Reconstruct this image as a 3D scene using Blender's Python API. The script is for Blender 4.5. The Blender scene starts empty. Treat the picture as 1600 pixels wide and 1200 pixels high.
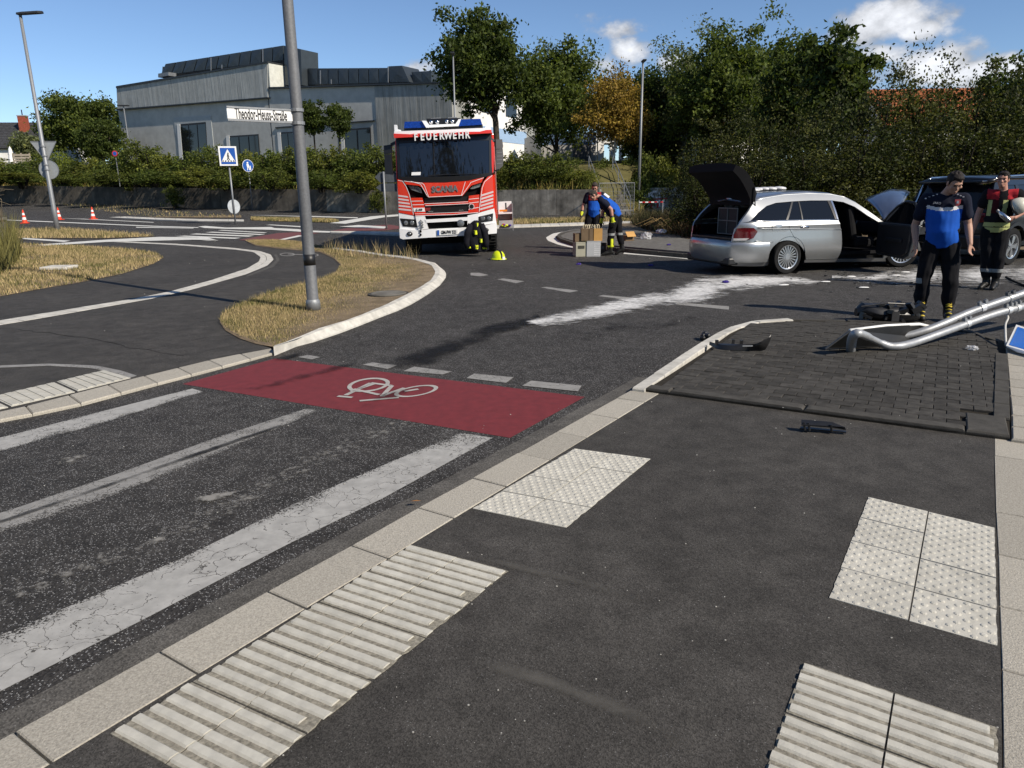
import bpy, bmesh, math, random
from math import sin, cos, pi, radians, sqrt, atan2, hypot
from mathutils import Vector, Matrix, noise as mn
random.seed(7)
SC = bpy.context.scene
COL = SC.collection
# ------------------------------------------------------------------ camera, sky, sun, exposure
F, PIT, ROL, H = 1130.0, radians(15.2), radians(-0.7), 1.68
_f = Vector((0, cos(PIT), -sin(PIT))); _u0 = Vector((0, sin(PIT), cos(PIT))); _r0 = Vector((1, 0, 0))
CR = cos(ROL) * _r0 + sin(ROL) * _u0
CU = -sin(ROL) * _r0 + cos(ROL) * _u0
CF = _f
cam = bpy.data.cameras.new('camera'); camo = bpy.data.objects.new('camera', cam); COL.objects.link(camo)
cam.sensor_width = 36; cam.lens = F / 1600 * 36; cam.clip_end = 4000; cam.clip_start = 0.05
camo.matrix_world = Matrix(((CR.x, CU.x, -CF.x, 0), (CR.y, CU.y, -CF.y, 0), (CR.z, CU.z, -CF.z, H), (0, 0, 0, 1)))
SC.camera = camo
SUN_EL, SUN_AZ = radians(37), radians(128)      # azimuth clockwise from +Y
SUND = Vector((sin(SUN_AZ) * cos(SUN_EL), cos(SUN_AZ) * cos(SUN_EL), sin(SUN_EL)))
sl = bpy.data.lights.new('sun', 'SUN'); so = bpy.data.objects.new('sun', sl); COL.objects.link(so)
sl.energy = 5.0; sl.angle = radians(0.53); sl.color = (1.0, 0.91, 0.78)
so.rotation_euler = (-SUND).to_track_quat('-Z', 'Y').to_euler(); so.location = SUND * 100
SC.view_settings.view_transform = 'Standard'; SC.view_settings.look = 'None'
SC.view_settings.gamma = 1; SC.view_settings.use_curve_mapping = False; SC.view_settings.exposure = 0.2
SC.render.engine = 'CYCLES'
SC.cycles.max_bounces = 8; SC.cycles.transparent_max_bounces = 16; SC.cycles.use_denoising = True
SC.cycles.caustics_reflective = False; SC.cycles.caustics_refractive = False
def ray(px, py): return ((px - 800) / F * CR + (600 - py) / F * CU + CF)
def build_world():
    w = bpy.data.worlds.new('World'); SC.world = w; w.use_nodes = True
    nt = w.node_tree; N = nt.nodes; L = nt.links; N.clear()
    out = N.new('ShaderNodeOutputWorld'); bg = N.new('ShaderNodeBackground'); bg.inputs[1].default_value = 0.11
    sky = N.new('ShaderNodeTexSky'); sky.sky_type = 'NISHITA'; sky.sun_disc = False
    sky.sun_elevation = SUN_EL; sky.sun_rotation = SUN_AZ; sky.altitude = 1500
    sky.air_density = 0.9; sky.dust_density = 0.0; sky.ozone_density = 4.0
    L.new(bg.outputs[0], out.inputs[0])
    tc = N.new('ShaderNodeTexCoord'); sep = N.new('ShaderNodeSeparateXYZ'); L.new(tc.outputs['Generated'], sep.inputs[0])
    def m(op, a, b=None, c=None, clamp=False):
        n = N.new('ShaderNodeMath'); n.operation = op; n.use_clamp = clamp
        for i, x in enumerate((a, b, c)):
            if x is None: continue
            if isinstance(x, (int, float)): n.inputs[i].default_value = x
            else: L.new(x, n.inputs[i])
        return n.outputs[0]
    az = m('ARCTAN2', sep.outputs[0], sep.outputs[1]); el = m('ARCSINE', sep.outputs[2])
    tot = None
    # heaps of cumulus low over the trees (direction, angular half sizes)
    for (px, py, ra, re, k) in ((1380, 32, 84, 36, 1.0), (1322, 50, 46, 22, .85), (1432, 48, 46, 24, .9), (1440, 106, 88, 32, 1.0), (1548, 112, 76, 28, 1.0), (1385, 86, 50, 24, .92),
                             (988, 82, 46, 24, .95), (942, 100, 44, 22, .9), (1050, 95, 34, 18, .85), (660, 106, 40, 18, .85), (970, 48, 90, 20, .52), (925, 30, 40, 24, .42), (1270, 44, 40, 26, .5)):
        d = ray(px, py).normalized(); a0 = atan2(d.x, d.y); e0 = math.asin(d.z)
        x = m('DIVIDE', m('SUBTRACT', az, a0), ra / F); y = m('DIVIDE', m('SUBTRACT', el, e0), re / F)
        r = m('ADD', m('MULTIPLY', x, x), m('MULTIPLY', y, y))
        g = m('MULTIPLY', m('POWER', 2.718, m('MULTIPLY', r, -1.0)), k)
        tot = g if tot is None else m('MAXIMUM', tot, g)
    def nz(scale, det, off, rough=.58):
        mp = N.new('ShaderNodeMapping'); mp.inputs[1].default_value = off; mp.inputs[3].default_value = (1, 1, 1.5)
        L.new(tc.outputs['Generated'], mp.inputs[0])
        t = N.new('ShaderNodeTexNoise'); t.inputs['Scale'].default_value = scale; t.inputs['Detail'].default_value = det; t.inputs['Roughness'].default_value = rough
        L.new(mp.outputs[0], t.inputs['Vector']); return t.outputs[0]
    n1 = nz(16, 9, (3.1, 0, 0), .6)
    dens = m('ADD', m('MULTIPLY', tot, 0.95), m('MULTIPLY', m('SUBTRACT', n1, .5), 1.55))
    mr = N.new('ShaderNodeMapRange'); mr.interpolation_type = 'SMOOTHSTEP'; L.new(dens, mr.inputs[0]); mr.inputs[1].default_value = .36; mr.inputs[2].default_value = .78
    # denser cores of the heaps are brighter, thin parts greyer
    n2 = nz(30, 6, (7.7, .4, .02))
    shade = N.new('ShaderNodeMapRange'); L.new(m('ADD', dens, m('MULTIPLY', m('SUBTRACT', n2, .5), 1.1)), shade.inputs[0])
    shade.inputs[1].default_value = .45; shade.inputs[2].default_value = 1.1; shade.inputs[3].default_value = 3.6; shade.inputs[4].default_value = 8.6
    cc = N.new('ShaderNodeCombineColor'); L.new(m('MULTIPLY', shade.outputs[0], .97), cc.inputs[0]); L.new(m('MULTIPLY', shade.outputs[0], .99), cc.inputs[1]); L.new(m('MULTIPLY', shade.outputs[0], 1.04), cc.inputs[2])
    mx = N.new('ShaderNodeMix'); mx.data_type = 'RGBA'; L.new(m('MULTIPLY', mr.outputs[0], .93), mx.inputs[0]); L.new(sky.outputs[0], mx.inputs[6]); L.new(cc.outputs[0], mx.inputs[7])
    L.new(mx.outputs[2], bg.inputs[0])
build_world()

# ------------------------------------------------------------------ helpers
def U(px, py, z=0.0):
    d = ray(px, py); t = (z - H) / d.z
    return Vector((0, 0, H)) + t * d
def tz(x, y):
    t = y - 50
    s = .5 * (t + sqrt(t * t + 9))
    return min(.047 * s, 1.4) if y < 78 else 1.38
def T(px, py, dz=0.0):
    z = 0
    for _ in range(12):
        p = U(px, py, z); z = tz(p.x, p.y)
    return U(px, py, z + dz)
def at_depth(px, py, Y):
    d = ray(px, py); t = Y / d.y
    return Vector((0, 0, H)) + t * d
def on_plane(px, py, P, n):
    d = ray(px, py); o = Vector((0, 0, H)); t = (Vector(P) - o).dot(n) / d.dot(n)
    return o + t * d

class MB:
    def __init__(s): s.v = []; s.f = []; s.m = []
    def add(s, vs, fs, mi=0):
        b = len(s.v); s.v += [tuple(x) for x in vs]
        for q in fs: s.f.append(tuple(b + i for i in q)); s.m.append(mi)
        return s
    def box(s, c, d, R=None, mi=0, taper=1.0):
        x, y, z = (k / 2 for k in d); V = []
        for (i, j, k) in ((-1, -1, -1), (1, -1, -1), (1, 1, -1), (-1, 1, -1), (-1, -1, 1), (1, -1, 1), (1, 1, 1), (-1, 1, 1)):
            t = taper if k > 0 else 1
            p = Vector((i * x * t, j * y * t, k * z))
            if R: p = R @ p
            V.append(p + Vector(c))
        return s.add(V, ((0, 3, 2, 1), (4, 5, 6, 7), (0, 1, 5, 4), (1, 2, 6, 5), (2, 3, 7, 6), (3, 0, 4, 7)), mi)
    def prism(s, pts, h, mi=0, top=None):          # pts: 3D outline (ccw from outside of the top), h: vector
        n = len(pts); h = Vector(h); P = [Vector(p) for p in pts]
        s.add([p for p in P] + [p + h for p in P], [tuple(range(n))[::-1], tuple(range(n, 2 * n))] + [(i, (i + 1) % n, n + (i + 1) % n, n + i) for i in range(n)], mi)
        return s
    def tube(s, pts, r, n=8, caps=True, mi=0, flat=1.0):
        P = [Vector(p) for p in pts]; rr = r if isinstance(r, (list, tuple)) else [r] * len(P)
        V = []; Fc = []; up = None
        for i, p in enumerate(P):
            t = (P[min(i + 1, len(P) - 1)] - P[max(i - 1, 0)]).normalized()
            if up is None:
                up = Vector((0, 0, 1)) if abs(t.z) < .9 else Vector((0, 1, 0))
            a = t.cross(up)
            if a.length < 1e-5: a = t.cross(Vector((1, 0, 0)))
            a.normalize(); b = a.cross(t).normalized(); up = b
            for k in range(n):
                q = 2 * pi * k / n
                V.append(p + rr[i] * (cos(q) * a + flat * sin(q) * b))
        for i in range(len(P) - 1):
            for k in range(n):
                Fc.append((i * n + k, i * n + (k + 1) % n, (i + 1) * n + (k + 1) % n, (i + 1) * n + k))
        if caps:
            Fc.append(tuple(range(n))[::-1]); Fc.append(tuple((len(P) - 1) * n + k for k in range(n)))
        return s.add(V, Fc, mi)
    def lathe(s, prof, n=24, M=None, mi=0, closed=False):      # prof: (r, z) pairs about the local z axis
        V = []; Fc = []; k = len(prof)
        for i in range(n):
            a = 2 * pi * i / n
            for (r, z) in prof:
                p = Vector((r * cos(a), r * sin(a), z)); V.append(M @ p if M else p)
        for i in range(n):
            j = (i + 1) % n
            for q in range(k if closed else k - 1):
                q2 = (q + 1) % k
                Fc.append((i * k + q, j * k + q, j * k + q2, i * k + q2))
        return s.add(V, Fc, mi)
    def ball(s, c, r, n=10, m=6, mi=0, R=None):
        r = Vector(r) if not isinstance(r, (int, float)) else Vector((r, r, r)); V = []; Fc = []
        for j in range(m + 1):
            for i in range(n):
                a = 2 * pi * i / n; b = pi * j / m
                p = Vector((r.x * sin(b) * cos(a), r.y * sin(b) * sin(a), r.z * cos(b)))
                V.append((R @ p if R else p) + Vector(c))
        for j in range(m):
            for i in range(n):
                Fc.append((j * n + i, (j + 1) * n + i, (j + 1) * n + (i + 1) % n, j * n + (i + 1) % n))
        return s.add(V, Fc, mi)
    def loft(s, rings, close=True, caps=True, mi=0):
        n = len(rings[0]); V = [p for r in rings for p in r]; Fc = []
        for i in range(len(rings) - 1):
            for k in range(n if close else n - 1):
                Fc.append((i * n + k, i * n + (k + 1) % n, (i + 1) * n + (k + 1) % n, (i + 1) * n + k))
        if caps:
            Fc.append(tuple(range(n))[::-1]); Fc.append(tuple((len(rings) - 1) * n + k for k in range(n)))
        return s.add(V, Fc, mi)
    def ribbon(s, A, B, mi=0):
        n = len(A); return s.add(list(A) + list(B), [(i, n + i, n + i + 1, i + 1) for i in range(n - 1)], mi)
    def poly(s, pts, mi=0): return s.add(pts, [tuple(range(len(pts)))], mi)
    def xf(s, M): s.v = [tuple(M @ Vector(p)) for p in s.v]; return s
    def mesh(s, name, mats, smooth=False, angle=None, clean=False):
        me = bpy.data.meshes.new(name); me.from_pydata(s.v, [], s.f)
        for m in (mats if isinstance(mats, (list, tuple)) else [mats]): me.materials.append(m)
        me.polygons.foreach_set('material_index', s.m)
        if smooth or angle:
            me.polygons.foreach_set('use_smooth', [True] * len(s.f))
            if clean:
                bm = bmesh.new(); bm.from_mesh(me); bmesh.ops.remove_doubles(bm, verts=bm.verts, dist=1e-5); bmesh.ops.recalc_face_normals(bm, faces=bm.faces); bm.to_mesh(me); bm.free()
            if angle: me.set_sharp_from_angle(angle=radians(angle))
        me.update(); return me
    def obj(s, name, mats, parent=None, loc=None, rot=None, smooth=False, angle=None, bevel=0, clean=False, seg=2):
        me = s.mesh(name, mats, smooth, angle, clean)
        return link(name, me, parent, loc, rot, bevel, seg)
def link(name, me, parent=None, loc=None, rot=None, bevel=0, seg=2):
    o = bpy.data.objects.new(name, me); COL.objects.link(o)
    if parent: o.parent = parent
    if loc is not None: o.location = loc
    if rot is not None: o.rotation_euler = rot
    if bevel:
        b = o.modifiers.new('bevel', 'BEVEL'); b.width = bevel; b.segments = seg; b.limit_method = 'ANGLE'; b.angle_limit = radians(40)
    return o
def tag(o, label=None, cat=None, group=None, kind=None):
    if label: o['label'] = label
    if cat: o['category'] = cat
    if group: o['group'] = group
    if kind: o['kind'] = kind
    return o
def thing(name, label, cat, loc=(0, 0, 0), rotz=0, group=None):
    o = bpy.data.objects.new(name, None); COL.objects.link(o); o.location = loc; o.rotation_euler = (0, 0, rotz); o.empty_display_size = .1
    return tag(o, label, cat, group)
def copy_tree(o, parent=None):
    c = o.copy(); COL.objects.link(c)
    if parent: c.parent = parent
    for ch in list(o.children): copy_tree(ch, c)
    return c
def text(s, size, mat, parent, M, name='lettering', ext=.002, bold=0, sx=1.0, align='CENTER', spacing=1.0):
    cu = bpy.data.curves.new(name, 'FONT'); cu.body = s; cu.size = size; cu.extrude = ext; cu.align_x = align; cu.align_y = 'CENTER'; cu.offset = bold; cu.resolution_u = 3; cu.space_character = spacing
    t = bpy.data.objects.new('tmp', cu); COL.objects.link(t)
    dg = bpy.context.evaluated_depsgraph_get(); me = bpy.data.meshes.new_from_object(t.evaluated_get(dg)); bpy.data.objects.remove(t)
    me.transform(Matrix.Diagonal((sx, 1, 1, 1))); me.transform(M); me.materials.clear(); me.materials.append(mat); me.name = name
    return link(name, me, parent)

# ------------------------------------------------------------------ materials
MATS = {}
def nodes(name):
    m = bpy.data.materials.new(name); m.use_nodes = True; nt = m.node_tree
    b = nt.nodes['Principled BSDF']; return m, nt, b
def setin(b, **k):
    al = {'rough': 'Roughness', 'metal': 'Metallic', 'spec': 'Specular IOR Level', 'coat': 'Coat Weight', 'coatr': 'Coat Roughness', 'trans': 'Transmission Weight', 'ior': 'IOR', 'alpha': 'Alpha'}
    for a, v in k.items(): b.inputs[al[a]].default_value = v
def noise_node(nt, scale, det=3, rough=.55, coord='Object', stretch=None):
    tc = nt.nodes.new('ShaderNodeTexCoord') if coord != 'World' else nt.nodes.new('ShaderNodeNewGeometry')
    vec = tc.outputs['Object'] if coord == 'Object' else (tc.outputs['Generated'] if coord == 'Generated' else tc.outputs['Position'])
    if stretch:
        mp = nt.nodes.new('ShaderNodeMapping'); mp.inputs[3].default_value = stretch; nt.links.new(vec, mp.inputs[0]); vec = mp.outputs[0]
    t = nt.nodes.new('ShaderNodeTexNoise'); t.inputs['Scale'].default_value = scale; t.inputs['Detail'].default_value = det; t.inputs['Roughness'].default_value = rough
    nt.links.new(vec, t.inputs['Vector']); return t.outputs[0]
def ramp(nt, fac, stops, interp='LINEAR'):
    r = nt.nodes.new('ShaderNodeValToRGB'); e = r.color_ramp.elements; r.color_ramp.interpolation = interp
    while len(e) > 1: e.remove(e[-1])
    for i, (p, c) in enumerate(stops):
        el = e[0] if i == 0 else e.new(p)
        el.position = p; el.color = (c, c, c, 1) if isinstance(c, (int, float)) else (*c, 1)
    nt.links.new(fac, r.inputs[0]); return r.outputs[0]
def mixc(nt, fac, a, b, mode='MIX'):
    n = nt.nodes.new('ShaderNodeMix'); n.data_type = 'RGBA'; n.blend_type = mode
    for i, x in ((0, fac), (6, a), (7, b)):
        if isinstance(x, (int, float)): n.inputs[i].default_value = x if i == 0 else (x, x, x, 1)
        elif isinstance(x, tuple): n.inputs[i].default_value = (*x, 1)
        else: nt.links.new(x, n.inputs[i])
    return n.outputs[2]
def mathn(nt, op, a, b=0.0, clamp=False):
    n = nt.nodes.new('ShaderNodeMath'); n.operation = op; n.use_clamp = clamp
    for i, x in enumerate((a, b)):
        if isinstance(x, (int, float)): n.inputs[i].default_value = x
        else: nt.links.new(x, n.inputs[i])
    return n.outputs[0]
def bump(nt, b, h, strength=.4, dist=.01):
    n = nt.nodes.new('ShaderNodeBump'); n.inputs['Strength'].default_value = strength; n.inputs['Distance'].default_value = dist
    nt.links.new(h, n.inputs['Height']); nt.links.new(n.outputs[0], b.inputs['Normal'])
def plain(name, col, rough=.6, metal=0, var=.15, scale=6, bmp=0, bscale=40, coord='Object', island=0, **k):
    if name in MATS: return MATS[name]
    if 'spec' not in k: k['spec'] = .12 if rough >= .75 else (.3 if rough >= .5 else .5)
    m, nt, b = nodes(name); setin(b, rough=rough, metal=metal, **k)
    c = Vector(col)
    if var:
        f = noise_node(nt, scale, 4, .6, coord)
        o = ramp(nt, f, ((.3, tuple(c * (1 - var))), (.7, tuple(c * (1 + var)))))
    else:
        r = nt.nodes.new('ShaderNodeRGB'); r.outputs[0].default_value = (*c, 1); o = r.outputs[0]
    if island:
        oi = nt.nodes.new('ShaderNodeObjectInfo'); o = mixc(nt, 1.0, o, ramp(nt, oi.outputs['Random'], ((0, 1 - island), (1, 1 + island))), 'MULTIPLY')
    nt.links.new(o, b.inputs['Base Color'])
    if bmp: bump(nt, b, noise_node(nt, bscale, 4, .6, coord), bmp, .01)
    MATS[name] = m; return m
def asphalt(name, base, speck, cover, scale, patch=.3, speckcol=.33, bmpd=.006):
    m, nt, b = nodes(name); setin(b, rough=.85, spec=.18)
    g = nt.nodes.new('ShaderNodeNewGeometry')
    v = nt.nodes.new('ShaderNodeTexVoronoi'); v.inputs['Scale'].default_value = scale; nt.links.new(g.outputs['Position'], v.inputs['Vector'])
    cell = nt.nodes.new('ShaderNodeSeparateColor'); nt.links.new(v.outputs['Color'], cell.inputs[0])
    big = noise_node(nt, .55, 5, .6, 'World'); mid = noise_node(nt, 5, 5, .65, 'World')
    c0 = ramp(nt, big, ((.3, tuple(Vector(base) * (1 - patch))), (.7, tuple(Vector(base) * (1 + patch)))))
    c1 = mixc(nt, 1.0, c0, ramp(nt, mid, ((.3, .72), (.7, 1.28))), 'MULTIPLY')
    c2 = mixc(nt, 1.0, c1, ramp(nt, cell.outputs[1], ((0, .55), (1, 1.45))), 'MULTIPLY')
    isl = mathn(nt, 'LESS_THAN', mathn(nt, 'SUBTRACT', cell.outputs[0], mathn(nt, 'MULTIPLY', mathn(nt, 'SUBTRACT', mid, .5), cover * 2)), cover)
    near = mathn(nt, 'LESS_THAN', v.outputs['Distance'], .42)
    fac = mathn(nt, 'MULTIPLY', mathn(nt, 'MULTIPLY', isl, near), speck)
    c3 = mixc(nt, fac, c2, mixc(nt, cell.outputs[2], (speckcol * .55,) * 3, (speckcol * 1.25, speckcol * 1.22, speckcol * 1.15)))
    nt.links.new(c3, b.inputs['Base Color'])
    bump(nt, b, mixc(nt, .5, v.outputs['Distance'], mid), .75, bmpd)
    return m
A_ROAD = asphalt('coarse_asphalt', (.043, .040, .037), .85, .21, 125, .22, .40, .008)
A_FAR = asphalt('main_road_asphalt', (.056, .053, .049), .5, .07, 90, .15)
A_PATH = asphalt('fine_asphalt', (.055, .0512, .0462), .7, .016, 210, .2, .30, .003)
A_GUT = asphalt('gutter_asphalt', (.095, .089, .08), .5, .03, 170, .2, .3, .003)
def paint(name, col, wear, scale=110, crack=0):
    m, nt, b = nodes(name); setin(b, rough=.75)
    f = noise_node(nt, scale, 3, .7, 'World'); l = noise_node(nt, 2.2, 5, .65, 'World'); k = noise_node(nt, 12, 4, .6, 'World')
    c = mixc(nt, 1.0, tuple(col), ramp(nt, k, ((.3, .78), (.7, 1.1))), 'MULTIPLY')
    nt.links.new(c, b.inputs['Base Color'])
    at = nt.nodes.new('ShaderNodeAttribute'); at.attribute_name = 'cov'
    a = mathn(nt, 'ADD', mathn(nt, 'ADD', f, mathn(nt, 'MULTIPLY', mathn(nt, 'SUBTRACT', l, .5), .7)), mathn(nt, 'SUBTRACT', at.outputs['Fac'], wear + .80))
    al = ramp(nt, a, ((.47, 0), (.53, 1)))
    if crack:
        w = nt.nodes.new('ShaderNodeTexVoronoi'); w.feature = 'DISTANCE_TO_EDGE'; w.inputs['Scale'].default_value = crack
        g = nt.nodes.new('ShaderNodeNewGeometry'); mp = nt.nodes.new('ShaderNodeVectorMath'); mp.operation = 'ADD'
        nn = nt.nodes.new('ShaderNodeTexNoise'); nn.inputs['Scale'].default_value = 6; nn.inputs['Detail'].default_value = 5; nt.links.new(g.outputs['Position'], nn.inputs['Vector'])
        sc = nt.nodes.new('ShaderNodeVectorMath'); sc.operation = 'SCALE'; sc.inputs['Scale'].default_value = .22; nt.links.new(nn.outputs['Color'], sc.inputs[0])
        nt.links.new(g.outputs['Position'], mp.inputs[0]); nt.links.new(sc.outputs[0], mp.inputs[1]); nt.links.new(mp.outputs[0], w.inputs['Vector'])
        cl = mathn(nt, 'ADD', ramp(nt, w.outputs['Distance'], ((.004, .15), (.016, 1))), mathn(nt, 'GREATER_THAN', l, .53), True)
        al = mathn(nt, 'MULTIPLY', al, cl)
    nt.links.new(al, b.inputs['Alpha']); return m
P_WHITE = paint('worn_white_paint', (.37, .36, .335), .03, 95, 8)
P_THIN = paint('faded_white_paint', (.27, .26, .24), .06, 95, 9)
P_FAR = paint('far_white_paint', (.66, .65, .6), -.28, 20)
P_RED = paint('red_road_paint', (.165, .020, .022), -.10, 110)
P_FRED = paint('far_red_paint', (.16, .05, .045), -.2, 60)
P_BIKE = paint('bike_white_paint', (.40, .38, .35), -.06, 90)
def soft(name, col, lo, hi, scale, stretch=None, rough=.9, grain=0):
    m, nt, b = nodes(name); setin(b, rough=rough, spec=.2); b.inputs['Base Color'].default_value = (*col, 1)
    at = nt.nodes.new('ShaderNodeAttribute'); at.attribute_name = 'cov'
    f = noise_node(nt, scale, 10, .68 + .1 * grain, 'World', stretch)
    if grain:
        g2 = noise_node(nt, 16, 6, .7, 'World'); nt.links.new(mixc(nt, 1.0, tuple(col), ramp(nt, g2, ((.3, .55), (.65, 1.08))), 'MULTIPLY'), b.inputs['Base Color']); bump(nt, b, g2, .7, .03)
    a = mathn(nt, 'ADD', at.outputs['Fac'], mathn(nt, 'MULTIPLY', mathn(nt, 'SUBTRACT', f, .5), 2.6))
    nt.links.new(ramp(nt, a, ((lo, 0), (hi, 1))), b.inputs['Alpha']); return m
S_POWDER = soft('absorbent_powder', (.70, .69, .67), .36, 1.05, 3.0, (1, 1.35, 1), rough=.95, grain=1)
S_TYRE = soft('tyre_rubber_mark', (.009, .009, .010), .25, 1.25, 1.4)
S_DUST = soft('pale_dust', (.24, .23, .21), .55, 1.7, 16)
S_FAINT = soft('faint_dust', (.115, .108, .096), .1, 1.7, 3.5)
STONE = plain('kerb_granite', (.38, .352, .298), .85, var=.28, scale=120, bmp=.5, bscale=160, coord='World', island=.09)
STONE_L = plain('light_kerb_concrete', (.52, .50, .45), .85, var=.2, scale=7, bmp=.4, bscale=120, coord='World', island=.08)
STONE_D = plain('dark_kerb_concrete', (.072, .068, .061), .9, var=.25, scale=10, bmp=.5, bscale=140, coord='World')
TILE = plain('tactile_concrete', (.50, .48, .42), .85, var=.13, scale=14, bmp=.35, bscale=220, coord='World', island=.05)
TILE_D = plain('dirty_tile_groove', (.26, .24, .195), .95, var=.45, scale=60, bmp=.5, bscale=300, coord='World')
PAVER = plain('dark_concrete_paver', (.058, .0545, .049), .88, var=.3, scale=14, bmp=.5, bscale=260, coord='World', island=.22)
JOINT = plain('paver_joint_sand', (.034, .030, .024), .95, var=.3, scale=30, coord='World')
SOIL = plain('dry_soil', (.19, .145, .095), .95, var=.35, scale=3, bmp=.6, bscale=30, coord='World')
GALV = plain('galvanised_steel', (.25, .26, .27), .55, .45, var=.16, scale=30, bmp=.1, bscale=60)
GALV_D = plain('weathered_galvanised_pole', (.135, .14, .148), .65, .25, var=.14, scale=35, bmp=.15, bscale=60)
WHITE = plain('white_enamel', (.80, .80, .78), .35, var=.05)
BLACK = plain('black_plastic', (.012, .012, .013), .45, var=.2)
RUBBER = plain('tyre_rubber', (.016, .016, .016), .8, var=.2, scale=12)
LETTER = plain('black_lettering', (.012, .012, .013), .6, var=0)
# ------------------------------------------------------------------ ground, road, pavements
def grid_sheet(name, xs, ys, zf, mat):
    b = MB(); n = len(xs)
    b.add([(x, y, zf(x, y)) for y in ys for x in xs], [(j * n + i, j * n + i + 1, (j + 1) * n + i + 1, (j + 1) * n + i) for j in range(len(ys) - 1) for i in range(n - 1)])
    return tag(b.obj(name, mat, smooth=True), kind='structure')
YS = [-60, -30, -8] + list(range(-4, 44, 4)) + list(range(44, 84, 1)) + [90, 110, 160, 300, 700]
grid_sheet('ground', [-700, -300, -120, -90] + list(range(-80, 60, 8)) + [90, 120, 300, 700], YS, lambda x, y: tz(x, y) - .12, plain('dry_ground', (.17, .15, .085), .95, var=.35, scale=.5, coord='World'))
road = grid_sheet('road', [-90, -70, -50, -30, -15, 0, 8, 16, 30, 45], [y for y in YS if -31 < y < 75], lambda x, y: tz(x, y), A_ROAD)
road['label'] = 'coarse dark asphalt road'
def cov(o, vals):
    a = o.data.attributes.new('cov', 'FLOAT', 'POINT'); a.data.foreach_set('value', vals)
def flat(name, mat, pts, dz=.004, fn=U, parent=None, covv=1.0):
    b = MB(); b.poly([fn(x, y, dz) for (x, y) in pts]); o = b.obj(name, mat, parent); cov(o, [covv] * len(pts)); return o
def strip(name, mat, A, B, dz=.004, fn=U, n=24, parent=None, edge=0.0, prof=None):
    """a sheet between two pixel polylines unprojected on the ground, finely divided, with coverage falling off at its borders"""
    def res(P):
        P = [fn(x, y, dz) for (x, y) in P]; L = [0]
        for i in range(len(P) - 1): L.append(L[-1] + (P[i + 1] - P[i]).length)
        out = []
        for k in range(n + 1):
            t = L[-1] * k / n; i = 0
            while i < len(L) - 2 and L[i + 1] < t: i += 1
            out.append(P[i].lerp(P[i + 1], (t - L[i]) / max(1e-9, L[i + 1] - L[i])))
        return out
    a, c = res(A), res(B); M = 8; V = []; cv = []
    for k in range(n + 1):
        for j in range(M + 1):
            V.append(a[k].lerp(c[k], j / M)); t = min(j, M - j) / (M / 2); e = min(k, n - k) / (n / 2)
            cv.append((1.0 if prof is None else prof(j / M, k / n)) - (edge if j in (0, M) else 0))
    b = MB(); b.add(V, [(k * (M + 1) + j, k * (M + 1) + j + 1, (k + 1) * (M + 1) + j + 1, (k + 1) * (M + 1) + j) for k in range(n) for j in range(M)])
    o = b.obj(name, mat, parent); cov(o, cv); return o
ss = lambda a, b, x: (lambda t: t * t * (3 - 2 * t))(max(0, min(1, (x - a) / (b - a))))

ZP = .03
K0 = U(25, 1141, ZP); KD = Vector((cos(radians(56.367)), sin(radians(56.367)), 0)); KN = Vector((KD.y, -KD.x, 0)); KW = .243
def K(s, o, z=ZP): p = K0 + s * KD + o * KN; return Vector((p.x, p.y, z))
# near pavement
RK = [U(x, y, ZP) for (x, y) in ((1579, 681), (1553, 712), (1555, 800), (1558.6, 866.5), (1560.5, 947), (1564, 1045.5), (1566, 1200))]
rkd = (RK[-1] - RK[-2]).normalized()
pts = [K(-4, KW), K(4.78, KW)] + RK + [RK[-1] + rkd * 4]
b = MB(); b.poly([(p.x, p.y, ZP) for p in pts][::-1])
pav = tag(b.obj('pavement', A_PATH), 'near pavement of smooth dark asphalt', kind='structure')
# gutter band beside the near kerb
b = MB(); b.ribbon([K(s, -.165, .004) for s in (-4, 0, 2, 4)] + [K(5.2, -.17, .004)], [K(s, .002, .004) for s in (-4, 0, 2, 4)] + [K(5.2, .002, .004)])
tag(b.obj('gutter', A_GUT), 'smooth grey gutter strip along the near kerb', kind='structure')
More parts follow.
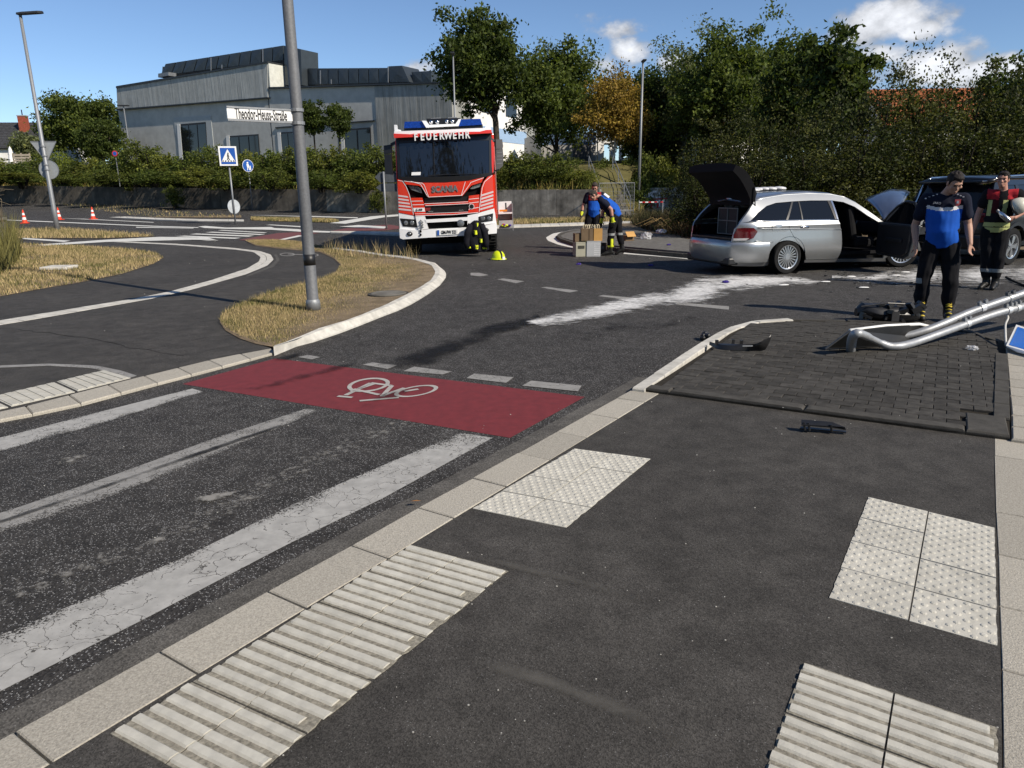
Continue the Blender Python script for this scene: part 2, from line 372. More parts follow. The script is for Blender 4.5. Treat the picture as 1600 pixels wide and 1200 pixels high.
# kerbs: each stone an object
def stone_mesh(l, w, h, r=.005):
    b = MB(); x, y = l / 2, w / 2
    b.loft([[(-x, -y, -h), (x, -y, -h), (x, y, -h), (-x, y, -h)], [(-x, -y, -r), (x, -y, -r), (x, y, -r), (-x, y, -r)], [(-x + r, -y + r, 0), (x - r, -y + r, 0), (x - r, y - r, 0), (-x + r, y - r, 0)]])
    return b.mesh('kerb_stone', STONE)
kerb = tag(thing('kerb', 'flat granite kerb along the near pavement', None), kind='structure')
sm = stone_mesh(.481, KW - .004, .12)
for i in range(-8, 11):
    o = link('kerb_stone', sm, kerb, K(i * .49 + .245 - 0.005, KW / 2, ZP + random.uniform(-.002, .003)), (random.gauss(0, .004), random.gauss(0, .004), radians(56.367) + random.gauss(0, .002)))
def kerb_line(par, pts, w, h, z, mat, step=.5, tilt=0, r=.012, out=1):
    """stones along a world polyline, width w to the right of travel (out=-1: left)"""
    L = [0]
    for i in range(len(pts) - 1): L.append(L[-1] + (pts[i + 1] - pts[i]).length)
    def at(t):
        i = 0
        while i < len(L) - 2 and L[i + 1] < t: i += 1
        return pts[i].lerp(pts[i + 1], (t - L[i]) / max(1e-9, L[i + 1] - L[i]))
    n = max(1, round(L[-1] / step)); q = [at(L[-1] * k / n) for k in range(n + 1)]
    nr = []
    for k in range(n + 1):
        d = (q[min(k + 1, n)] - q[max(k - 1, 0)]); d.z = 0; d.normalize(); nr.append(Vector((d.y, -d.x, 0)) * out)
    for k in range(n):
        g = (q[k + 1] - q[k]).normalized() * .004
        A, Bq = q[k] + g, q[k + 1] - g; a2 = A + nr[k] * w; b2 = Bq + nr[k + 1] * w; j = random.uniform(-.003, .003)
        zo = z + j; zi = z + tilt + j
        ring = [(A, zo), (Bq, zo), (b2, zi), (a2, zi)]; c = sum((p for p, _ in ring), Vector()) / 4
        b = MB(); b.loft([[(p.x, p.y, -.1) for p, _ in ring], [(p.x, p.y, zz - r) for p, zz in ring], [((p + (c - p).normalized() * r).x, (p + (c - p).normalized() * r).y, zz) for p, zz in ring]])
        o = b.obj('kerb_stone', mat, par)
        bm = bmesh.new(); bm.from_mesh(o.data); bmesh.ops.recalc_face_normals(bm, faces=bm.faces); bm.to_mesh(o.data); bm.free()
rk = tag(thing('side_kerb', 'pale kerb on the far side of the near pavement', None), kind='structure')
# right hand kerb of the pavement, stones from the joints seen in the photograph
q = [U(1553, 682, ZP), RK[1], RK[2], RK[3], RK[4], RK[5], RK[6], RK[6] + rkd * .5, RK[6] + rkd * 1.0]
for i in range(len(q) - 1):
    g = (q[i + 1] - q[i]).normalized() * .004; d = (q[i + 1] - q[i]).normalized(); nn = Vector((-d.y, d.x, 0))
    if nn.x < 0: nn = -nn
    A, B_ = q[i] + g + nn * .003, q[i + 1] - g + nn * .003; b = MB()
    rg = [A, A + nn * .35, B_ + nn * .35, B_]; c = sum(rg, Vector()) / 4
    b.loft([[(p.x, p.y, -.1) for p in rg], [(p.x, p.y, ZP - .004) for p in rg], [((p + (c - p).normalized() * .005).x, (p + (c - p).normalized() * .005).y, ZP + .002) for p in rg]])
    b.obj('kerb_stone', STONE, rk)

# tactile paving tiles set in the near pavement
def bil(q, u, v): return q[0].lerp(q[1], u).lerp(q[3].lerp(q[2], u), v)
def ragged(n, amp): return [random.uniform(-amp, amp) * (1 if random.random() < .45 else .25) for _ in range(n)]
def tile(q, kind, ribs=5, rag=0.0, name='tactile_tile'):
    """q: 4 corners (left-near, right-near, right-far, left-far)"""
    q = [p.copy() for p in q]; c = sum(q, Vector()) / 4; q = [p + (c - p).normalized() * .0042 for p in q]; z0 = ZP + random.uniform(.002, .005)
    dz = [random.uniform(-.0015, .0015) for _ in range(4)]
    b = MB(); NE = 9; edge = []
    for e in range(4):
        for k in range(NE):
            p = q[e].lerp(q[(e + 1) % 4], k / NE)
            if (rag > 0 and e == 3) or (rag < 0 and e == 1): p = p + (c - p).normalized() * max(0, random.gauss(-.2, 1)) * abs(rag)
            edge.append(p)
    n = len(edge)
    low = 1 if kind == 'rib' else 0
    b.add([(p.x, p.y, ZP - .03) for p in edge] + [(p.x, p.y, z0) for p in edge], [(i, (i + 1) % n, n + (i + 1) % n, n + i) for i in range(n)], low)
    b.add([(p.x, p.y, z0) for p in edge], [tuple(range(n))], low)
    def pt(u, v, z): p = bil(q, u, v); return (p.x, p.y, z)
    if kind == 'rib':
        for k in range(ribs):
            v0 = (k + .22) / ribs; v1 = (k + .80) / ribs; hw = .003 / .06 / ribs * 1.2
            us = [.0] + [.1 * i for i in range(1, 10)] + [1.0]
            cut0 = random.uniform(.0, .045) if rag > 0 else 0; cut1 = random.uniform(0, .045) if rag < 0 else 0
            if rag < 0 and random.random() < .16: cut1 = random.uniform(.06, .25)
            us = [max(cut0, min(1 - cut1, u)) for u in us]
            rings = []
            for u in us:
                j = random.uniform(-.012, .012) / ribs * 1.4; j2 = random.uniform(-.012, .012) / ribs * 1.4; hz = z0 + .0066 + random.uniform(-.0006, .0006)
                rings.append([pt(u, v0 + j - hw, z0 - .001), pt(u, v0 + j + hw, hz), pt(u, v1 + j2 - hw, hz), pt(u, v1 + j2 + hw, z0 - .001)])
            b.loft(rings, close=True, caps=True, mi=0)
    else:
        for r_ in range(8):
            for k in range(5):
                u = (k + (.28 if r_ % 2 else .74)) / 5.05; v = (r_ + .5) / 8
                c0 = Vector(pt(u, v, z0)); rr = .0138 * random.uniform(.9, 1.08); hh = .0036
                rings = [[(c0.x + rr * s_ * cos(a), c0.y + rr * s_ * sin(a), z0 + hz * hh) for a in [2 * pi * i / 8 for i in range(8)]] for s_, hz in ((1, -.1), (.86, .55), (.5, 1.0))]
                b.loft(rings, True, False); b.add(rings[-1], [tuple(range(8))])
    o = b.obj(name, [TILE, TILE_D], pav)
    bm = bmesh.new(); bm.from_mesh(o.data); bmesh.ops.recalc_face_normals(bm, faces=bm.faces); bm.to_mesh(o.data); bm.free()
    return o
def block(cor, nu, nv, kind, rag, ribs=5, name='tactile_tile'):
    q = [U(x, y, ZP) for (x, y) in cor]
    for j in range(nv):
        for i in range(nu):
            tile([bil(q, i / nu, j / nv), bil(q, (i + 1) / nu, j / nv), bil(q, (i + 1) / nu, (j + 1) / nv), bil(q, i / nu, (j + 1) / nv)], kind, ribs, rag if i == 0 else -rag, name)
block([(1294, 935), (1560.5, 1011), (1555, 825), (1356, 777)], 2, 4, 'blister', .0035, name='blister_tile')
block([(737.5, 795), (885, 825.5), (1017, 717.5), (897.5, 701)], 2, 4, 'blister', .004, name='blister_tile')
TL, TR, BL = U(642.5, 851.5, ZP), U(796, 892.5, ZP), U(170, 1147.5, ZP)
q = [BL, BL + (TR - TL), TR, TL]
for j in range(5):
    for i in range(2): tile([bil(q, i / 2, j / 5), bil(q, (i + 1) / 2, j / 5), bil(q, (i + 1) / 2, (j + 1) / 5), bil(q, i / 2, (j + 1) / 5)], 'rib', 5, .011 if i == 0 else -.011, 'ribbed_tile')
TL, TR, LL = U(1254.7, 1035, ZP), U(1560.5, 1138.7, ZP), U(1195, 1200, ZP)
dv = (LL - TL).normalized() * .30
for j in range(3):
    for i in range(2):
        A = TL.lerp(TR, i / 2) + dv * (j + 1); Bq = TL.lerp(TR, (i + 1) / 2) + dv * (j + 1)
        tile([A, Bq, Bq - dv, A - dv], 'rib', 5, .006 if i == 0 else -.006, 'ribbed_tile')

# raised island of dark pavers at the end of the pavement
ZI = .065
io = [U(x, y, ZI) for (x, y) in ((1009, 606), (1579, 681), (1576, 600), (1575, 553), (1569, 534), (1534, 522), (1430, 505), (1360, 501), (1236, 499.5), (1170, 504), (1143, 517), (1108, 543), (1060, 574))]
isl = MB().prism([(p.x, p.y, -.05) for p in io], (0, 0, .097)).obj('paver_island', JOINT)
tag(isl, 'raised island paved with dark concrete pavers', kind='structure')
fa, fb = U(1009, 606, ZI), U(1579, 681, ZI); fd = (fb - fa).normalized(); fn_ = Vector((-fd.y, fd.x, 0))
# front edging stones
def edging(A, Bq, w, n, mat, z, zb=-.03, name='edging_stone', par=isl, side=1):
    d = (Bq - A).normalized(); nn = Vector((-d.y, d.x, 0)) * side
    for i in range(n):
        a = A.lerp(Bq, i / n) + d * .003; c = A.lerp(Bq, (i + 1) / n) - d * .003; zz = z + random.uniform(-.002, .002)
        rg = [a, c, c + nn * w, a + nn * w]; ce = sum(rg, Vector()) / 4
        b = MB(); b.loft([[(p.x, p.y, zb) for p in rg], [(p.x, p.y, zz - .016) for p in rg], [(p.lerp(ce, .03).x, p.lerp(ce, .03).y, zz - .004) for p in rg], [(p.lerp(ce, .08).x, p.lerp(ce, .08).y, zz) for p in rg]])
        o = b.obj(name, mat, par); bm = bmesh.new(); bm.from_mesh(o.data); bmesh.ops.recalc_face_normals(bm, faces=bm.faces); bm.to_mesh(o.data); bm.free()
fl = (fb - fa).length
edging(fa, fa + fd * .2, .11, 1, STONE_D, ZI + .004)
edging(fa + fd * .2, fb - fd * .25, .11, 2, STONE_D, ZI + .004)
edging(fb - fd * .25, fb, .45, 1, STONE_D, ZI + .004)
ra_, rb2 = U(1578.5, 655, ZI), U(1574.5, 553, ZI); edging(ra_, rb2, .10, 6, STONE_D, ZI + .006, side=1)
def inside(p, poly):
    r = False; n = len(poly)
    for i in range(n):
        a, c = poly[i], poly[(i + 1) % n]
        if (a.y > p.y) != (c.y > p.y) and p.x < (c.x - a.x) * (p.y - a.y) / (c.y - a.y) + a.x: r = not r
    return r
PL, PW = .172, .112
pms = []
for k in range(3):
    b = MB(); x, y, r = PL / 2 - .0018, PW / 2 - .0018, .0035
    b.loft([[(-x, -y, -.06), (x, -y, -.06), (x, y, -.06), (-x, y, -.06)], [(-x, -y, -r), (x, -y, -r), (x, y, -r), (-x, y, -r)], [(-x + r, -y + r, 0), (x - r, -y + r, 0), (x - r, y - r, 0), (-x + r, y - r, 0)]])
    pms.append(b.mesh('paver', PAVER))
cnt = 0; far = MB()
inner = [p.lerp(sum(io, Vector()) / len(io), .014) for p in io]
for j in range(40):
    for i in range(-24, 24):
        c = fa + fd * ((i + (.5 if j % 2 else 0)) * PL) + fn_ * (.115 + PW * (j + .5)); c.z = ZI
        corners = [c + fd * sx * PL * .5 + fn_ * sy * PW * .5 for sx in (-1, 1) for sy in (-1, 1)]
        if (c - fb).dot(-fd) < .28 and j < 4: continue
        half = 0
        if not all(inside(p, inner) for p in corners):
            for sh in (-1, 1):
                ch = c + fd * sh * PL * .25; cs = [ch + fd * sx * PL * .25 + fn_ * sy * PW * .5 for sx in (-1, 1) for sy in (-1, 1)]
                if all(inside(p, inner) for p in cs): half = sh; c = ch; break
            if not half: continue
        rot = Matrix.Rotation(atan2(fd.y, fd.x) + random.gauss(0, .006), 4, 'Z') @ Matrix.Rotation(random.gauss(0, .008), 4, 'X') @ Matrix.Rotation(random.gauss(0, .008), 4, 'Y')
        M = Matrix.Translation(c + Vector((0, 0, random.uniform(-.004, .003)))) @ rot
        if half: M = M @ Matrix.Diagonal((.485, 1, 1, 1))
        if cnt < 300:
            o = link('paver', pms[cnt % 3], isl); o.matrix_local = M
        else:
            x, y = PL / 2 - .0025, PW / 2 - .0025
            far.add([M @ Vector(v) for v in ((-x, -y, -.05), (x, -y, -.05), (x, y, -.05), (-x, y, -.05), (-x, -y, 0), (x, -y, 0), (x, y, 0), (-x, y, 0))], ((4, 5, 6, 7), (0, 1, 5, 4), (1, 2, 6, 5), (2, 3, 7, 6), (3, 0, 4, 7)))
        cnt += 1
if far.v: tag(far.obj('far_pavers', PAVER, isl), kind='stuff')
# pale kerb round the paver island
ko = [U(x, y, ZI) for (x, y) in ((988, 605), (1040, 571), (1085, 541), (1115, 523), (1135, 512.5), (1166, 502), (1195, 498.5), (1232, 497))]
ik = tag(thing('island_kerb', 'pale curved kerb round the dark paver island', None), kind='structure')
kerb_line(ik, ko, .105, .1, ZI, STONE_L, .5, .0)
kerb_line(ik, [U(x, y, ZI) for (x, y) in ((1232, 497), (1300, 498), (1360, 500), (1430, 504), (1500, 511), (1545, 523), (1571, 533))], .07, .1, ZI - .004, STONE_D, .6)
rk2 = [U(x, y, ZI + .01) for (x, y) in ((1572, 540), (1574, 560), (1577, 600), (1581, 640), (1582, 681))]
kerb_line(rk, rk2, .30, .1, ZI - .004, STONE, .3, out=-1)
# ------------------------------------------------------------------ left pavement / cycle path
lk_out = [(-340, 712), (0, 656), (112, 634), (232, 602), (337, 575), (431, 550)]
lk_in = [(-340, 700), (0, 645), (90, 622), (210, 591), (337, 560), (424, 544)]
isl_in = [(427, 542), (400, 537), (375, 529), (352, 516), (343, 503), (350, 491), (385, 475), (430, 458), (470, 447), (500, 440), (525, 428), (533, 415), (522, 404), (500, 394), (440, 389), (400, 384), (383, 377)]
ZL = .022
pth = lk_in + isl_in[1:] + [(300, 375.5), (235, 372), (165, 374), (35, 375), (-340, 388)]
b = MB(); b.poly([U(x, y, ZL) for (x, y) in pth][::-1])
lpath = tag(b.obj('path', A_PATH), 'smooth dark asphalt path left of the road', kind='structure')
lkerb = tag(thing('left_kerb', 'flat pale kerb along the left path', None), kind='structure')
def pxk(par, A, B_, z, mat, n, fn=U):
    pa = [fn(x, y, z) for x, y in A]; pb = [fn(x, y, z) for x, y in B_]
    def res(P):
        L = [0]
        for i in range(len(P) - 1): L.append(L[-1] + (P[i + 1] - P[i]).length)
        o = []
        for k in range(n + 1):
            t = L[-1] * k / n; i = 0
            while i < len(L) - 2 and L[i + 1] < t: i += 1
            o.append(P[i].lerp(P[i + 1], (t - L[i]) / max(1e-9, L[i + 1] - L[i])))
        return o
    a, c = res(pa), res(pb)
    for k in range(n):
        rg = [a[k].lerp(a[k + 1], .006), a[k].lerp(a[k + 1], .994), c[k].lerp(c[k + 1], .994), c[k].lerp(c[k + 1], .006)]; ce = sum(rg, Vector()) / 4; j = random.uniform(-.002, .003)
        b = MB(); b.loft([[(p.x, p.y, p.z - .12) for p in rg], [(p.x, p.y, p.z - .01 + j) for p in rg], [(p.lerp(ce, .05).x, p.lerp(ce, .05).y, p.z + j) for p in rg]])
        o = b.obj('kerb_stone', mat, par); bm = bmesh.new(); bm.from_mesh(o.data); bmesh.ops.recalc_face_normals(bm, faces=bm.faces); bm.to_mesh(o.data); bm.free()
pxk(lkerb, lk_out, lk_in, .028, STONE, 11)
# tactile tiles by the left kerb
def quadtile(cor, name='ribbed_tile'):
    q = [U(x, y, ZL) for x, y in cor]; b = MB(); ce = sum(q, Vector()) / 4; q = [p.lerp(ce, .015) for p in q]
    b.loft([[(p.x, p.y, 0) for p in q], [(p.x, p.y, ZL + .006) for p in q]])
    for k in range(6):
        u0, u1 = (k + .15) / 6, (k + .75) / 6
        r = [bil(q, u0, .03), bil(q, u1, .03), bil(q, u1, .97), bil(q, u0, .97)]; b.loft([[(p.x, p.y, ZL) for p in r], [(p.x, p.y, ZL + .012) for p in r]])
    o = b.obj(name, TILE, lpath); bm = bmesh.new(); bm.from_mesh(o.data); bmesh.ops.recalc_face_normals(bm, faces=bm.faces); bm.to_mesh(o.data); bm.free()
quadtile([(121, 612), (205, 591), (163, 579), (88, 597)]); quadtile([(17, 636), (118, 613), (85, 598), (-15, 621)]); quadtile([(-110, 664), (14, 637), (-18, 622), (-130, 645)])
strip('guide_line', P_THIN, [(-60, 576), (0, 571), (75, 568), (150, 571), (190, 579), (214, 587)], [(-60, 580), (0, 574.5), (75, 571.5), (140, 575), (170, 580), (204, 590)], ZL + .004, covv) if False else strip('guide_line', P_THIN, [(-60, 576), (0, 571), (75, 568), (150, 571), (190, 579), (214, 587)], [(-60, 580), (0, 574.5), (75, 571.5), (140, 575), (170, 580), (204, 590)], ZL + .004, parent=lpath)
def crack(par, pts, z, w=.006):
    P = [U(x, y, z) for x, y in pts]; Q = []
    for i in range(len(P) - 1):
        for k in range(7): Q.append(P[i].lerp(P[i + 1], k / 7) + Vector((random.uniform(-.02, .02), random.uniform(-.03, .03), 0)))
    b = MB(); b.ribbon([q + Vector((0, -w * random.uniform(.3, 1.2), 0)) for q in Q], [q + Vector((0, w * random.uniform(.3, 1.2), 0)) for q in Q]); b.obj('crack', plain('dark_crack', (.012, .011, .010), .95, var=0), par)  # cracks laid on as thin dark ribbons
crack(lpath, [(30, 515), (90, 522), (160, 532), (215, 545), (300, 557)], ZL + .003); crack(lpath, [(230, 546), (320, 528), (390, 520)], ZL + .003, .005); crack(lpath, [(400, 412), (470, 417), (525, 418)], ZL + .003, .008); crack(lpath, [(380, 432), (440, 437), (480, 438)], ZL + .003, .006)
# curved white guide strip of small stones
gA = [(-330, 560), (-120, 521), (11, 499), (209, 467), (264, 456), (330, 438), (385, 420), (404, 409), (407, 402), (396, 394), (366, 390), (275, 383), (165, 377.5)]
gB = [(-330, 571), (-120, 528), (55, 499), (236, 467), (302, 452), (385, 428.5), (418, 415), (428, 405.5), (423.5, 398), (407, 392.6), (366, 387.6), (275, 381), (165, 376)]
def cells(name, A, B_, n, m, z, mat, par, fn=U, h=.006):
    pa = [fn(x, y, z) for x, y in A]; pb = [fn(x, y, z) for x, y in B_]
    def res(P):
        L = [0]
        for i in range(len(P) - 1): L.append(L[-1] + (P[i + 1] - P[i]).length)
        o = []
        for k in range(n + 1):
            t = L[-1] * k / n; i = 0
            while i < len(L) - 2 and L[i + 1] < t: i += 1
            o.append(P[i].lerp(P[i + 1], (t - L[i]) / max(1e-9, L[i + 1] - L[i])))
        return o
    a, c = res(pa), res(pb); b = MB()
    for k in range(n):
        for j in range(m):
            r = [a[k].lerp(c[k], (j + .04) / m), a[k].lerp(c[k], (j + .96) / m), a[k + 1].lerp(c[k + 1], (j + .96) / m), a[k + 1].lerp(c[k + 1], (j + .04) / m)]; d = (a[k + 1] - a[k]).normalized() * .004
            r = [r[0] + d, r[1] + d, r[2] - d, r[3] - d]; zz = random.uniform(.6, 1.2) * h
            b.loft([[(p.x, p.y, p.z - .02) for p in r], [(p.x, p.y, p.z + zz) for p in r]])
    o = b.obj(name, mat, par); bm = bmesh.new(); bm.from_mesh(o.data); bmesh.ops.recalc_face_normals(bm, faces=bm.faces); bm.to_mesh(o.data); bm.free()
    return tag(o, kind='stuff')
cells('guide_stones', gA, gB, 90, 2, ZL, STONE_L, lpath)
strip('guide_edge', A_GUT, [(385, 430.5), (421, 416), (432, 406), (428, 398)], [(385, 433), (428, 416.5), (437, 406), (432, 397)], ZL + .004, parent=lpath)
# ------------------------------------------------------------------ painted road markings near
mk = tag(thing('road_markings', 'worn painted markings on the road', None), kind='structure')
fade = lambda a, c: (lambda u, v: 1 - .38 * ss(a, c, u))
strip('edge_line', P_WHITE, [(-300, 742), (0, 684), (150, 645), (300, 607)], [(-300, 770), (0, 705), (150, 664), (318, 612)], parent=mk, edge=.12, prof=lambda u, v: 1.02 - .16 * ss(.5, 1, u))
strip('centre_line', P_THIN, [(-300, 872), (0, 802), (187, 739), (337, 684), (476, 639)], [(-300, 912), (0, 832), (150, 784), (310, 722), (500, 641)], parent=mk, edge=.06, prof=lambda u, v: 1.04 - .14 * ss(.6, 1, u) - .1 * ss(.6, 1, v))
strip('edge_line', P_WHITE, [(-300, 1090), (0, 993), (280, 874), (475, 780), (584, 733), (719, 676)], [(-300, 1235), (0, 1080), (220, 970), (450, 850), (595, 780), (770, 684)], n=40, parent=mk, edge=.05, prof=lambda u, v: 1.06 - .16 * (1 - ss(0, .4, u)) - .12 * ss(.75, 1, v))
strip('tyre_track', S_TYRE, [(-300, 884), (0, 812), (187, 748), (337, 696), (440, 662)], [(-300, 892), (0, 819), (187, 755), (337, 703), (440, 667)], .007, parent=mk, prof=lambda u, v: .55 * sin(pi * u) ** .5)
strip('dust_trail', S_DUST, [(-100, 930), (200, 838), (340, 770), (470, 700), (600, 650)], [(-100, 1010), (200, 895), (370, 815), (520, 735), (680, 665)], .006, parent=mk, prof=lambda u, v: .56 * sin(pi * u))
strip('dust_trail', S_DUST, [(60, 712), (110, 705), (160, 690)], [(60, 740), (115, 730), (170, 712)], .006, parent=mk, prof=lambda u, v: .75 * sin(pi * u) * sin(pi * v))
strip('dust_trail', S_DUST, [(270, 780), (330, 768), (400, 756)], [(290, 798), (340, 785), (400, 770)], .009, parent=mk, prof=lambda u, v: .95 * sin(pi * u) * sin(pi * v))
redp = strip('cycle_crossing', P_RED, [(285, 600), (430, 560)], [(797, 684), (914, 620)], .004, parent=mk, n=20)
for d in ([(306, 78.75)], ):
    pass
for poly in ([(700, 205), (735, 197), (825, 207), (790, 220)], [(845, 228), (885, 212), (1020, 230), (985, 240)], [(1070, 253), (1100, 237), (1240, 250), (1213, 270)], [(1270, 280), (1303, 262), (1483, 280), (1470, 300)], [(470, 178), (505, 170), (550, 178), (520, 186)]):
    flat('dash_line', P_THIN, [(260 + x * .4375, 480 + y * .4375) for x, y in poly], .008, parent=mk, covv=1.05)
for poly in ([(-20, 447), (35, 447), (100, 462), (40, 470), (-20, 463)], [(155, 490), (195, 484), (335, 503), (280, 515)], [(440, 543), (480, 540), (690, 565), (630, 577)], [(820, 600), (850, 593), (1090, 615), (1040, 628)], [(1330, 643), (1400, 645), (1680, 668), (1680, 690), (1330, 655)]):
    flat('dash_line', P_THIN, [(740 + x * .2375, 320 + y * .2375) for x, y in poly], parent=mk, covv=1.1)
# bicycle symbol
def ringpx(cx, cy, rx, ry, w, ang=0, n=28):
    A, B_ = [], []
    for i in range(n + 1):
        a = 2 * pi * i / n
        for R, lst in ((1, A), (1 - w, B_)):
            x, y = rx * R * cos(a), ry * R * sin(a); lst.append((cx + x * cos(ang) - y * sin(ang), cy + x * sin(ang) + y * cos(ang)))
    return A, B_
Z3 = lambda x, y: (260 + x * .4375, 480 + y * .4375)
bk = MB()
for (cx, cy, rx, ry, an) in ((722, 277, 77, 24, -.12), (892, 299, 80, 18, -.16)):
    A, B_ = ringpx(cx, cy, rx, ry, .2, an); bk.ribbon([U(*Z3(*p), .008) for p in B_], [U(*Z3(*p), .008) for p in A])
def bl(x0, y0, x1, y1, w=9):
    a, c = U(*Z3(x0, y0), .0085), U(*Z3(x1, y1), .0085); d = (c - a).normalized(); nn = Vector((-d.y, d.x, 0)) * .021
    bk.poly([a - nn, c - nn, c + nn, a + nn])
for s_ in ((612, 317, 664, 322), (640, 314, 730, 270), (668, 292, 760, 312), (730, 270, 805, 280), (805, 280, 770, 318), (660, 300, 745, 272), (770, 316, 850, 288), (690, 334, 830, 322), (850, 300, 900, 292)): bl(*s_)
o = bk.obj('bicycle_symbol', P_BIKE, mk); cov(o, [1.0] * len(o.data.vertices))
# black tyre marks
TM = lambda u, v: .95 * sin(pi * u) * (1 - ss(.75, 1, v)) * ss(0, .12, v)
strip('tyre_mark', S_TYRE, [(575, 575), (650, 545), (760, 505), (840, 490)], [(640, 585), (720, 555), (800, 520), (850, 503)], .013, parent=mk, prof=lambda u, v: .8 * sin(pi * u) * ss(0, .2, v))
strip('tyre_mark', S_TYRE, [(330, 618), (420, 595), (500, 575), (600, 548)], [(340, 626), (440, 603), (530, 580), (620, 553)], .014, parent=mk, prof=lambda u, v: .55 * sin(pi * u) * sin(pi * v))
strip('tyre_mark', S_TYRE, [(490, 648), (560, 628), (640, 600), (700, 570)], [(520, 655), (590, 634), (665, 606), (720, 574)], .015, parent=mk, prof=lambda u, v: .22 * sin(pi * u) * sin(pi * v))
strip('tyre_mark', S_TYRE, [(410, 562), (440, 555), (475, 548)], [(425, 567), (455, 562), (480, 552)], .016, parent=mk, prof=lambda u, v: .9 * sin(pi * u) * sin(pi * v))
strip('tyre_mark', S_TYRE, [(850, 520), (1000, 490), (1100, 480)], [(870, 545), (1040, 515), (1120, 500)], .013, parent=mk, prof=lambda u, v: .35 * sin(pi * u) * sin(pi * v))
# powder spread over spilled fluids
def pw(u, v): return 1.16 * min(1, 2.4 * min(u, 1 - u)) * ss(0, .03, v) * (1 - ss(.93, 1, v)) * (.86 + .14 * sin(v * 23 + u * 4))
p_ = strip('absorbent_powder', S_POWDER, [(810, 502), (859, 487), (930, 471), (1001, 456), (1040, 446), (1066, 438), (1085, 427), (1130, 426), (1210, 428), (1300, 435)], [(822, 510), (873, 513), (916, 506), (985, 493), (1040, 482), (1106, 480), (1150, 466), (1190, 456), (1245, 450), (1300, 443)], .018, n=70, prof=pw)
tag(p_, 'long streak of white absorbent powder spread on the road', 'powder', kind='stuff')
p2 = strip('absorbent_powder', S_POWDER, [(1300, 428), (1360, 426), (1420, 413), (1500, 410), (1600, 405), (1700, 400)], [(1300, 438), (1360, 447), (1420, 452), (1500, 456), (1600, 452), (1700, 446)], .018, n=50, prof=lambda u, v: .98 * min(1, 2.2 * min(u, 1 - u)) * (.8 + .2 * sin(v * 31 + u * 5)))
tag(p2, 'white absorbent powder scattered between the two standing men', 'powder', kind='stuff')
strip('dust_trail', S_FAINT, [(700, 858), (800, 878), (900, 900), (1050, 940)], [(700, 866), (800, 890), (900, 915), (1050, 960)], ZP + .004, parent=pav, prof=lambda u, v: .6 * sin(pi * u) * sin(pi * v))
strip('dust_trail', S_FAINT, [(690, 1010), (850, 1050), (1000, 1105), (1130, 1190)], [(690, 1035), (850, 1075), (980, 1130), (1080, 1200)], ZP + .004, parent=pav, prof=lambda u, v: .62 * sin(pi * u) * sin(pi * v))
# ------------------------------------------------------------------ far side markings
fm = tag(thing('far_markings', 'zebra crossing and lane lines on the far main road', None), kind='structure')
ZZ = lambda x, y: (280 + x * .225, 300 + y * .225)
def ff(name, pts, mat=P_FAR, dz=.014, zoom=True): flat(name, mat, [ZZ(*p) if zoom else p for p in pts], dz, T, fm, 1.0)
b = MB(); b.poly([T(*p, .010) for p in ((372, 375), (415, 367.3), (435, 364), (476, 362.3), (500, 364), (474, 367), (445, 375), (420, 377))]); o = b.obj('red_cycle_lane', P_FRED, fm); cov(o, [1.0] * len(o.data.vertices))
b = MB(); b.poly([T(*p, .010) for p in ((516, 361), (560, 353), (610, 351), (640, 356), (600, 360))]); o = b.obj('red_cycle_lane', P_FRED, fm); cov(o, [1.0] * len(o.data.vertices))
for s_ in ([(265, 266), (300, 263), (612, 281), (585, 285)], [(180, 280), (230, 276), (600, 293), (560, 298)], [(70, 293), (120, 288), (520, 303), (480, 310)], [(-30, 307), (40, 303), (430, 318), (385, 325)], [(-70, 322), (0, 315), (180, 322), (275, 336), (200, 338), (90, 330)], [(690, 330), (830, 300), (862, 304), (730, 332)]): ff('zebra_stripe', s_)
ff('median_edge', [(130, 240), (180, 235), (330, 247), (640, 243), (660, 250), (830, 258), (860, 265), (1050, 272), (1050, 282), (880, 278), (640, 262), (340, 256), (180, 250)])
ff('lane_line', [(600, 228), (640, 226), (860, 238), (840, 244)]); ff('lane_line', [(-300, 242), (100, 249), (100, 253), (-300, 247)])
ff('white_band', [(60, 382), (165, 374.5), (250, 370), (325, 371), (338, 375), (300, 374.5), (165, 378), (70, 384)], zoom=False, dz=ZL + .006)
ff('white_band', [(35, 371.5), (110, 376), (100, 378), (35, 373.5)], zoom=False, dz=ZL + .006)
ff('white_band', [(515, 348.5), (580, 338), (625, 334.5), (625, 337.5), (600, 339.5), (540, 349.5)], zoom=False)
ff('lane_line', [(392, 334.6), (559, 339.6), (559, 341), (392, 336)], zoom=False)
ff('lane_line', [(530, 354), (560, 351.5), (606, 354), (600, 357)], zoom=False)
ff('lane_line', [(-40, 342.5), (9, 343), (240, 352.8), (310, 355), (310, 356), (240, 354), (9, 344.2), (-40, 343.6)], zoom=False)
ff('lane_line', [(60, 338.5), (240, 347), (240, 347.8), (60, 339.3)], zoom=False)
b = MB()
for (cx, cy, rx, ry) in ((449, 397.5, 12, 2.6), (487, 398.5, 11, 2.4)):
    A, B_ = [(cx + rx * cos(t), cy + ry * sin(t)) for t in [2 * pi * i / 24 for i in range(25)]], [(cx + rx * .8 * cos(t), cy + ry * .72 * sin(t)) for t in [2 * pi * i / 24 for i in range(25)]]
    b.ribbon([U(*p, ZL + .006) for p in B_], [U(*p, ZL + .006) for p in A])
b.poly([U(x, y, ZL + .007) for x, y in ((450, 396.6), (488, 397.8), (488, 398.6), (450, 397.5))]); o = b.obj('bicycle_symbol', P_THIN, lpath); cov(o, [1.0] * len(o.data.vertices))
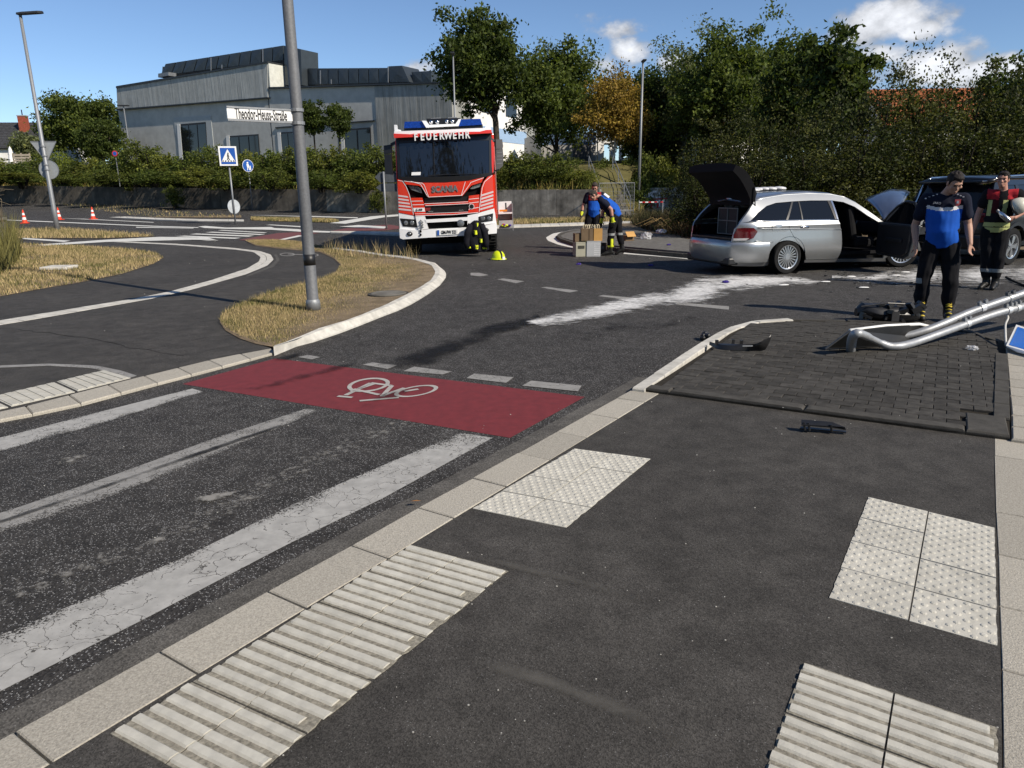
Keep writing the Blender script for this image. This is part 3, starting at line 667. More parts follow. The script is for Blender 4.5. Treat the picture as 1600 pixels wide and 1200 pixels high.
ek = tag(thing('far_kerb', 'pale kerb stones along the far main road', None), kind='structure')
pxk(ek, [(88, 333.5), (240, 340), (300, 342), (381, 343)], [(88, 335.5), (240, 342.5), (300, 344.5), (381, 345)], .05, STONE_L, 24, T)
pxk(ek, [(516, 360.8), (560, 361), (623, 362.5), (640, 363)], [(516, 362.5), (560, 363.8), (623, 366), (640, 366.5)], .06, STONE_L, 8, T)
pxk(ek, [(770, 352), (798, 351), (860, 349), (954, 346.2), (1000, 345)], [(770, 355), (798, 354), (860, 352), (954, 349), (1000, 347.5)], .06, STONE_L, 16, T)
# light curved line and cobbled refuge right of the truck
arcA = [(911, 359.6), (882, 361.5), (863.5, 365), (853, 371), (856, 376), (873, 382.5), (899, 388)]
arcB = [(911, 361.8), (890, 363.5), (875, 366.5), (867.5, 370), (870, 374), (883, 380), (899, 384.3)]
strip('curved_line', P_FAR, arcA, arcB, .006, parent=mk)
strip('curved_line', P_FAR, [(976, 393.5), (1050, 398), (1110, 404.5), (1160, 409)], [(974, 396.5), (1050, 402.3), (1110, 408.5), (1160, 413)], .006, parent=mk)
ref = [(911, 360.5), (890, 363), (876, 367), (871, 370.5), (877, 375), (901.5, 382.5), (984.6, 391), (1063, 398), (1110, 401), (1110, 383), (1080, 379), (1006, 366), (977, 360), (951, 353.5)]
refm = plain('grey_cobble', (.135, .13, .12), .9, var=.3, scale=8, bmp=.9, bscale=14, coord='World')
b = MB(); b.prism([U(x, y, .0) for x, y in ref][::-1], (0, 0, .09)); rfo = tag(b.obj('refuge', refm), 'grey cobbled refuge beside the road', kind='structure')
rkb = tag(thing('refuge_kerb', 'dark kerb round the cobbled refuge', None), kind='structure')
kerb_line(rkb, [U(x, y, .06) for x, y in [(911, 360), (890, 362.4), (875, 366.6), (869.5, 370.4), (876, 375.6), (901, 383.3), (984, 392), (1063, 399), (1110, 402.5)]], .13, .1, .105, STONE_D, .8, out=-1)
import numpy as np
RNG = np.random.default_rng(11)
# ------------------------------------------------------------------ foliage and grass
def leafmat(name, col, var=.45, trans=.35, hue=(1.25, 1.1, .7), rough=.55):
    m, nt, b = nodes(name); setin(b, rough=rough, spec=.14)
    g = nt.nodes.new('ShaderNodeNewGeometry'); c = Vector(col); h = Vector(hue)
    o = ramp(nt, g.outputs['Random Per Island'], ((0, tuple(c * (1 - var))), (.5, tuple(c)), (.82, tuple(c * (1 + var * .7))), (1, tuple(Vector((c.x * h.x, c.y * h.y, c.z * h.z)) * (1 + var)))))
    big = noise_node(nt, .7, 3, .6, 'World'); o = mixc(nt, 1.0, o, ramp(nt, big, ((.32, .72), (.68, 1.3))), 'MULTIPLY')
    nt.links.new(o, b.inputs['Base Color'])
    t = nt.nodes.new('ShaderNodeBsdfTranslucent'); nt.links.new(mixc(nt, 1.0, o, (1.5, 1.6, .8), 'MULTIPLY'), t.inputs[0])
    mx = nt.nodes.new('ShaderNodeMixShader'); mx.inputs[0].default_value = trans
    nt.links.new(b.outputs[0], mx.inputs[1]); nt.links.new(t.outputs[0], mx.inputs[2])
    nt.links.new(mx.outputs[0], nt.nodes['Material Output'].inputs[0]); return m
L_DARK = leafmat('dark_green_leaves', (.052, .072, .018))
L_MID = leafmat('mid_green_leaves', (.076, .100, .024))
L_LIGHT = leafmat('light_green_leaves', (.095, .115, .03))
L_GREY = leafmat('grey_green_leaves', (.105, .122, .055))
L_YEL = leafmat('yellowing_birch_leaves', (.25, .165, .035), .5, .3, (1.0, 1.15, 1.0))
L_HEDGE = leafmat('hedge_leaves', (.092, .112, .027), .6)
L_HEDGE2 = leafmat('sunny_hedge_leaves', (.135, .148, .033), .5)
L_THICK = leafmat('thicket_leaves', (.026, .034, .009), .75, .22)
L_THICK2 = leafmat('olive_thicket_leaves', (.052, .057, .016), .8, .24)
L_LIME = leafmat('lime_leaves', (.14, .17, .025), .4)
BARK = plain('bark', (.055, .045, .034), .95, var=.35, scale=8, bmp=.8, bscale=20)
BARK_D = plain('dark_bark', (.022, .019, .015), .95, var=.3, scale=8)
def np_mesh(name, V, Q, mat):
    me = bpy.data.meshes.new(name); n = len(V); k = Q.shape[1]; f = len(Q)
    me.vertices.add(n); me.vertices.foreach_set('co', V.astype('f4').ravel())
    me.loops.add(f * k); me.loops.foreach_set('vertex_index', Q.astype('i4').ravel())
    me.polygons.add(f); me.polygons.foreach_set('loop_start', np.arange(0, f * k, k, dtype='i4'))
    me.materials.append(mat); me.update(calc_edges=True); return me
def leaves(C, size, aspect=.55, up=.35):
    """C: (n,3) leaf positions -> diamond shaped leaves of random direction"""
    n = len(C); d = RNG.normal(size=(n, 3)); d[:, 2] -= .25; d /= np.linalg.norm(d, axis=1)[:, None]
    r = RNG.normal(size=(n, 3)); r[:, 2] *= 1 - up; s = np.cross(d, r); s /= np.linalg.norm(s, axis=1)[:, None] + 1e-9
    L = size * RNG.uniform(.6, 1.35, n)[:, None]; nrm = np.cross(d, s)
    V = np.stack([C - d * L * .5, C + s * L * aspect * .5 + nrm * L * .12, C + d * L * .5, C - s * L * aspect * .5 + nrm * L * .12], 1).reshape(-1, 3)
    return V, np.arange(n * 4).reshape(-1, 4)
def crown_points(nc, per, rx, rz, clump, shell=.55, taper=0, rag=.3, seed=0):
    r = np.random.default_rng(seed); P = r.normal(size=(nc, 3)); P /= np.linalg.norm(P, axis=1)[:, None]
    rad = (shell + (1 - shell) * r.random(nc)) * (1 + r.normal(size=nc) * rag * .35)
    # big lobes make the outline uneven
    lob = np.array([mn.noise(Vector(p) * 1.7 + Vector((seed * 3.1, 0, 0))) for p in P]); rad *= 1 + lob * rag
    P = P * rad[:, None]
    if taper: P[:, :2] *= (1 - taper * np.clip((P[:, 2] + 1) / 2, 0, 1))[:, None]
    P *= np.array([rx, rx, rz]); cr = clump * r.uniform(.55, 1.3, nc)
    X = r.normal(size=(nc, per, 3)); X *= (cr[:, None, None] * .55); X[:, :, 2] *= .75
    return P, (P[:, None, :] + X).reshape(-1, 3)
def tree(name, label, px, Y, z0, top, halfw, bottom, mat, leaf=.26, nc=110, per=90, clump=.17, taper=0, shell=.5, rag=.32, trunk_r=.2, seed=1, group='trees behind the wall', cat='tree', lean=0, bark=BARK, limbs=9, dx=0, trunkpx=None):
    pt = at_depth(px, top, Y); pb = at_depth(px, bottom, Y); sc = Y / F; cx = pt.x
    rz = (pt.z - pb.z) / 2; rx = halfw * sc * 1.03; cz = (pt.z + pb.z) / 2
    bx = at_depth(trunkpx, bottom, Y).x if trunkpx else cx + dx
    t = thing(name, label, cat, (bx, Y, z0), 0, group)
    P, X = crown_points(nc, per, rx * .86, rz * .88, clump * (rx + rz) / 2 * 1.35, shell, taper, rag, seed)
    off = np.array([cx - bx, 0, cz - z0])
    V, Q = leaves(X + off, leaf); me = np_mesh('crown', V, Q, mat); link('crown', me, t)
    b = MB(); hgt = cz - z0
    tip = Vector((cx - bx, 0, hgt + rz * .55)); fork = Vector(((cx - bx) * .1, 0, max(.3, hgt - rz * .95)))
    b.tube([(0, 0, -.4), (0, 0, .3), fork, fork.lerp(tip, .5) + Vector((.1, .1, 0)), tip], [trunk_r * 1.35, trunk_r, trunk_r * .85, trunk_r * .45, trunk_r * .1], 9)
    b.obj('trunk', bark, t, smooth=True)
    b = MB(); rr = random.Random(seed)
    for i in range(limbs):
        k = rr.randrange(nc); e = Vector(P[k] + off); s = fork.lerp(tip, rr.uniform(0, .55)); m_ = s.lerp(e, .5) + Vector((0, 0, -.05 * rz))
        b.tube([s, m_, e], [trunk_r * .36, trunk_r * .22, trunk_r * .05], 6)
    b.obj('limbs', bark, t, smooth=True)
    return t
# grass
def grassmat(name, straw, green, k, scale=1.2):
    m, nt, b = nodes(name); setin(b, rough=.8, spec=.15)
    g = nt.nodes.new('ShaderNodeNewGeometry'); r = g.outputs['Random Per Island']
    s = Vector(straw); gr = Vector(green)
    a = ramp(nt, r, ((0, tuple(s * .45)), (.4, tuple(s * .85)), (.8, tuple(s * 1.15)), (1, tuple(s * 1.5))))
    c = ramp(nt, r, ((0, tuple(gr * .5)), (.6, tuple(gr)), (1, tuple(gr * 1.7))))
    n = noise_node(nt, scale, 4, .6, 'World')
    f = ramp(nt, mathn(nt, 'ADD', n, mathn(nt, 'MULTIPLY', mathn(nt, 'SUBTRACT', r, .5), .35)), ((.5 - k - .06, 1), (.5 - k + .08, 0)))
    nt.links.new(mixc(nt, f, a, c), b.inputs['Base Color']); return m
G_DRY = grassmat('dry_grass', (.37, .285, .145), (.14, .14, .045), .05)
G_FAR = grassmat('dry_verge_grass', (.38, .29, .14), (.13, .145, .04), .03, .5)
G_EMB = grassmat('embankment_grass', (.30, .22, .07), (.10, .12, .025), -.05, .35)
def pts_in(poly, n, rng=RNG):
    A = np.array([(p[0], p[1]) for p in poly]); lo, hi = A.min(0), A.max(0); out = []
    got = 0
    while got < n:
        P = lo + (hi - lo) * rng.random((n * 2, 2)); r = np.zeros(len(P), bool)
        for i in range(len(A)):
            a, c = A[i], A[(i + 1) % len(A)]
            if abs(a[1] - c[1]) < 1e-9: continue
            k = (a[1] > P[:, 1]) != (c[1] > P[:, 1]); r ^= k & (P[:, 0] < (c[0] - a[0]) * (P[:, 1] - a[1]) / (c[1] - a[1]) + a[0])
        out.append(P[r]); got += r.sum()
        if got == 0: break
    return np.concatenate(out)[:n]
def blades(name, P, zf, h, w, mat, label=None, parent=None, patchy=0, lean=.6):
    if patchy:
        nz = np.array([mn.noise(Vector((p[0] * .9, p[1] * .9, patchy))) for p in P]); P = P[nz > RNG.uniform(-.95, .2, len(P))]
    n = len(P); Z = np.array([zf(p[0], p[1]) for p in P]); B = np.column_stack([P, Z])
    a = RNG.uniform(0, 2 * pi, n); hh = h * RNG.uniform(.35, 1.3, n); l = RNG.uniform(0, lean, n) * hh
    D = np.column_stack([np.cos(a), np.sin(a), np.zeros(n)]); a2 = RNG.uniform(0, 2 * pi, n); Sd = np.column_stack([np.cos(a2), np.sin(a2), np.zeros(n)]) * (w * RNG.uniform(.6, 1.3, n))[:, None]
    tip = B + D * l[:, None]; tip[:, 2] += hh
    V = np.stack([B - Sd * .5, B + Sd * .5, tip], 1).reshape(-1, 3)
    o = link(name, np_mesh(name, V, np.arange(n * 3).reshape(-1, 3), mat), parent)
    tag(o, label, None, None, 'stuff')
    return o
def verge(name, pts, label=None):
    b = MB(); b.v = [tuple(p) for p in pts]; bm = bmesh.new(); vs = [bm.verts.new(p) for p in b.v]; f = bm.faces.new(vs)
    bmesh.ops.triangulate(bm, faces=[f]); me = bpy.data.meshes.new(name); bm.to_mesh(me); bm.free(); me.materials.append(SOIL)
    return tag(link(name, me), label, kind='structure')
# central grass island with its sloping kerb
ck_out = [(432, 547), (475, 537), (517, 524), (567, 505), (602, 491), (632, 480), (665, 461), (687, 445), (697, 432), (697, 425), (680, 411), (647, 403.5), (600, 398), (560, 391.5), (520, 387)]
ck_in = [(427, 542), (470, 525), (500, 512), (537, 502), (570, 490), (615, 470), (645, 455), (673, 438), (681, 425), (674, 413.5), (645, 404.8), (598, 399.4), (558, 392.8), (519, 388)]
ckerb = tag(thing('island_kerb', 'pale sloping kerb round the dry grass island', None), kind='structure')
def slope_kerb(par, A, B_, za, zb, mat, n, fn=U):
    def res(P):
        L = [0]
        for i in range(len(P) - 1): L.append(L[-1] + (P[i + 1] - P[i]).length)
        o = []
        for k in range(n + 1):
            t = L[-1] * k / n; i = 0
            while i < len(L) - 2 and L[i + 1] < t: i += 1
            o.append(P[i].lerp(P[i + 1], (t - L[i]) / max(1e-9, L[i + 1] - L[i])))
        return o
    a, c = res([fn(x, y, za) for x, y in A]), res([fn(x, y, zb) for x, y in B_])
    for k in range(n):
        j = random.uniform(-.003, .003); A0, A1, C0, C1 = a[k].lerp(a[k + 1], .006), a[k].lerp(a[k + 1], .994), c[k].lerp(c[k + 1], .006), c[k].lerp(c[k + 1], .994)
        M0, M1 = A0.lerp(C0, .55), A1.lerp(C1, .55); M0.z = M1.z = zb - .005
        b = MB(); b.loft([[(A0.x, A0.y, -.1), (A0.x, A0.y, A0.z + j), (M0.x, M0.y, M0.z + j), (C0.x, C0.y, C0.z + j), (C0.x, C0.y, -.1)], [(A1.x, A1.y, -.1), (A1.x, A1.y, A1.z + j), (M1.x, M1.y, M1.z + j), (C1.x, C1.y, C1.z + j), (C1.x, C1.y, -.1)]])
        o = b.obj('kerb_stone', mat, par); bm = bmesh.new(); bm.from_mesh(o.data); bmesh.ops.recalc_face_normals(bm, faces=bm.faces); bm.to_mesh(o.data); bm.free()
slope_kerb(ckerb, ck_out, ck_in, .02, .10, STONE_L, 28)
iz = .085
ring = [U(x, y, .095) for x, y in ck_in] + [U(x, y, .05) for x, y in [(495, 384), (470, 377.5), (430, 375), (395, 374.5), (383, 376)]] + [U(x, y, .03) for x, y in isl_in[::-1][1:]]
verge('grass_verge', ring, 'dry brown soil of the roadside island')
P = pts_in(ring, 120000)
blades('dry_grass', P, lambda x, y: .06, .040, .0055, G_DRY, 'parched yellow grass on the roadside island', patchy=3.3)
edge_ = [U(x, y, 0) for x, y in [(343, 503), (352, 516), (375, 529), (420, 531), (470, 500), (520, 470), (530, 430), (500, 440), (430, 458), (385, 475), (350, 491)]]
blades('tall_grass', pts_in(edge_, 8000), lambda x, y: .03, .09, .008, G_DRY, 'taller green and yellow grass tufts at the path edge', patchy=9.1)
P2 = pts_in([U(x, y, 0) for x, y in [(500, 394), (560, 396), (640, 405), (660, 410), (640, 412), (530, 405)]], 500)
blades('weeds', P2, lambda x, y: .08, .32, .010, G_DRY, 'thin dry weeds standing at the far edge of the island', patchy=1.2)
# left verge
lv = [(-360, 395), (-100, 383), (35, 381), (125, 384.5), (200, 389), (245, 396), (255, 403), (240, 412), (190, 428), (120, 442), (60, 452), (0, 463), (-200, 497), (-360, 530)]
lvp = [U(x, y, .03) for x, y in lv]; verge('grass_verge', lvp, 'dry brown soil of the left verge')
blades('dry_grass', pts_in(lvp, 90000), lambda x, y: .03, .075, .013, G_DRY, 'parched yellow grass on the left verge', patchy=5.7)
blades('tall_grass', pts_in([U(x, y, 0) for x, y in [(-120, 440), (-120, 390), (20, 386), (34, 400), (26, 420), (-10, 440)]], 5000), lambda x, y: .03, 1.0, .018, grassmat('tall_straw', (.33, .26, .14), (.13, .12, .04), -.45), 'tall straw grass at the end of the low wall')
uv_ = [T(x, y, .02) for x, y in [(-200, 362), (33, 359.5), (96, 358), (228, 368), (242, 369.3), (165, 372), (33, 372), (-200, 375)]]; verge('grass_verge', uv_, 'dry soil strip by the main road')
blades('dry_grass', pts_in(uv_, 14000), lambda x, y: tz(x, y) + .02, .16, .022, G_DRY, 'parched grass strip by the main road')
for i, pp in enumerate(([(-200, 321), (0, 322), (220, 333.5), (377, 337), (377, 340), (240, 339.5), (0, 327), (-200, 326)], [(392, 341), (518, 344), (530, 346.5), (518, 347.5), (430, 345.5), (392, 344)], [(770, 345), (870, 342), (960, 340), (1010, 339), (1010, 346), (955, 346.3), (860, 349), (790, 351.2), (770, 352)])):
    q = [T(x, y, .02) for x, y in pp]; verge('grass_verge', q, 'dry verge soil beyond the main road')
    blades('dry_grass', pts_in(q, 9000), lambda x, y: tz(x, y) + .02, .14, .03, G_FAR, ('parched verge below the long wall', 'parched verge strip beside the zebra crossing', 'yellow verge behind the far kerb near the fire engine')[i])
# low wall end at the left edge of the picture
w0 = U(-10, 398, 0)
lw = thing('garden_wall', 'low grey wall end behind tall straw at the left edge', 'wall', w0)
CONC = plain('old_concrete', (.16, .15, .13), .92, var=.45, scale=2.5, bmp=.5, bscale=18, coord='World')
MB().box((-1.2, 0, .45), (3.2, .35, 1.0)).obj('wall_body', CONC, lw, bevel=.02); MB().box((-1.2, 0, .99), (3.3, .42, .08)).obj('coping', CONC, lw, bevel=.015)
b = MB()
for i in range(60): a = random.uniform(-2.4, .5); b.tube([(a, -.05, .9), (a + random.uniform(-.2, .35), -.2, 1.35 + random.uniform(0, .5)), (a + random.uniform(-.3, .8), -.3, 1.5 + random.uniform(-.3, .5))], [.012, .009, .003], 3, False)
tag(b.obj('dry_twigs', plain('dry_twig', (.26, .21, .14), .9), None, w0), 'bundle of dry twigs hanging over the low wall', 'twigs', kind='stuff')
# ------------------------------------------------------------------ retaining wall and embankment
def wallmat(name, lo, hi):
    m, nt, b = nodes(name); setin(b, rough=.92)
    s = noise_node(nt, 1.0, 6, .65, 'World', (2.2, 2.2, .22)); f = noise_node(nt, 1.4, 6, .65, 'World'); k = mathn(nt, 'ADD', mathn(nt, 'MULTIPLY', s, .40), mathn(nt, 'MULTIPLY', f, .60))
    c = ramp(nt, k, ((.33, lo), (.52, tuple(Vector(lo).lerp(Vector(hi), .45))), (.66, hi)))
    oi = nt.nodes.new('ShaderNodeObjectInfo'); c = mixc(nt, 1.0, c, ramp(nt, oi.outputs['Random'], ((0, .85), (1, 1.15))), 'MULTIPLY')
    nt.links.new(c, b.inputs['Base Color']); bump(nt, b, f, .4, .02); return m
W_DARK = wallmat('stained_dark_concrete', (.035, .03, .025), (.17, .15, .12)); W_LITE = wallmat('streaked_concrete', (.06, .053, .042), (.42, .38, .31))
WALL = [Vector((x, y, 0)) for x, y in ((-84, 88), (-47, 69), (-38, 65), (-27, 60), (-17.7, 55.5), (-8.5, 51), (2.85, 45.3), (5.3, 44.1))]
wl = thing('retaining_wall', 'long stained concrete retaining wall below the hedge', 'wall')
cap = []
for i in range(len(WALL) - 1):
    A, Bq = WALL[i], WALL[i + 1]; n = max(1, round((Bq - A).length / 4.2)); d = (Bq - A).normalized(); nn = Vector((-d.y, d.x, 0))
    for k in range(n):
        a, c = A.lerp(Bq, k / n) + d * .012, A.lerp(Bq, (k + 1) / n) - d * .012
        za, zc = tz(a.x, a.y), tz(c.x, c.y); b = MB(); h = 1.5 + random.uniform(-.015, .015)
        b.loft([[(a.x, a.y, za - .4), (c.x, c.y, zc - .4), (c.x + nn.x * .35, c.y + nn.y * .35, zc - .4), (a.x + nn.x * .35, a.y + nn.y * .35, za - .4)], [(a.x, a.y, za + h), (c.x, c.y, zc + h), (c.x + nn.x * .35, c.y + nn.y * .35, zc + h), (a.x + nn.x * .35, a.y + nn.y * .35, za + h)]])
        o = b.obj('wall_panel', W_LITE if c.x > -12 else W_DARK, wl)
        bm = bmesh.new(); bm.from_mesh(o.data); bmesh.ops.recalc_face_normals(bm, faces=bm.faces); bm.to_mesh(o.data); bm.free()
w2 = thing('graffiti_wall', 'short concrete wall with red and white graffiti beside the lamp pole', 'wall')
W2 = [Vector((8.3, 49.2, 0)), Vector((10.6, 49.6, 0)), Vector((16, 50.5, 0))]
for i in range(2):
    A, Bq = W2[i], W2[i + 1]; d = (Bq - A).normalized(); ang = atan2(d.y, d.x)
    MB().box(((Bq - A).length / 2, .17, .55), ((Bq - A).length - .02, .34, 2.0)).obj('wall_panel', W_LITE, w2, A, (0, 0, ang))
gfr = plain('red_spray_paint', (.35, .03, .03), .7); gfw = plain('white_spray_paint', (.65, .62, .58), .7); gfy = plain('yellow_spray_paint', (.45, .33, .04), .7)
def stroke(pts, w, mat, off):
    b = MB(); A = W2[0]; d = (W2[1] - A).normalized(); nn = Vector((d.y, -d.x, 0))
    P3 = [A + d * x + nn * off + Vector((0, 0, z)) for x, z in pts]
    for i in range(len(P3) - 1):
        a, c = P3[i], P3[i + 1]; t = (c - a).normalized(); s = t.cross(nn) * w / 2; b.poly([a - s, c - s, c + s, a + s])
    b.obj('graffiti', mat, w2)
for (pts, w, m_, o_) in (([(.55, 1.35), (.55, .45), (.95, .45), (.95, 1.3)], .16, gfw, .012), ([(1.1, .6), (1.45, .6), (1.45, 1.0), (1.1, 1.0), (1.1, 1.3), (1.5, 1.3)], .12, gfw, .012), ([(1.65, .3), (1.65, 1.25), (1.95, 1.0), (1.95, .3)], .12, gfw, .012), ([(.4, 1.4), (.4, .4)], .18, gfr, .016), ([(.3, .8), (2.2, .85)], .09, gfr, .02), ([(1.1, .2), (1.1, .6)], .12, gfr, .016), ([(1.55, .25), (1.55, .7)], .14, gfr, .016), ([(.05, .2), (.2, .6), (.4, .2)], .2, gfy, .014)): stroke(pts, w, m_, o_)
EMB = WALL + [Vector((8.3, 45.5, 0)), Vector((9, 49.6, 0)), Vector((16, 50.9, 0)), Vector((34, 56, 0)), Vector((70, 62, 0))]
prof = [(.05, 1.45), (.36, 1.46), (1.6, 1.75), (4, 2.4), (7, 3.0), (11, 3.4), (18, 3.7), (40, 3.9), (120, 4.0)]
prof2 = [(.05, -.03), (.36, .0), (1.6, .45), (4, 1.5), (7, 2.6), (11, 3.3), (18, 3.7), (40, 3.9), (120, 4.0)]
b = MB(); rows = []
for i, p in enumerate(EMB):
    nn = Vector((.42, .907, 0)) if p.x < 6 else Vector((.1, .995, 0)); zb = tz(p.x, p.y) if p.x < 6 else 0
    rows.append([(p.x + nn.x * o_, p.y + nn.y * o_, zb + z) for o_, z in (prof if p.x < 5 else prof2)])
b.loft(rows, close=False, caps=False)
tag(b.obj('embankment', plain('embankment_soil', (.10, .09, .035), .95, var=.4, scale=.8, coord='World'), smooth=True), 'grassy embankment above the wall', kind='structure')
PROFS = (prof, prof2)
def embz(x, y):
    # height of the embankment at a point, from its distance behind the wall line
    best = 1e9
    for i in range(len(EMB) - 1):
        a, c = EMB[i], EMB[i + 1]; d = c - a; t = max(0, min(1, (Vector((x, y, 0)) - a).dot(d) / d.dot(d))); q = a + d * t
        k = hypot(x - q.x, y - q.y)
        if k < best: best = k; base = tz(q.x, q.y) if q.x < 6 else 0; pf = PROFS[0] if q.x < 5 else PROFS[1]
    prof = pf
    for i in range(len(prof) - 1):
        if prof[i][0] <= best <= prof[i + 1][0]:
            u = (best - prof[i][0]) / (prof[i + 1][0] - prof[i][0]); return base + prof[i][1] + u * (prof[i + 1][1] - prof[i][1])
    return base + prof[0][1]
ep = []
nb = Vector((.42, .907, 0))
poly = [(p + nb * .4) for p in WALL] + [(p + nb * 7) for p in WALL[::-1]]
blades('embankment_grass', pts_in(poly, 34000), embz, .6, .05, G_EMB, 'dry and green grass on the embankment above the wall', lean=.9)
blades('embankment_grass', pts_in([(5.2, 44.5), (8.2, 45.8), (8.8, 49.8), (16, 51.5), (16, 56), (5, 56)], 9000), embz, .6, .05, G_EMB, 'rough green and dry grass on the slope beside the stairs', lean=.9)
# shrubs of the hedge on the embankment: four crowns shared
def shrub_mesh(seed, n, leaf, mat, flatz=1.0, rag=.5, sprig=0, nc=70, cl=.27, R=1.75, HT=3.5):
    P, X = crown_points(nc, n // nc, .92, .95, cl, .45, 0, rag, seed)
    X[:, 2] = (X[:, 2] + 1) * .5 * flatz
    if sprig:
        r = np.random.default_rng(seed + 5); k = 26; a = r.uniform(0, 2 * pi, k); rr = r.uniform(0, .75, k); h0 = .75 * np.sqrt(1 - rr ** 2 * .8)
        for i in range(k):
            t = r.random(sprig); S = np.column_stack([rr[i] * np.cos(a[i]) + r.normal(size=sprig) * .03, rr[i] * np.sin(a[i]) + r.normal(size=sprig) * .03, h0[i] + t * r.uniform(.12, .3)]); X = np.concatenate([X, S])
    X[:, 2] = np.maximum(X[:, 2], .01); S3 = np.array([R, R, HT])
    V, Q = leaves(X * S3, leaf * 1.95); V = V / S3; return np_mesh('foliage', V, Q, mat)
def stems_mesh(seed):
    r = random.Random(seed); b = MB()
    for i in range(9): a = r.uniform(0, 6.28); q = r.uniform(.2, .7); b.tube([(0.1 * cos(a), .1 * sin(a), -.06), (q * .5 * cos(a), q * .5 * sin(a), .35), (q * cos(a), q * sin(a), .8)], [.035, .025, .008], 5)
    return b.mesh('stems', BARK_D)
STEMS = stems_mesh(3)
HM = [shrub_mesh(21, 3600, .095, L_HEDGE, sprig=14), shrub_mesh(22, 3600, .1, L_HEDGE2, sprig=14), shrub_mesh(23, 3300, .1, L_MID, sprig=10), shrub_mesh(24, 3600, .09, L_HEDGE, sprig=16)]
def shrub(name, label, p, r, h, me, group, cat='shrub'):
    t = thing(name, label, cat, p, random.uniform(0, 6.28), group); o = link('foliage', me, t); o.scale = (r, r, h); s = link('stems', STEMS, t); s.scale = (r, r, h); return t
HDL = ['beyond the left edge of the picture', 'cut by the left edge of the picture', 'below the wooden slat fence', 'left of the leaning street lamp', 'above the traffic cone right of the leaning street lamp', 'in front of the round clipped bush', 'around the small red rimmed sign', 'taller than the rest, before the left corner of the grey hall', 'just right of the tallest hedge shrub', 'left of the hall window with the pale surround', 'below the hall window with the pale surround', 'left of the pedestrian crossing sign', 'right behind the pedestrian crossing sign', 'above the round blue path sign', 'left of the street name pole', 'right behind the street name pole', 'below the left of the two small trees', 'below the right of the two small trees', 'right of the two small trees', 'left of the arrow boards', 'behind the left mirror of the fire engine', 'hidden behind the fire engine cab', 'hidden behind the right half of the fire engine']
LWL = ['left of the leaning street lamp', 'right of the leaning street lamp', 'below the round clipped bush', 'below the tallest hedge shrub', 'left of the crossing sign post', 'behind the crossing sign post', 'left of the street name pole', 'right of the street name pole', 'left of the arrow boards']
ctr = 0
for (px, Y, top, rp) in ((-62, 68, 246, 46), (-15, 66, 240, 40), (28, 66, 248, 34), (62, 70, 238, 30), (118, 66, 246, 34), (148, 66, 243, 30), (176, 63, 240, 30), (205, 62, 212, 34), (232, 62, 222, 32), (262, 61, 236, 32), (292, 60, 231, 34), (325, 60, 222, 34), (357, 59, 229, 32), (388, 58, 231, 33), (420, 57, 228, 34), (452, 57, 224, 34), (487, 56, 222, 36), (520, 55, 224, 34), (552, 54, 226, 34), (584, 53, 221, 36), (620, 53, 225, 34), (655, 53, 228, 34), (690, 52, 230, 36)):
    p = at_depth(px, top, Y); z = embz(p.x, p.y); r = rp * Y / F
    lab = 'green hedge shrub ' + HDL[ctr]
    shrub('hedge_shrub', lab, (p.x, p.y, z - .2), r * 1.08, (p.z - z + .2) * .93, HM[ctr % 4], 'hedge shrubs above the dark wall' if px < 440 else 'hedge shrubs behind the fire engine'); ctr += 1
for (px, Y, top, rp) in ((20, 62, 268, 36), (95, 62, 272, 30), (160, 60, 265, 34), (238, 58, 262, 36), (300, 56, 258, 34), (350, 56, 262, 30), (420, 54, 260, 34), (500, 52, 262, 34), (560, 51, 265, 34)):
    p = at_depth(px, top, Y); z = embz(p.x, p.y); r = rp * Y / F
    shrub('low_shrub', 'low bush just above the dark wall ' + LWL[ctr - 23], (p.x, p.y, z - .2), r, (p.z - z + .2) * .95, HM[(ctr * 3) % 4], 'low bushes above the wall'); ctr += 1
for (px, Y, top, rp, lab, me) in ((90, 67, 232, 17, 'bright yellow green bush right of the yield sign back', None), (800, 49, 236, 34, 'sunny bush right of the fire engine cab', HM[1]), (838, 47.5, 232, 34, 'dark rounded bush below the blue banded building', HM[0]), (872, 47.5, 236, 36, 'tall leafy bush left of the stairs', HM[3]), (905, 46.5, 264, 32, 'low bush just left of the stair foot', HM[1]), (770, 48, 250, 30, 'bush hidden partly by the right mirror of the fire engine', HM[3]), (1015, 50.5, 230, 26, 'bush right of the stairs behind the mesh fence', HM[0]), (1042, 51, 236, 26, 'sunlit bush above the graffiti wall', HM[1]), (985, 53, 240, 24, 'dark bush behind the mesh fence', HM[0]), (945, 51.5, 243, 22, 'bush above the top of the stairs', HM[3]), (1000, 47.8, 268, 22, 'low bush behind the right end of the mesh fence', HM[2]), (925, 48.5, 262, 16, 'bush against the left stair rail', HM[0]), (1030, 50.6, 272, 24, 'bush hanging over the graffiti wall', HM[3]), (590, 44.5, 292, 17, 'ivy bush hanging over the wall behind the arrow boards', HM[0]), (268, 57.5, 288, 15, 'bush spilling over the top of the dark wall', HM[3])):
    p = at_depth(px, top, Y); z = embz(p.x, p.y) if Y > 44.6 else 0; r = rp * Y / F
    if px == 590: p = at_depth(px, top, 51.2); z = .3; r = rp * 51 / F
    if px == 268: z = tz(p.x, p.y) + .3
    shrub('bush', lab, (p.x, p.y, z - .2), r * 1.05, (p.z - z + .2) * .95, me or shrub_mesh(31, 2600, .1, L_LIME), None, 'bush')
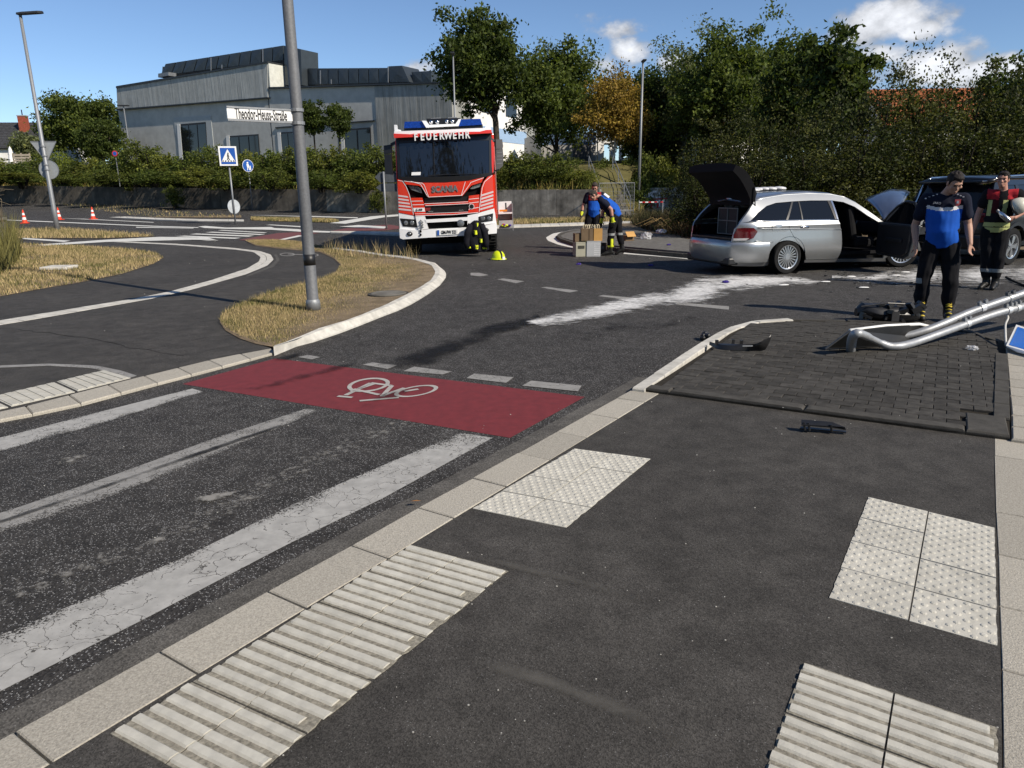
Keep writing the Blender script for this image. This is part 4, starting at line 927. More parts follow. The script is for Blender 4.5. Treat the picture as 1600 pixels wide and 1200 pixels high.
# trees
tree('maple_tree', 'tallest dark green tree, its trunk rising right behind the fire engine', 750, 57, 3.0, -6, 78, 196, L_DARK, .30, 190, 125, .14, taper=.15, shell=.35, rag=.42, trunk_r=.26, seed=5, trunkpx=777, limbs=16)
tree('ash_tree', 'feathery mid green tree between the tall dark tree and the yellow birch', 870, 60, 3.0, 50, 84, 246, L_MID, .26, 240, 115, .13, shell=.4, rag=.35, seed=8, limbs=14)
tree('birch_tree', 'yellowing birch tree with drooping leaves above the stairs', 963, 54, 3.0, 97, 66, 248, L_YEL, .18, 190, 115, .15, taper=.45, shell=.35, rag=.4, trunk_r=.10, seed=13, bark=plain('birch_bark', (.42, .40, .36), .8, var=.3))
tree('oak_tree', 'dark green tree right of the yellow birch behind the lamp pole', 1020, 63, 3.0, 88, 62, 290, L_DARK, .28, 190, 105, .15, shell=.4, seed=17)
tree('willow_tree', 'pale grey green tree with loose branches left in the tall group', 1085, 60, 3.0, 34, 58, 235, L_GREY, .22, 130, 90, .16, shell=.35, rag=.5, seed=22)
tree('elm_tree', 'broad mid green tree in the middle of the tall group', 1145, 52, 3.0, 38, 92, 258, L_MID, .25, 280, 120, .13, shell=.4, seed=27)
tree('dark_elm_tree', 'dark green tree top behind the broad mid green tree', 1212, 56, 3.0, 31, 78, 240, L_MID, .28, 210, 110, .14, shell=.4, seed=31)
tree('hazel_tree', 'shorter dark tree between the tall group and the sycamore', 1262, 44, 2.0, 70, 74, 250, L_DARK, .25, 200, 110, .14, shell=.4, seed=36)
tree('sycamore_tree', 'big leaved sycamore with ragged top nearest to the clouds', 1318, 33, 1.0, 32, 62, 225, L_DARK, .25, 130, 85, .15, taper=.3, shell=.35, rag=.55, seed=41, trunk_r=.16)
tree('edge_tree', 'dark tree at the right edge beside the red roof', 1612, 48, 2.0, 76, 74, 262, L_DARK, .28, 110, 95, .17, shell=.4, seed=47)
tree('walnut_tree', 'rounded tree between the tiled house and the grey hall', 126, 92, 3.5, 134, 70, 266, L_MID, .36, 200, 105, .15, shell=.45, rag=.35, seed=53, group=None)
tree('yew_tree', 'round clipped dark bush in front of the walnut tree', 152, 84, 3.5, 184, 37, 250, L_DARK, .24, 90, 110, .16, shell=.6, rag=.12, seed=58, group=None)
tree('olive_tree', 'small grey green tree in front of the tiled house', 38, 84, 3.5, 207, 26, 255, L_GREY, .28, 60, 80, .2, shell=.4, seed=59, group=None)
tree('young_tree', 'left of the two small trees before the grey hall', 486, 68, 3.5, 154, 20, 216, L_DARK, .22, 60, 85, .2, shell=.45, seed=61, group='small trees before the grey hall', trunk_r=.08)
tree('young_tree', 'right of the two small trees before the grey hall', 526, 68, 3.5, 160, 22, 216, L_DARK, .22, 60, 85, .2, shell=.45, seed=63, group='small trees before the grey hall', trunk_r=.08)
# thicket behind the cars
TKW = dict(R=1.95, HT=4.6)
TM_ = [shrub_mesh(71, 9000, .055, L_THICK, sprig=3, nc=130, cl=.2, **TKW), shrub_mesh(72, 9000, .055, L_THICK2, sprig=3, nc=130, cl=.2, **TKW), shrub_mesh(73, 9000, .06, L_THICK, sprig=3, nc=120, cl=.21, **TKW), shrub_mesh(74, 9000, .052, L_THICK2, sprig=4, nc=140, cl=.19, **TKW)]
THL = ['at the left end of the back row', 'in the back row above the raised tailgate', 'in the back row above the rear wheel of the estate car', 'in the back row left of the sycamore', 'in the back row below the sycamore', 'in the back row right of the sycamore', 'with sunlight coloured into its olive leaves below the right hand cloud', 'in the back row below the middle of the red roof', 'in the back row below the right end of the red roof', 'in the back row at the right edge beside the edge tree', *['beyond the right edge of the picture'] * 2,
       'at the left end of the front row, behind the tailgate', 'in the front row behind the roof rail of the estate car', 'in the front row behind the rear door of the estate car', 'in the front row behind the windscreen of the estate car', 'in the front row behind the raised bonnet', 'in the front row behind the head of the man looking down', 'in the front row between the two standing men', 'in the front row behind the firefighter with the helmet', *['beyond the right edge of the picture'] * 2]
TLIME = shrub_mesh(75, 8000, .06, leafmat('sunlit_olive_leaves', (.075, .080, .022), .7, .25), sprig=6, nc=120, cl=.2, **TKW)  # lit zone of the thicket put in as a lighter leaf colour
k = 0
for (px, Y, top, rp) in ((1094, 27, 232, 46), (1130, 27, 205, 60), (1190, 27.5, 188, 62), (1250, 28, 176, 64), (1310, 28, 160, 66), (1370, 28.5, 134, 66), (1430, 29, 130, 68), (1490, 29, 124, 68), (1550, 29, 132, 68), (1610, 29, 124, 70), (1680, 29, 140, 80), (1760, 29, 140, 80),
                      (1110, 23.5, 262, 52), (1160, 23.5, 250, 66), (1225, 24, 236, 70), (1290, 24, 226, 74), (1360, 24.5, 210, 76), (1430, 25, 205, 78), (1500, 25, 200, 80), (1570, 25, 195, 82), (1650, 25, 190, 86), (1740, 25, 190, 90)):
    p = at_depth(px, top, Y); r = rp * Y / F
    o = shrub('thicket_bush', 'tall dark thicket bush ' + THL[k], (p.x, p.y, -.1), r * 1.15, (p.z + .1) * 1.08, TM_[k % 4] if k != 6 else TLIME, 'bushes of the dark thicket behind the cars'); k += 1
# undergrowth at the foot of the thicket
ug = [U(x, y, 0) for x, y in [(985, 352), (1000, 341), (1060, 345), (1110, 352), (1180, 365), (1110, 380), (1060, 372), (1010, 362)]]
blades('undergrowth', pts_in(ug, 7000), lambda x, y: .02, .55, .03, grassmat('dark_undergrowth', (.11, .085, .045), (.04, .05, .015), .02), 'dark weeds and undergrowth at the foot of the thicket', lean=.9)
verge('thicket_soil', [U(x, y, .05) for x, y in [(950, 353.5), (977, 360), (1006, 366), (1080, 379), (1110, 383), (1300, 395), (1700, 400), (1700, 345), (1300, 335), (1000, 338)]], 'dark soil under the thicket')
b = MB()
for i in range(70):
    p = U(random.uniform(1040, 1100), random.uniform(356, 368), 0); a = random.uniform(2.2, 3.9); l = random.uniform(.5, 1.4)
    b.tube([p, p + Vector((cos(a) * l * .5, sin(a) * .3, l * .45)), p + Vector((cos(a) * l, sin(a) * .5, l * .25))], [.012, .009, .003], 3, False)
tag(b.obj('dry_grass_heap', plain('straw_stalk', (.38, .27, .12), .9)), 'heap of dry straw stalks behind the estate car', 'straw', kind='stuff')
b = MB(); fl = MB()
for i in range(26):
    p = U(random.uniform(1058, 1100), random.uniform(352, 366), 0); h = random.uniform(.5, 1.5); e = p + Vector((random.uniform(-.2, .2), random.uniform(-.2, .2), h))
    b.tube([p, p.lerp(e, .5) + Vector((.04, 0, 0)), e], [.006, .005, .003], 3, False)
    for q in range(3): fl.ball(e + Vector((random.uniform(-.08, .08), random.uniform(-.08, .08), random.uniform(-.12, .03))), random.uniform(.02, .035), 6, 4)
o = b.obj('thistle_stems', plain('thistle_stem', (.05, .05, .03), .9)); tag(o, 'dark thistle stems with pale seed heads behind the estate car', 'thistles', kind='stuff'); fl.obj('seed_heads', plain('pale_seed_head', (.32, .30, .26), .9), o)
# ------------------------------------------------------------------ buildings
def fixn(o):
    bm = bmesh.new(); bm.from_mesh(o.data); bmesh.ops.recalc_face_normals(bm, faces=bm.faces); bm.to_mesh(o.data); bm.free(); return o
REND = plain('grey_render', (.46, .455, .425), .9, var=.12, scale=1.2, bmp=.3, bscale=6, coord='World')
GLASS = plain('dark_window_glass', (.012, .014, .016), .06, var=0, spec=.6)
FRAME_D = plain('dark_window_frame', (.03, .032, .035), .5, var=0)
ZINC = plain('slate_grey_zinc', (.052, .063, .072), .42, .35, var=.12, scale=1.5, coord='World', island=.12)
TRIM = plain('roof_edge_metal', (.045, .05, .055), .5, .3, var=.1)
WREND = plain('white_render', (.74, .73, .70), .85, var=.08, scale=1.5, coord='World')
def groovemat(name, lo, hi):
    m, nt, b = nodes(name); setin(b, rough=.95)
    s = noise_node(nt, 1.0, 5, .65, 'World', (3.0, 3.0, .16)); f = noise_node(nt, 1.1, 5, .6, 'World')
    nt.links.new(ramp(nt, mathn(nt, 'ADD', mathn(nt, 'MULTIPLY', s, .7), mathn(nt, 'MULTIPLY', f, .3)), ((.36, lo), (.62, hi))), b.inputs['Base Color'])
    bump(nt, b, s, .7, .06); return m
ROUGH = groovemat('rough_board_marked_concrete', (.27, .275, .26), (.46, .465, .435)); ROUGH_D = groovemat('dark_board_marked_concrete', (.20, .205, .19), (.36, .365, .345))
FD = Vector((-.875, .484, 0)).normalized(); FNV = Vector((-FD.y, FD.x, 0)) * -1
if FNV.y > 0: FNV = -FNV
FP = at_depth(418, 200, 78)
def fp(px, py, out=0.0): return on_plane(px, py, FP + FNV * out, FNV)
bm_ = FNV * -1
hall = thing('sports_hall', 'long grey rendered hall with dark zinc ducts on its roof', 'building', (FP.x, FP.y, 3.2))
hall.location = (FP.x, FP.y, 3.2)
HL = hall.location.copy()
def hadd(name, mb, mat, par=None, **k):
    mb.v = [tuple(Vector(p) - HL) for p in mb.v]; return fixn(mb.obj(name, mat, par or hall, **k))
def slab(name, pix, depth, mat, out=0.0, par=None):
    P = [fp(x, y, out) for x, y in pix]; return hadd(name, MB().prism(P, bm_ * depth), mat, par)
def drop(px, z):     # pixel row of the facade foot at this column
    p = fp(px, 200); return Vector((p.x, p.y, z))
def wallpoly(name, top, zb, depth, mat, out=0.0):
    P = [fp(x, y, out) for x, y in top]; a, c = P[0], P[-1]
    return hadd(name, MB().prism(P + [Vector((c.x, c.y, zb)), Vector((a.x, a.y, zb))], bm_ * depth), mat)
wallpoly('wall', [(184, 171), (418, 152.5)], 3.0, 22, REND)
slab('upper_wall', [(182, 137.5), (417.5, 98), (418.5, 152), (183.5, 170.5)], 22, ROUGH, .25)
slab('ledge', [(183, 170), (418, 151.5), (418, 153.2), (183, 172)], .5, TRIM, .4)
slab('roof_edge', [(181, 134.5), (418, 95.5), (418, 98.2), (181, 137.8)], 22, TRIM, .35)
# end face of the tall part, its sunlight put into paler concrete
e0 = fp(418.2, 98.5, .2); e1 = fp(421, 138, .2)
hadd('end_wall', MB().prism([e0, e0 + bm_ * 9, Vector(e1) + bm_ * 9, e1], FD * -.12), plain('sunlit_board_concrete', (.58, .58, .52), .9, var=.15, scale=2, coord='World'))
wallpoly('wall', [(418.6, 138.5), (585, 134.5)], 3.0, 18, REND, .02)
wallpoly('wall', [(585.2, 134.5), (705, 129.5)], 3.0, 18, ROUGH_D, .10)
slab('roof_edge', [(418.8, 136), (706, 127), (706, 129.4), (418.8, 138.6)], 18, TRIM, .3)
slab('ledge', [(430, 198.5), (585, 187.5), (585, 189.3), (430, 200.5)], .4, TRIM, .15)
# windows with pale reveals
def window(pix, mull, reveal=True, name='window'):
    P = [fp(x, y, .06) for x, y in pix]
    fr = hadd(name, MB().prism([p for p in P], bm_ * .12), FRAME_D)
    Q = [fp(x, y, .09) for x, y in pix]; c = sum(Q, Vector()) / 4
    u = Q[1] - Q[0]; v = Q[3] - Q[0]
    for k in range(mull):
        q = [Q[0] + u * ((k + .06) / mull) + v * .05, Q[0] + u * ((k + .94) / mull) + v * .05, Q[3] + (Q[2] - Q[3]) * ((k + .94) / mull) - v * .05, Q[3] + (Q[2] - Q[3]) * ((k + .06) / mull) - v * .05]
        mb = MB().prism(q, bm_ * .02); mb.v = [tuple(Vector(p) - HL) for p in mb.v]; fixn(mb.obj('pane', GLASS, fr))
    if reveal:
        L = [fp(x, y, .10) for x, y in ((pix[0][0] - 5, pix[0][1] - .3), pix[0], pix[3], (pix[3][0] - 5.5, pix[3][1]))]
        mb = MB().prism(L, bm_ * .1); mb.v = [tuple(Vector(p) - HL) for p in mb.v]; fixn(mb.obj('reveal', WREND, fr))
    return fr
slab('window_surround', [(271, 184), (329, 180.5), (336, 250), (281, 254)], .05, plain('pale_grey_render', (.40, .42, .42), .9, var=.08), .05)
window([(281, 194), (321.5, 190.5), (325, 250), (286, 253)], 3); window([(358, 212.5), (403.5, 209.5), (407, 256), (362, 259)], 3)
window([(438, 207), (472, 204.5), (475, 250), (442, 252)], 3); window([(537, 202), (579, 199), (581, 250), (540, 252)], 2)
# zinc ducts on the roof: every sheet metal segment
dt = hadd('duct', MB().prism([fp(253, 116, -3), fp(254, 104, -3), fp(254.5, 104, -3), fp(253.5, 116, -3)], bm_ * 1.5), ZINC)
def duct(top, bot, n, out, depth):
    T0, T1 = top; B0, B1 = bot
    for k in range(n):
        u0, u1 = k / n + .004, (k + 1) / n - .004; L = lambda a, c, u: (a[0] + (c[0] - a[0]) * u, a[1] + (c[1] - a[1]) * u)
        q = [fp(*L(T0, T1, u0), out), fp(*L(T0, T1, u1), out), fp(*L(B0, B1, u1), out), fp(*L(B0, B1, u0), out)]; c = sum(q, Vector()) / 4 + FNV * .06
        mb = MB(); w = [p + bm_ * depth for p in q]; mb.add(q + [c] + w, [(0, 1, 4), (1, 2, 4), (2, 3, 4), (3, 0, 4), (5, 6, 7, 8), (0, 1, 6, 5), (1, 2, 7, 6), (2, 3, 8, 7), (3, 0, 5, 8)])
        mb.v = [tuple(Vector(p) - HL) for p in mb.v]; fixn(mb.obj('duct_segment', ZINC, dt))
duct(((258, 100), (443, 71)), ((250, 118), (443, 93.5)), 11, -2.2, 2.2)
duct(((443, 71), (470, 77)), ((446, 133), (472, 133)), 1, -1.6, 2.4)
duct(((465, 107), (607, 106)), ((465, 133), (608, 129)), 9, -2.4, 2.2)
duct(((607, 103.5), (628, 102.5)), ((609, 128.5), (640, 128)), 1, -2.0, 2.6)
duct(((643, 112.5), (674, 110.5)), ((645, 129), (674, 128)), 2, -2.6, 2.2)
slab('roof_vent', [(247, 115), (263, 112.5), (263, 118), (247, 121)], 1.0, plain('grey_metal_box', (.22, .23, .24), .5, .3), -.6)
for (x0, y0, y1) in ((329, 90, 110), (410, 76, 98), (500, 110, 131), (606, 104, 129), (346, 101, 107), (517, 124, 131)):
    slab('lightning_rod', [(x0 - .6, y0), (x0 + .6, y0), (x0 + .8, y1), (x0 - .4, y1)], .05, GALV, -1.0)
# school building with blue band behind the trees
SN = Vector((.899, -.438, 0)); SD = Vector((.438, .899, 0)); SP = at_depth(749, 200, 70)
def sp(px, py, out=0): return on_plane(px, py, SP + SN * out, SN)
sch = thing('school_building', 'white building with pale blue band half hidden behind the tall tree', 'building', (SP.x, SP.y, 3.2)); SL = sch.location.copy()
BLUE_B = plain('pale_blue_band', (.30, .42, .58), .85, var=.06)
def sadd(name, P, ex, mat):
    mb = MB().prism(P, ex); mb.v = [tuple(Vector(p) - SL) for p in mb.v]; return fixn(mb.obj(name, mat, sch))
a, c = sp(735, 150), sp(846, 160)
zt = max(a.z, c.z) + .5
b0, b1 = sp(749, 196).z, sp(749, 218).z
w0_, w1_ = SP - SD * 1.5, Vector((c.x, c.y, 0))
V3 = lambda p, z: Vector((p.x, p.y, z))
sadd('wall', [V3(w0_, 3), V3(w1_, 3), V3(w1_, zt), V3(w0_, zt)], -SN * 3, WREND)
sadd('blue_band', [V3(w0_ + SN * .03, b1), V3(w1_ + SN * .03, b1), V3(w1_ + SN * .03, b0), V3(w0_ + SN * .03, b0)], -SN * .02, BLUE_B)
for k in range(4):
    q = w0_ + SD * (2 + k * 5); f_ = sadd('window', [V3(q + SN * .05, b0 + 1.2), V3(q + SD * 2.4 + SN * .05, b0 + 1.2), V3(q + SD * 2.4 + SN * .05, b0 + 3.2), V3(q + SN * .05, b0 + 3.2)], -SN * .1, GLASS)
sadd('roof_edge', [V3(w0_ + SN * .2, zt), V3(w1_ + SN * .2, zt), V3(w1_ + SN * .2, zt + .35), V3(w0_ + SN * .2, zt + .35)], -SN * 3.4, TRIM)
# lower annex, the shade of the trees put into its grey and blue
AP = at_depth(848, 240, 68); AD = Vector((.985, .17, 0)).normalized(); AN = Vector((AD.y, -AD.x, 0))
def ap(px, py, out=0): return on_plane(px, py, AP + AN * out, AN)
anx = thing('annex', 'low annex behind the stairs, tree shade coloured into its grey wall and blue band', 'building', (AP.x, AP.y, 3.2)); AL = anx.location.copy()
def aadd(name, P, ex, mat, par=None):
    mb = MB().prism(P, ex); mb.v = [tuple(Vector(p) - AL) for p in mb.v]; return fixn(mb.obj(name, mat, par or anx))
GREY_R = plain('shaded_grey_render', (.34, .33, .31), .9, var=.12, scale=1.5, coord='World')
q0, q1 = ap(846, 262), ap(930, 262); zt2 = ap(848, 207).z; zb2 = ap(848, 226).z
aadd('wall', [V3(q0, 2.6), V3(q1, 2.6), V3(q1, zt2), V3(q0, zt2)], -AN * 8, GREY_R)
aadd('blue_band', [V3(q0 + AN * .03, zb2), V3(q1 + AN * .03, zb2), V3(q1 + AN * .03, zt2 + .02), V3(q0 + AN * .03, zt2 + .02)], -AN * .02, plain('shaded_blue_band', (.10, .15, .24), .85, var=.06))
for x in (868, 907, 922):
    p = ap(x, 240, .06); aadd('panel_joint' if x != 907 else 'dark_panel', [V3(p - AD * (.06 if x != 907 else .7), 2.7), V3(p + AD * (.06 if x != 907 else .7), 2.7), V3(p + AD * (.06 if x != 907 else .7), zb2), V3(p - AD * (.06 if x != 907 else .7), zb2)], -AN * .03, plain('dark_grey_panel', (.12, .115, .11), .9))
aadd('end_wall', [V3(q1 + AD * .02, 2.6), V3(q1 + AD * .8, 2.6), V3(q1 + AD * .8, zt2), V3(q1 + AD * .02, zt2)], -AN * 6, WREND)
for k in range(3):
    p = q1 + AD * (1.4 + k * .9); aadd('white_post', [V3(p, 2.6), V3(p + AD * .35, 2.6), V3(p + AD * .35, zt2 - .8 - .3 * k), V3(p, zt2 - .8 - .3 * k)], -AN * .3, WREND)
aadd('entrance_roof', [V3(q1 + AD * .8, zt2 - .9), V3(q1 + AD * 4.6, zt2 - .9), V3(q1 + AD * 4.6, zt2 - .6), V3(q1 + AD * .8, zt2 - .6)], -AN * 3, WREND)
# tiled house at the left
TILE_R = plain('dark_roof_tile', (.05, .05, .053), .7, var=.3, scale=3, coord='World')
def house(name, label, P, ang, L, W, hw, hr, wall, roofmat, chimney=None, tiles=True):
    t = thing(name, label, 'house', P, ang)
    MB().prism([(-L / 2, -W / 2, 0), (L / 2, -W / 2, 0), (L / 2, W / 2, 0), (-L / 2, W / 2, 0)], (0, 0, hw)).obj('wall', wall, t)
    for e in (-1, 1): fixn(MB().prism([(e * L / 2, -W / 2, hw), (e * L / 2, W / 2, hw), (e * L / 2, 0, hw + hr)], (-e * .25, 0, 0)).obj('gable', wall, t))
    for sd in (-1, 1):
        e = Vector((0, sd * (W / 2 + .4), hw - .15)); r = Vector((0, 0, hw + hr)); x = Vector((L / 2 + .3, 0, 0)); nn = (r - e).cross(Vector((1, 0, 0))).normalized() * .14 * (1 if sd > 0 else -1); nn = nn if nn.z > 0 else -nn
        ro = fixn(MB().prism([e - x, e + x, r + x, r - x], nn).obj('roof', roofmat, t))
        if tiles and sd < 0:
            b = MB(); n = 16; m = int(L / .45)
            for j in range(n):
                a0, a1 = e.lerp(r, j / n), e.lerp(r, (j + 1.12) / n)
                for i in range(m):
                    x0 = -L / 2 + i * L / m; b.add([Vector((x0 + .02, 0, 0)) + a0 + nn * 1.35, Vector((x0 + L / m - .02, 0, 0)) + a0 + nn * 1.35, Vector((x0 + L / m - .02, 0, 0)) + a1 + nn * 1.02, Vector((x0 + .02, 0, 0)) + a1 + nn * 1.02, Vector((x0 + .02, 0, 0)) + a0 + nn, Vector((x0 + L / m - .02, 0, 0)) + a0 + nn], [(0, 1, 2, 3), (4, 5, 1, 0)])
            tag(b.obj('roof_tiles', roofmat, ro), kind='stuff')
    if chimney:
        cx, cy, cw, ch = chimney; c = MB().box((cx, cy, hw + hr * .6 + ch / 2), (cw, cw * .8, ch)).obj('chimney', plain('red_brick', (.28, .075, .045), .9, var=.25, scale=6), t)
        MB().box((cx, cy, hw + hr * .6 + ch + .06), (cw * 1.1, cw * .9, .12)).obj('cap', plain('chimney_cap', (.3, .29, .28), .8), c); MB().tube([(cx, cy, hw + hr * .6 + ch + .1), (cx, cy, hw + hr * .6 + ch + .8)], .07, 6).obj('flue', BLACK, c)
    return t
pr = at_depth(20, 193, 98)
house('tiled_house', 'house with dark tiled roof and red brick chimney at the far left', (pr.x - 1, 98, 3.6), .12, 17, 9, pr.z - 3.6 - 3.2, 3.2, WREND, TILE_R, (3.0, -1.6, .95, 2.0))
pr = at_depth(1480, 134, 62)
house('red_roof_house', 'house behind the thicket showing only its orange tiled roof', (pr.x, 64, 0), -.03, 10.5, 8, pr.z - 3.1, 3.0, WREND, plain('orange_roof_tile', (.30, .105, .045), .8, var=.25, scale=3, coord='World'))
pr = at_depth(1050, 196, 64)
house('white_house', 'white gabled house glimpsed between the oak and the thicket', (pr.x + 3.0, 66, 3.0), .5, 9, 7, 3.6, 3.2, WREND, MATS['orange_roof_tile'], None, False)
# closed parasol, wooden fence, small no stopping sign at the far left
p = at_depth(16, 236, 82); z = 3.7
t = thing('closed_parasol', 'closed white parasol before the tiled house', 'parasol', (p.x, 82, z))
MB().lathe([(.02, 2.9), (.16, 2.6), (.34, 1.3), (.42, .75), (.3, .7), (.05, .72)], 10).obj('canopy', plain('white_canvas', (.78, .77, .74), .9), t, smooth=True); MB().tube([(0, 0, -.6), (0, 0, .8)], .04, 6).obj('pole', GALV, t)
p0, p1 = at_depth(20, 247, 80), at_depth(47, 249, 80); t = thing('wooden_fence', 'pale wooden slat fence below the parasol', 'fence', (p0.x, 80, p0.z - .7))
WOOD = plain('weathered_wood', (.36, .31, .24), .9, var=.2, scale=5)
for k in range(4): MB().box(((p1.x - p0.x) / 2, 0, .15 + k * .28), (p1.x - p0.x, .05, .2)).obj('board', WOOD, t)
for k in range(3): MB().box(((p1.x - p0.x) * k / 2, .06, .4), (.1, .1, 1.6)).obj('post', WOOD, t)
# ------------------------------------------------------------------ lamps, posts and signs
SIGN_B = plain('sign_blue', (.014, .085, .36), .4, var=.04); SIGN_W = plain('sign_white', (.78, .78, .76), .4, var=.03); SIGN_BACK = plain('grey_sign_back', (.30, .32, .33), .55, .25, var=.08); SIGN_R = plain('sign_red', (.5, .02, .025), .4, var=.04)
LAMPH = plain('dark_lamp_housing', (.03, .032, .035), .5, .2)
g = U(90, 361, .03); tp = at_depth(30, 22, g.y)
t = thing('street_lamp', 'tall leaning looking street lamp with grey sign backs at the left', 'street lamp', g)
MB().tube([(0, 0, -.2), (0, 0, 1.0), (0, 0, 1.05), (0, 0, tp.z - g.z)], [.105, .105, .095, .06], 14).obj('pole', GALV, t, smooth=True)
hd = MB(); hd.loft([[(x, sy * w, z) for sy, z in ((-1, zz - .03), (1, zz - .03), (.7, zz + .05), (-.7, zz + .05))] for x, w, zz in ((-.12, .10, 0), (.15, .16, .02), (.8, .15, .05), (.95, .08, .05))])
fixn(hd.obj('lamp_head', LAMPH, t, (0, 0, tp.z - g.z)))
def disc(r, th, n=28):
    b = MB(); b.lathe([(0, -th / 2), (r - .004, -th / 2), (r, -th / 2 + .003), (r, th / 2 - .003), (r - .004, th / 2), (0, th / 2)], n); return b
zt_ = at_depth(63, 221, g.y).z - g.z; zc_ = at_depth(72, 265, g.y).z - g.z
TRI = MB().prism([(-.52, -.04, .0), (0, -.04, -.88), (.52, -.04, 0)], (0, .03, 0)); sg = fixn(TRI.obj('yield_sign', SIGN_BACK, t, (-.02, .14, zt_), (0, 0, .15)))
rim = MB()
for a, c in (((-.52, 0), (.52, 0)), ((.52, 0), (0, -.88)), ((0, -.88), (-.52, 0))): rim.tube([(a[0], -.045, a[1]), (c[0], -.045, c[1])], .018, 5)
rim.obj('rim', GALV, sg)
o = disc(.40, .03).obj('round_sign', SIGN_BACK, t, (0, .14, zc_), (pi / 2, 0, .12)); r2 = MB(); r2.lathe([(.39, -.025), (.41, -.025), (.41, .02), (.39, .02)], 28, closed=True); r2.obj('rim', GALV, o)
for zz in (zt_ - .2, zt_ - .6, zc_, zc_ + .2): MB().lathe([(.10, -.03), (.115, -.03), (.115, .03), (.10, .03)], 14, closed=True).obj('clamp', GALV, t, (0, 0, zz))
# main street lamp with the street name sign
g = U(490, 484, .07); lean = at_depth(448, 0, g.y)
t = thing('lamp_post', 'thick galvanised post carrying the street name sign on the grass island', 'lamp post', g)
MB().tube([(0, 0, -.3), (0, 0, .06), (0, 0, .07), (0, 0, 1.2), (0, 0, 8)], [.096, .096, .079, .078, .056], 20).obj('pole', GALV_D, t, smooth=True)
MB().lathe([(.079, 0), (.098, 0), (.098, .10), (.094, .13), (.079, .15)], 20).obj('collar', GALV, t, (0, 0, .0), smooth=True)
z0_, z1_ = at_depth(487, 414, g.y).z - g.z, at_depth(485, 397, g.y).z - g.z
MB().lathe([(.078, z0_), (.0805, z0_), (.080, z1_), (.077, z1_)], 20).obj('black_band', BLACK, t, smooth=True)
hd = MB(); hd.box((0, -.5, 8.05), (.25, 1.1, .1)); hd.obj('lamp_head', LAMPH, t)
SDIR = Vector((-.80, -.60, 0)).normalized(); SNN = Vector((SDIR.y, -SDIR.x, 0))
if SNN.y > 0: SNN = -SNN
P0 = Vector((g.x, g.y, 0)) + SNN * .0
def gp(px, py): return on_plane(px, py, P0, SNN)
ra, rb_ = gp(459, 177.5), gp(459, 190.5); la, lb = gp(354, 165), gp(354, 185)
hgt = (la.z - lb.z + ra.z - rb_.z) / 2; ctr_ = (la + lb + ra + rb_) / 4; wid = ((la - ra).xy.length + (lb - rb_).xy.length) / 2
sb = MB().box((0, 0, 0), (wid, .03, hgt)).obj('street_sign', SIGN_W, t, ctr_ - g, (0, 0, atan2(-SDIR.y, -SDIR.x)), bevel=.004)
MB().box((0, 0, hgt / 2 + .012), (wid, .045, .022)).obj('sign_rail', GALV, sb)
MB().box((0, 0, -hgt / 2 - .012), (wid, .045, .022)).obj('sign_rail', GALV, sb)
text('Theodor-Heuss-Straße', .185, LETTER, sb, Matrix.Translation((0, -.017, .0)) @ Matrix.Rotation(pi / 2, 4, 'X'), ext=.001, bold=.003, sx=(wid * .93) / 2.06)
for q in (-.08, .08): MB().lathe([(.07, -.02), (.09, -.02), (.09, .02), (.07, .02)], 14, closed=True).obj('clamp', GALV, t, (0, 0, ctr_.z - g.z + q))
# thin lamp poles far away
for (px, py0, px1, py1, Y, lab, r) in ((711, 190, 708, 86, 45, 'slim lamp pole standing behind the fire engine', .06), (997, 331, 1000, 97, 47.5, 'tall lamp pole in front of the graffiti wall', .085), (933, 262, 932, 178, 62, 'thin grey pole in front of the annex', .05)):
    a, c = at_depth(px, py0, Y), at_depth(px1, py1, Y); zb = 0 if px != 933 else 3
    t = thing('lamp_pole', lab, 'lamp pole', (a.x, Y, zb)); MB().tube([(0, 0, -.3), (0, 0, c.z - zb)], [r * 1.15, r * .7], 10).obj('pole', GALV, t, smooth=True)
    MB().box((0, -.28, c.z - zb + .03), (.22, .75, .09)).obj('lamp_head', LAMPH, t, bevel=.02)
a = at_depth(200, 215, 76); c = at_depth(191, 165, 76)
t = thing('lamp_pole', 'pole with a flat T shaped lamp before the corner of the grey hall', 'lamp pole', (a.x, 76, 3)); MB().tube([(0, 0, -.3), (0, 0, c.z - 3)], [.07, .06], 8).obj('pole', GALV, t); MB().box((0, 0, c.z - 3), (1.0, .4, .1)).obj('lamp_head', LAMPH, t)
# pedestrian crossing sign: a lit box on a post
g = T(368, 349, .05); Y = g.y; zc_ = at_depth(357, 244, Y).z - g.z
t = thing('crossing_sign', 'blue pedestrian crossing box sign on a slim post', 'traffic sign', g)
MB().tube([(0, 0, -.2), (0, 0, zc_ - .4)], .045, 10).obj('post', GALV, t, smooth=True)
bx = MB().box((0, 0, 0), (.86, .26, .94)).obj('sign_box', BLACK, t, (0, 0, zc_), (0, 0, .30), bevel=.02)
fr = MB().box((0, -.133, 0), (.86, .012, .94)).obj('sign_face', SIGN_W, bx, bevel=.03)
MB().box((0, -.142, 0), (.70, .006, .78)).obj('blue_panel', SIGN_B, bx); MB().prism([(-.33, -.147, -.28), (.33, -.147, -.28), (0, -.147, .33)], (0, -.004, 0)).obj('white_triangle', SIGN_W, bx)
pc = MB()
pc.ball((0.01, -.152, .13), (.034, .003, .038), 10, 6)
for pts, w in (([(.0, .09), (.0, -.06)], .075), ([(.0, -.05), (-.05, -.2)], .04), ([(.0, -.05), (.06, -.2)], .04), ([(0, .06), (-.075, -.03)], .03), ([(0, .06), (.075, -.02)], .03)): pc.tube([(x, -.153, z) for x, z in pts], w / 2, 6, flat=.1)
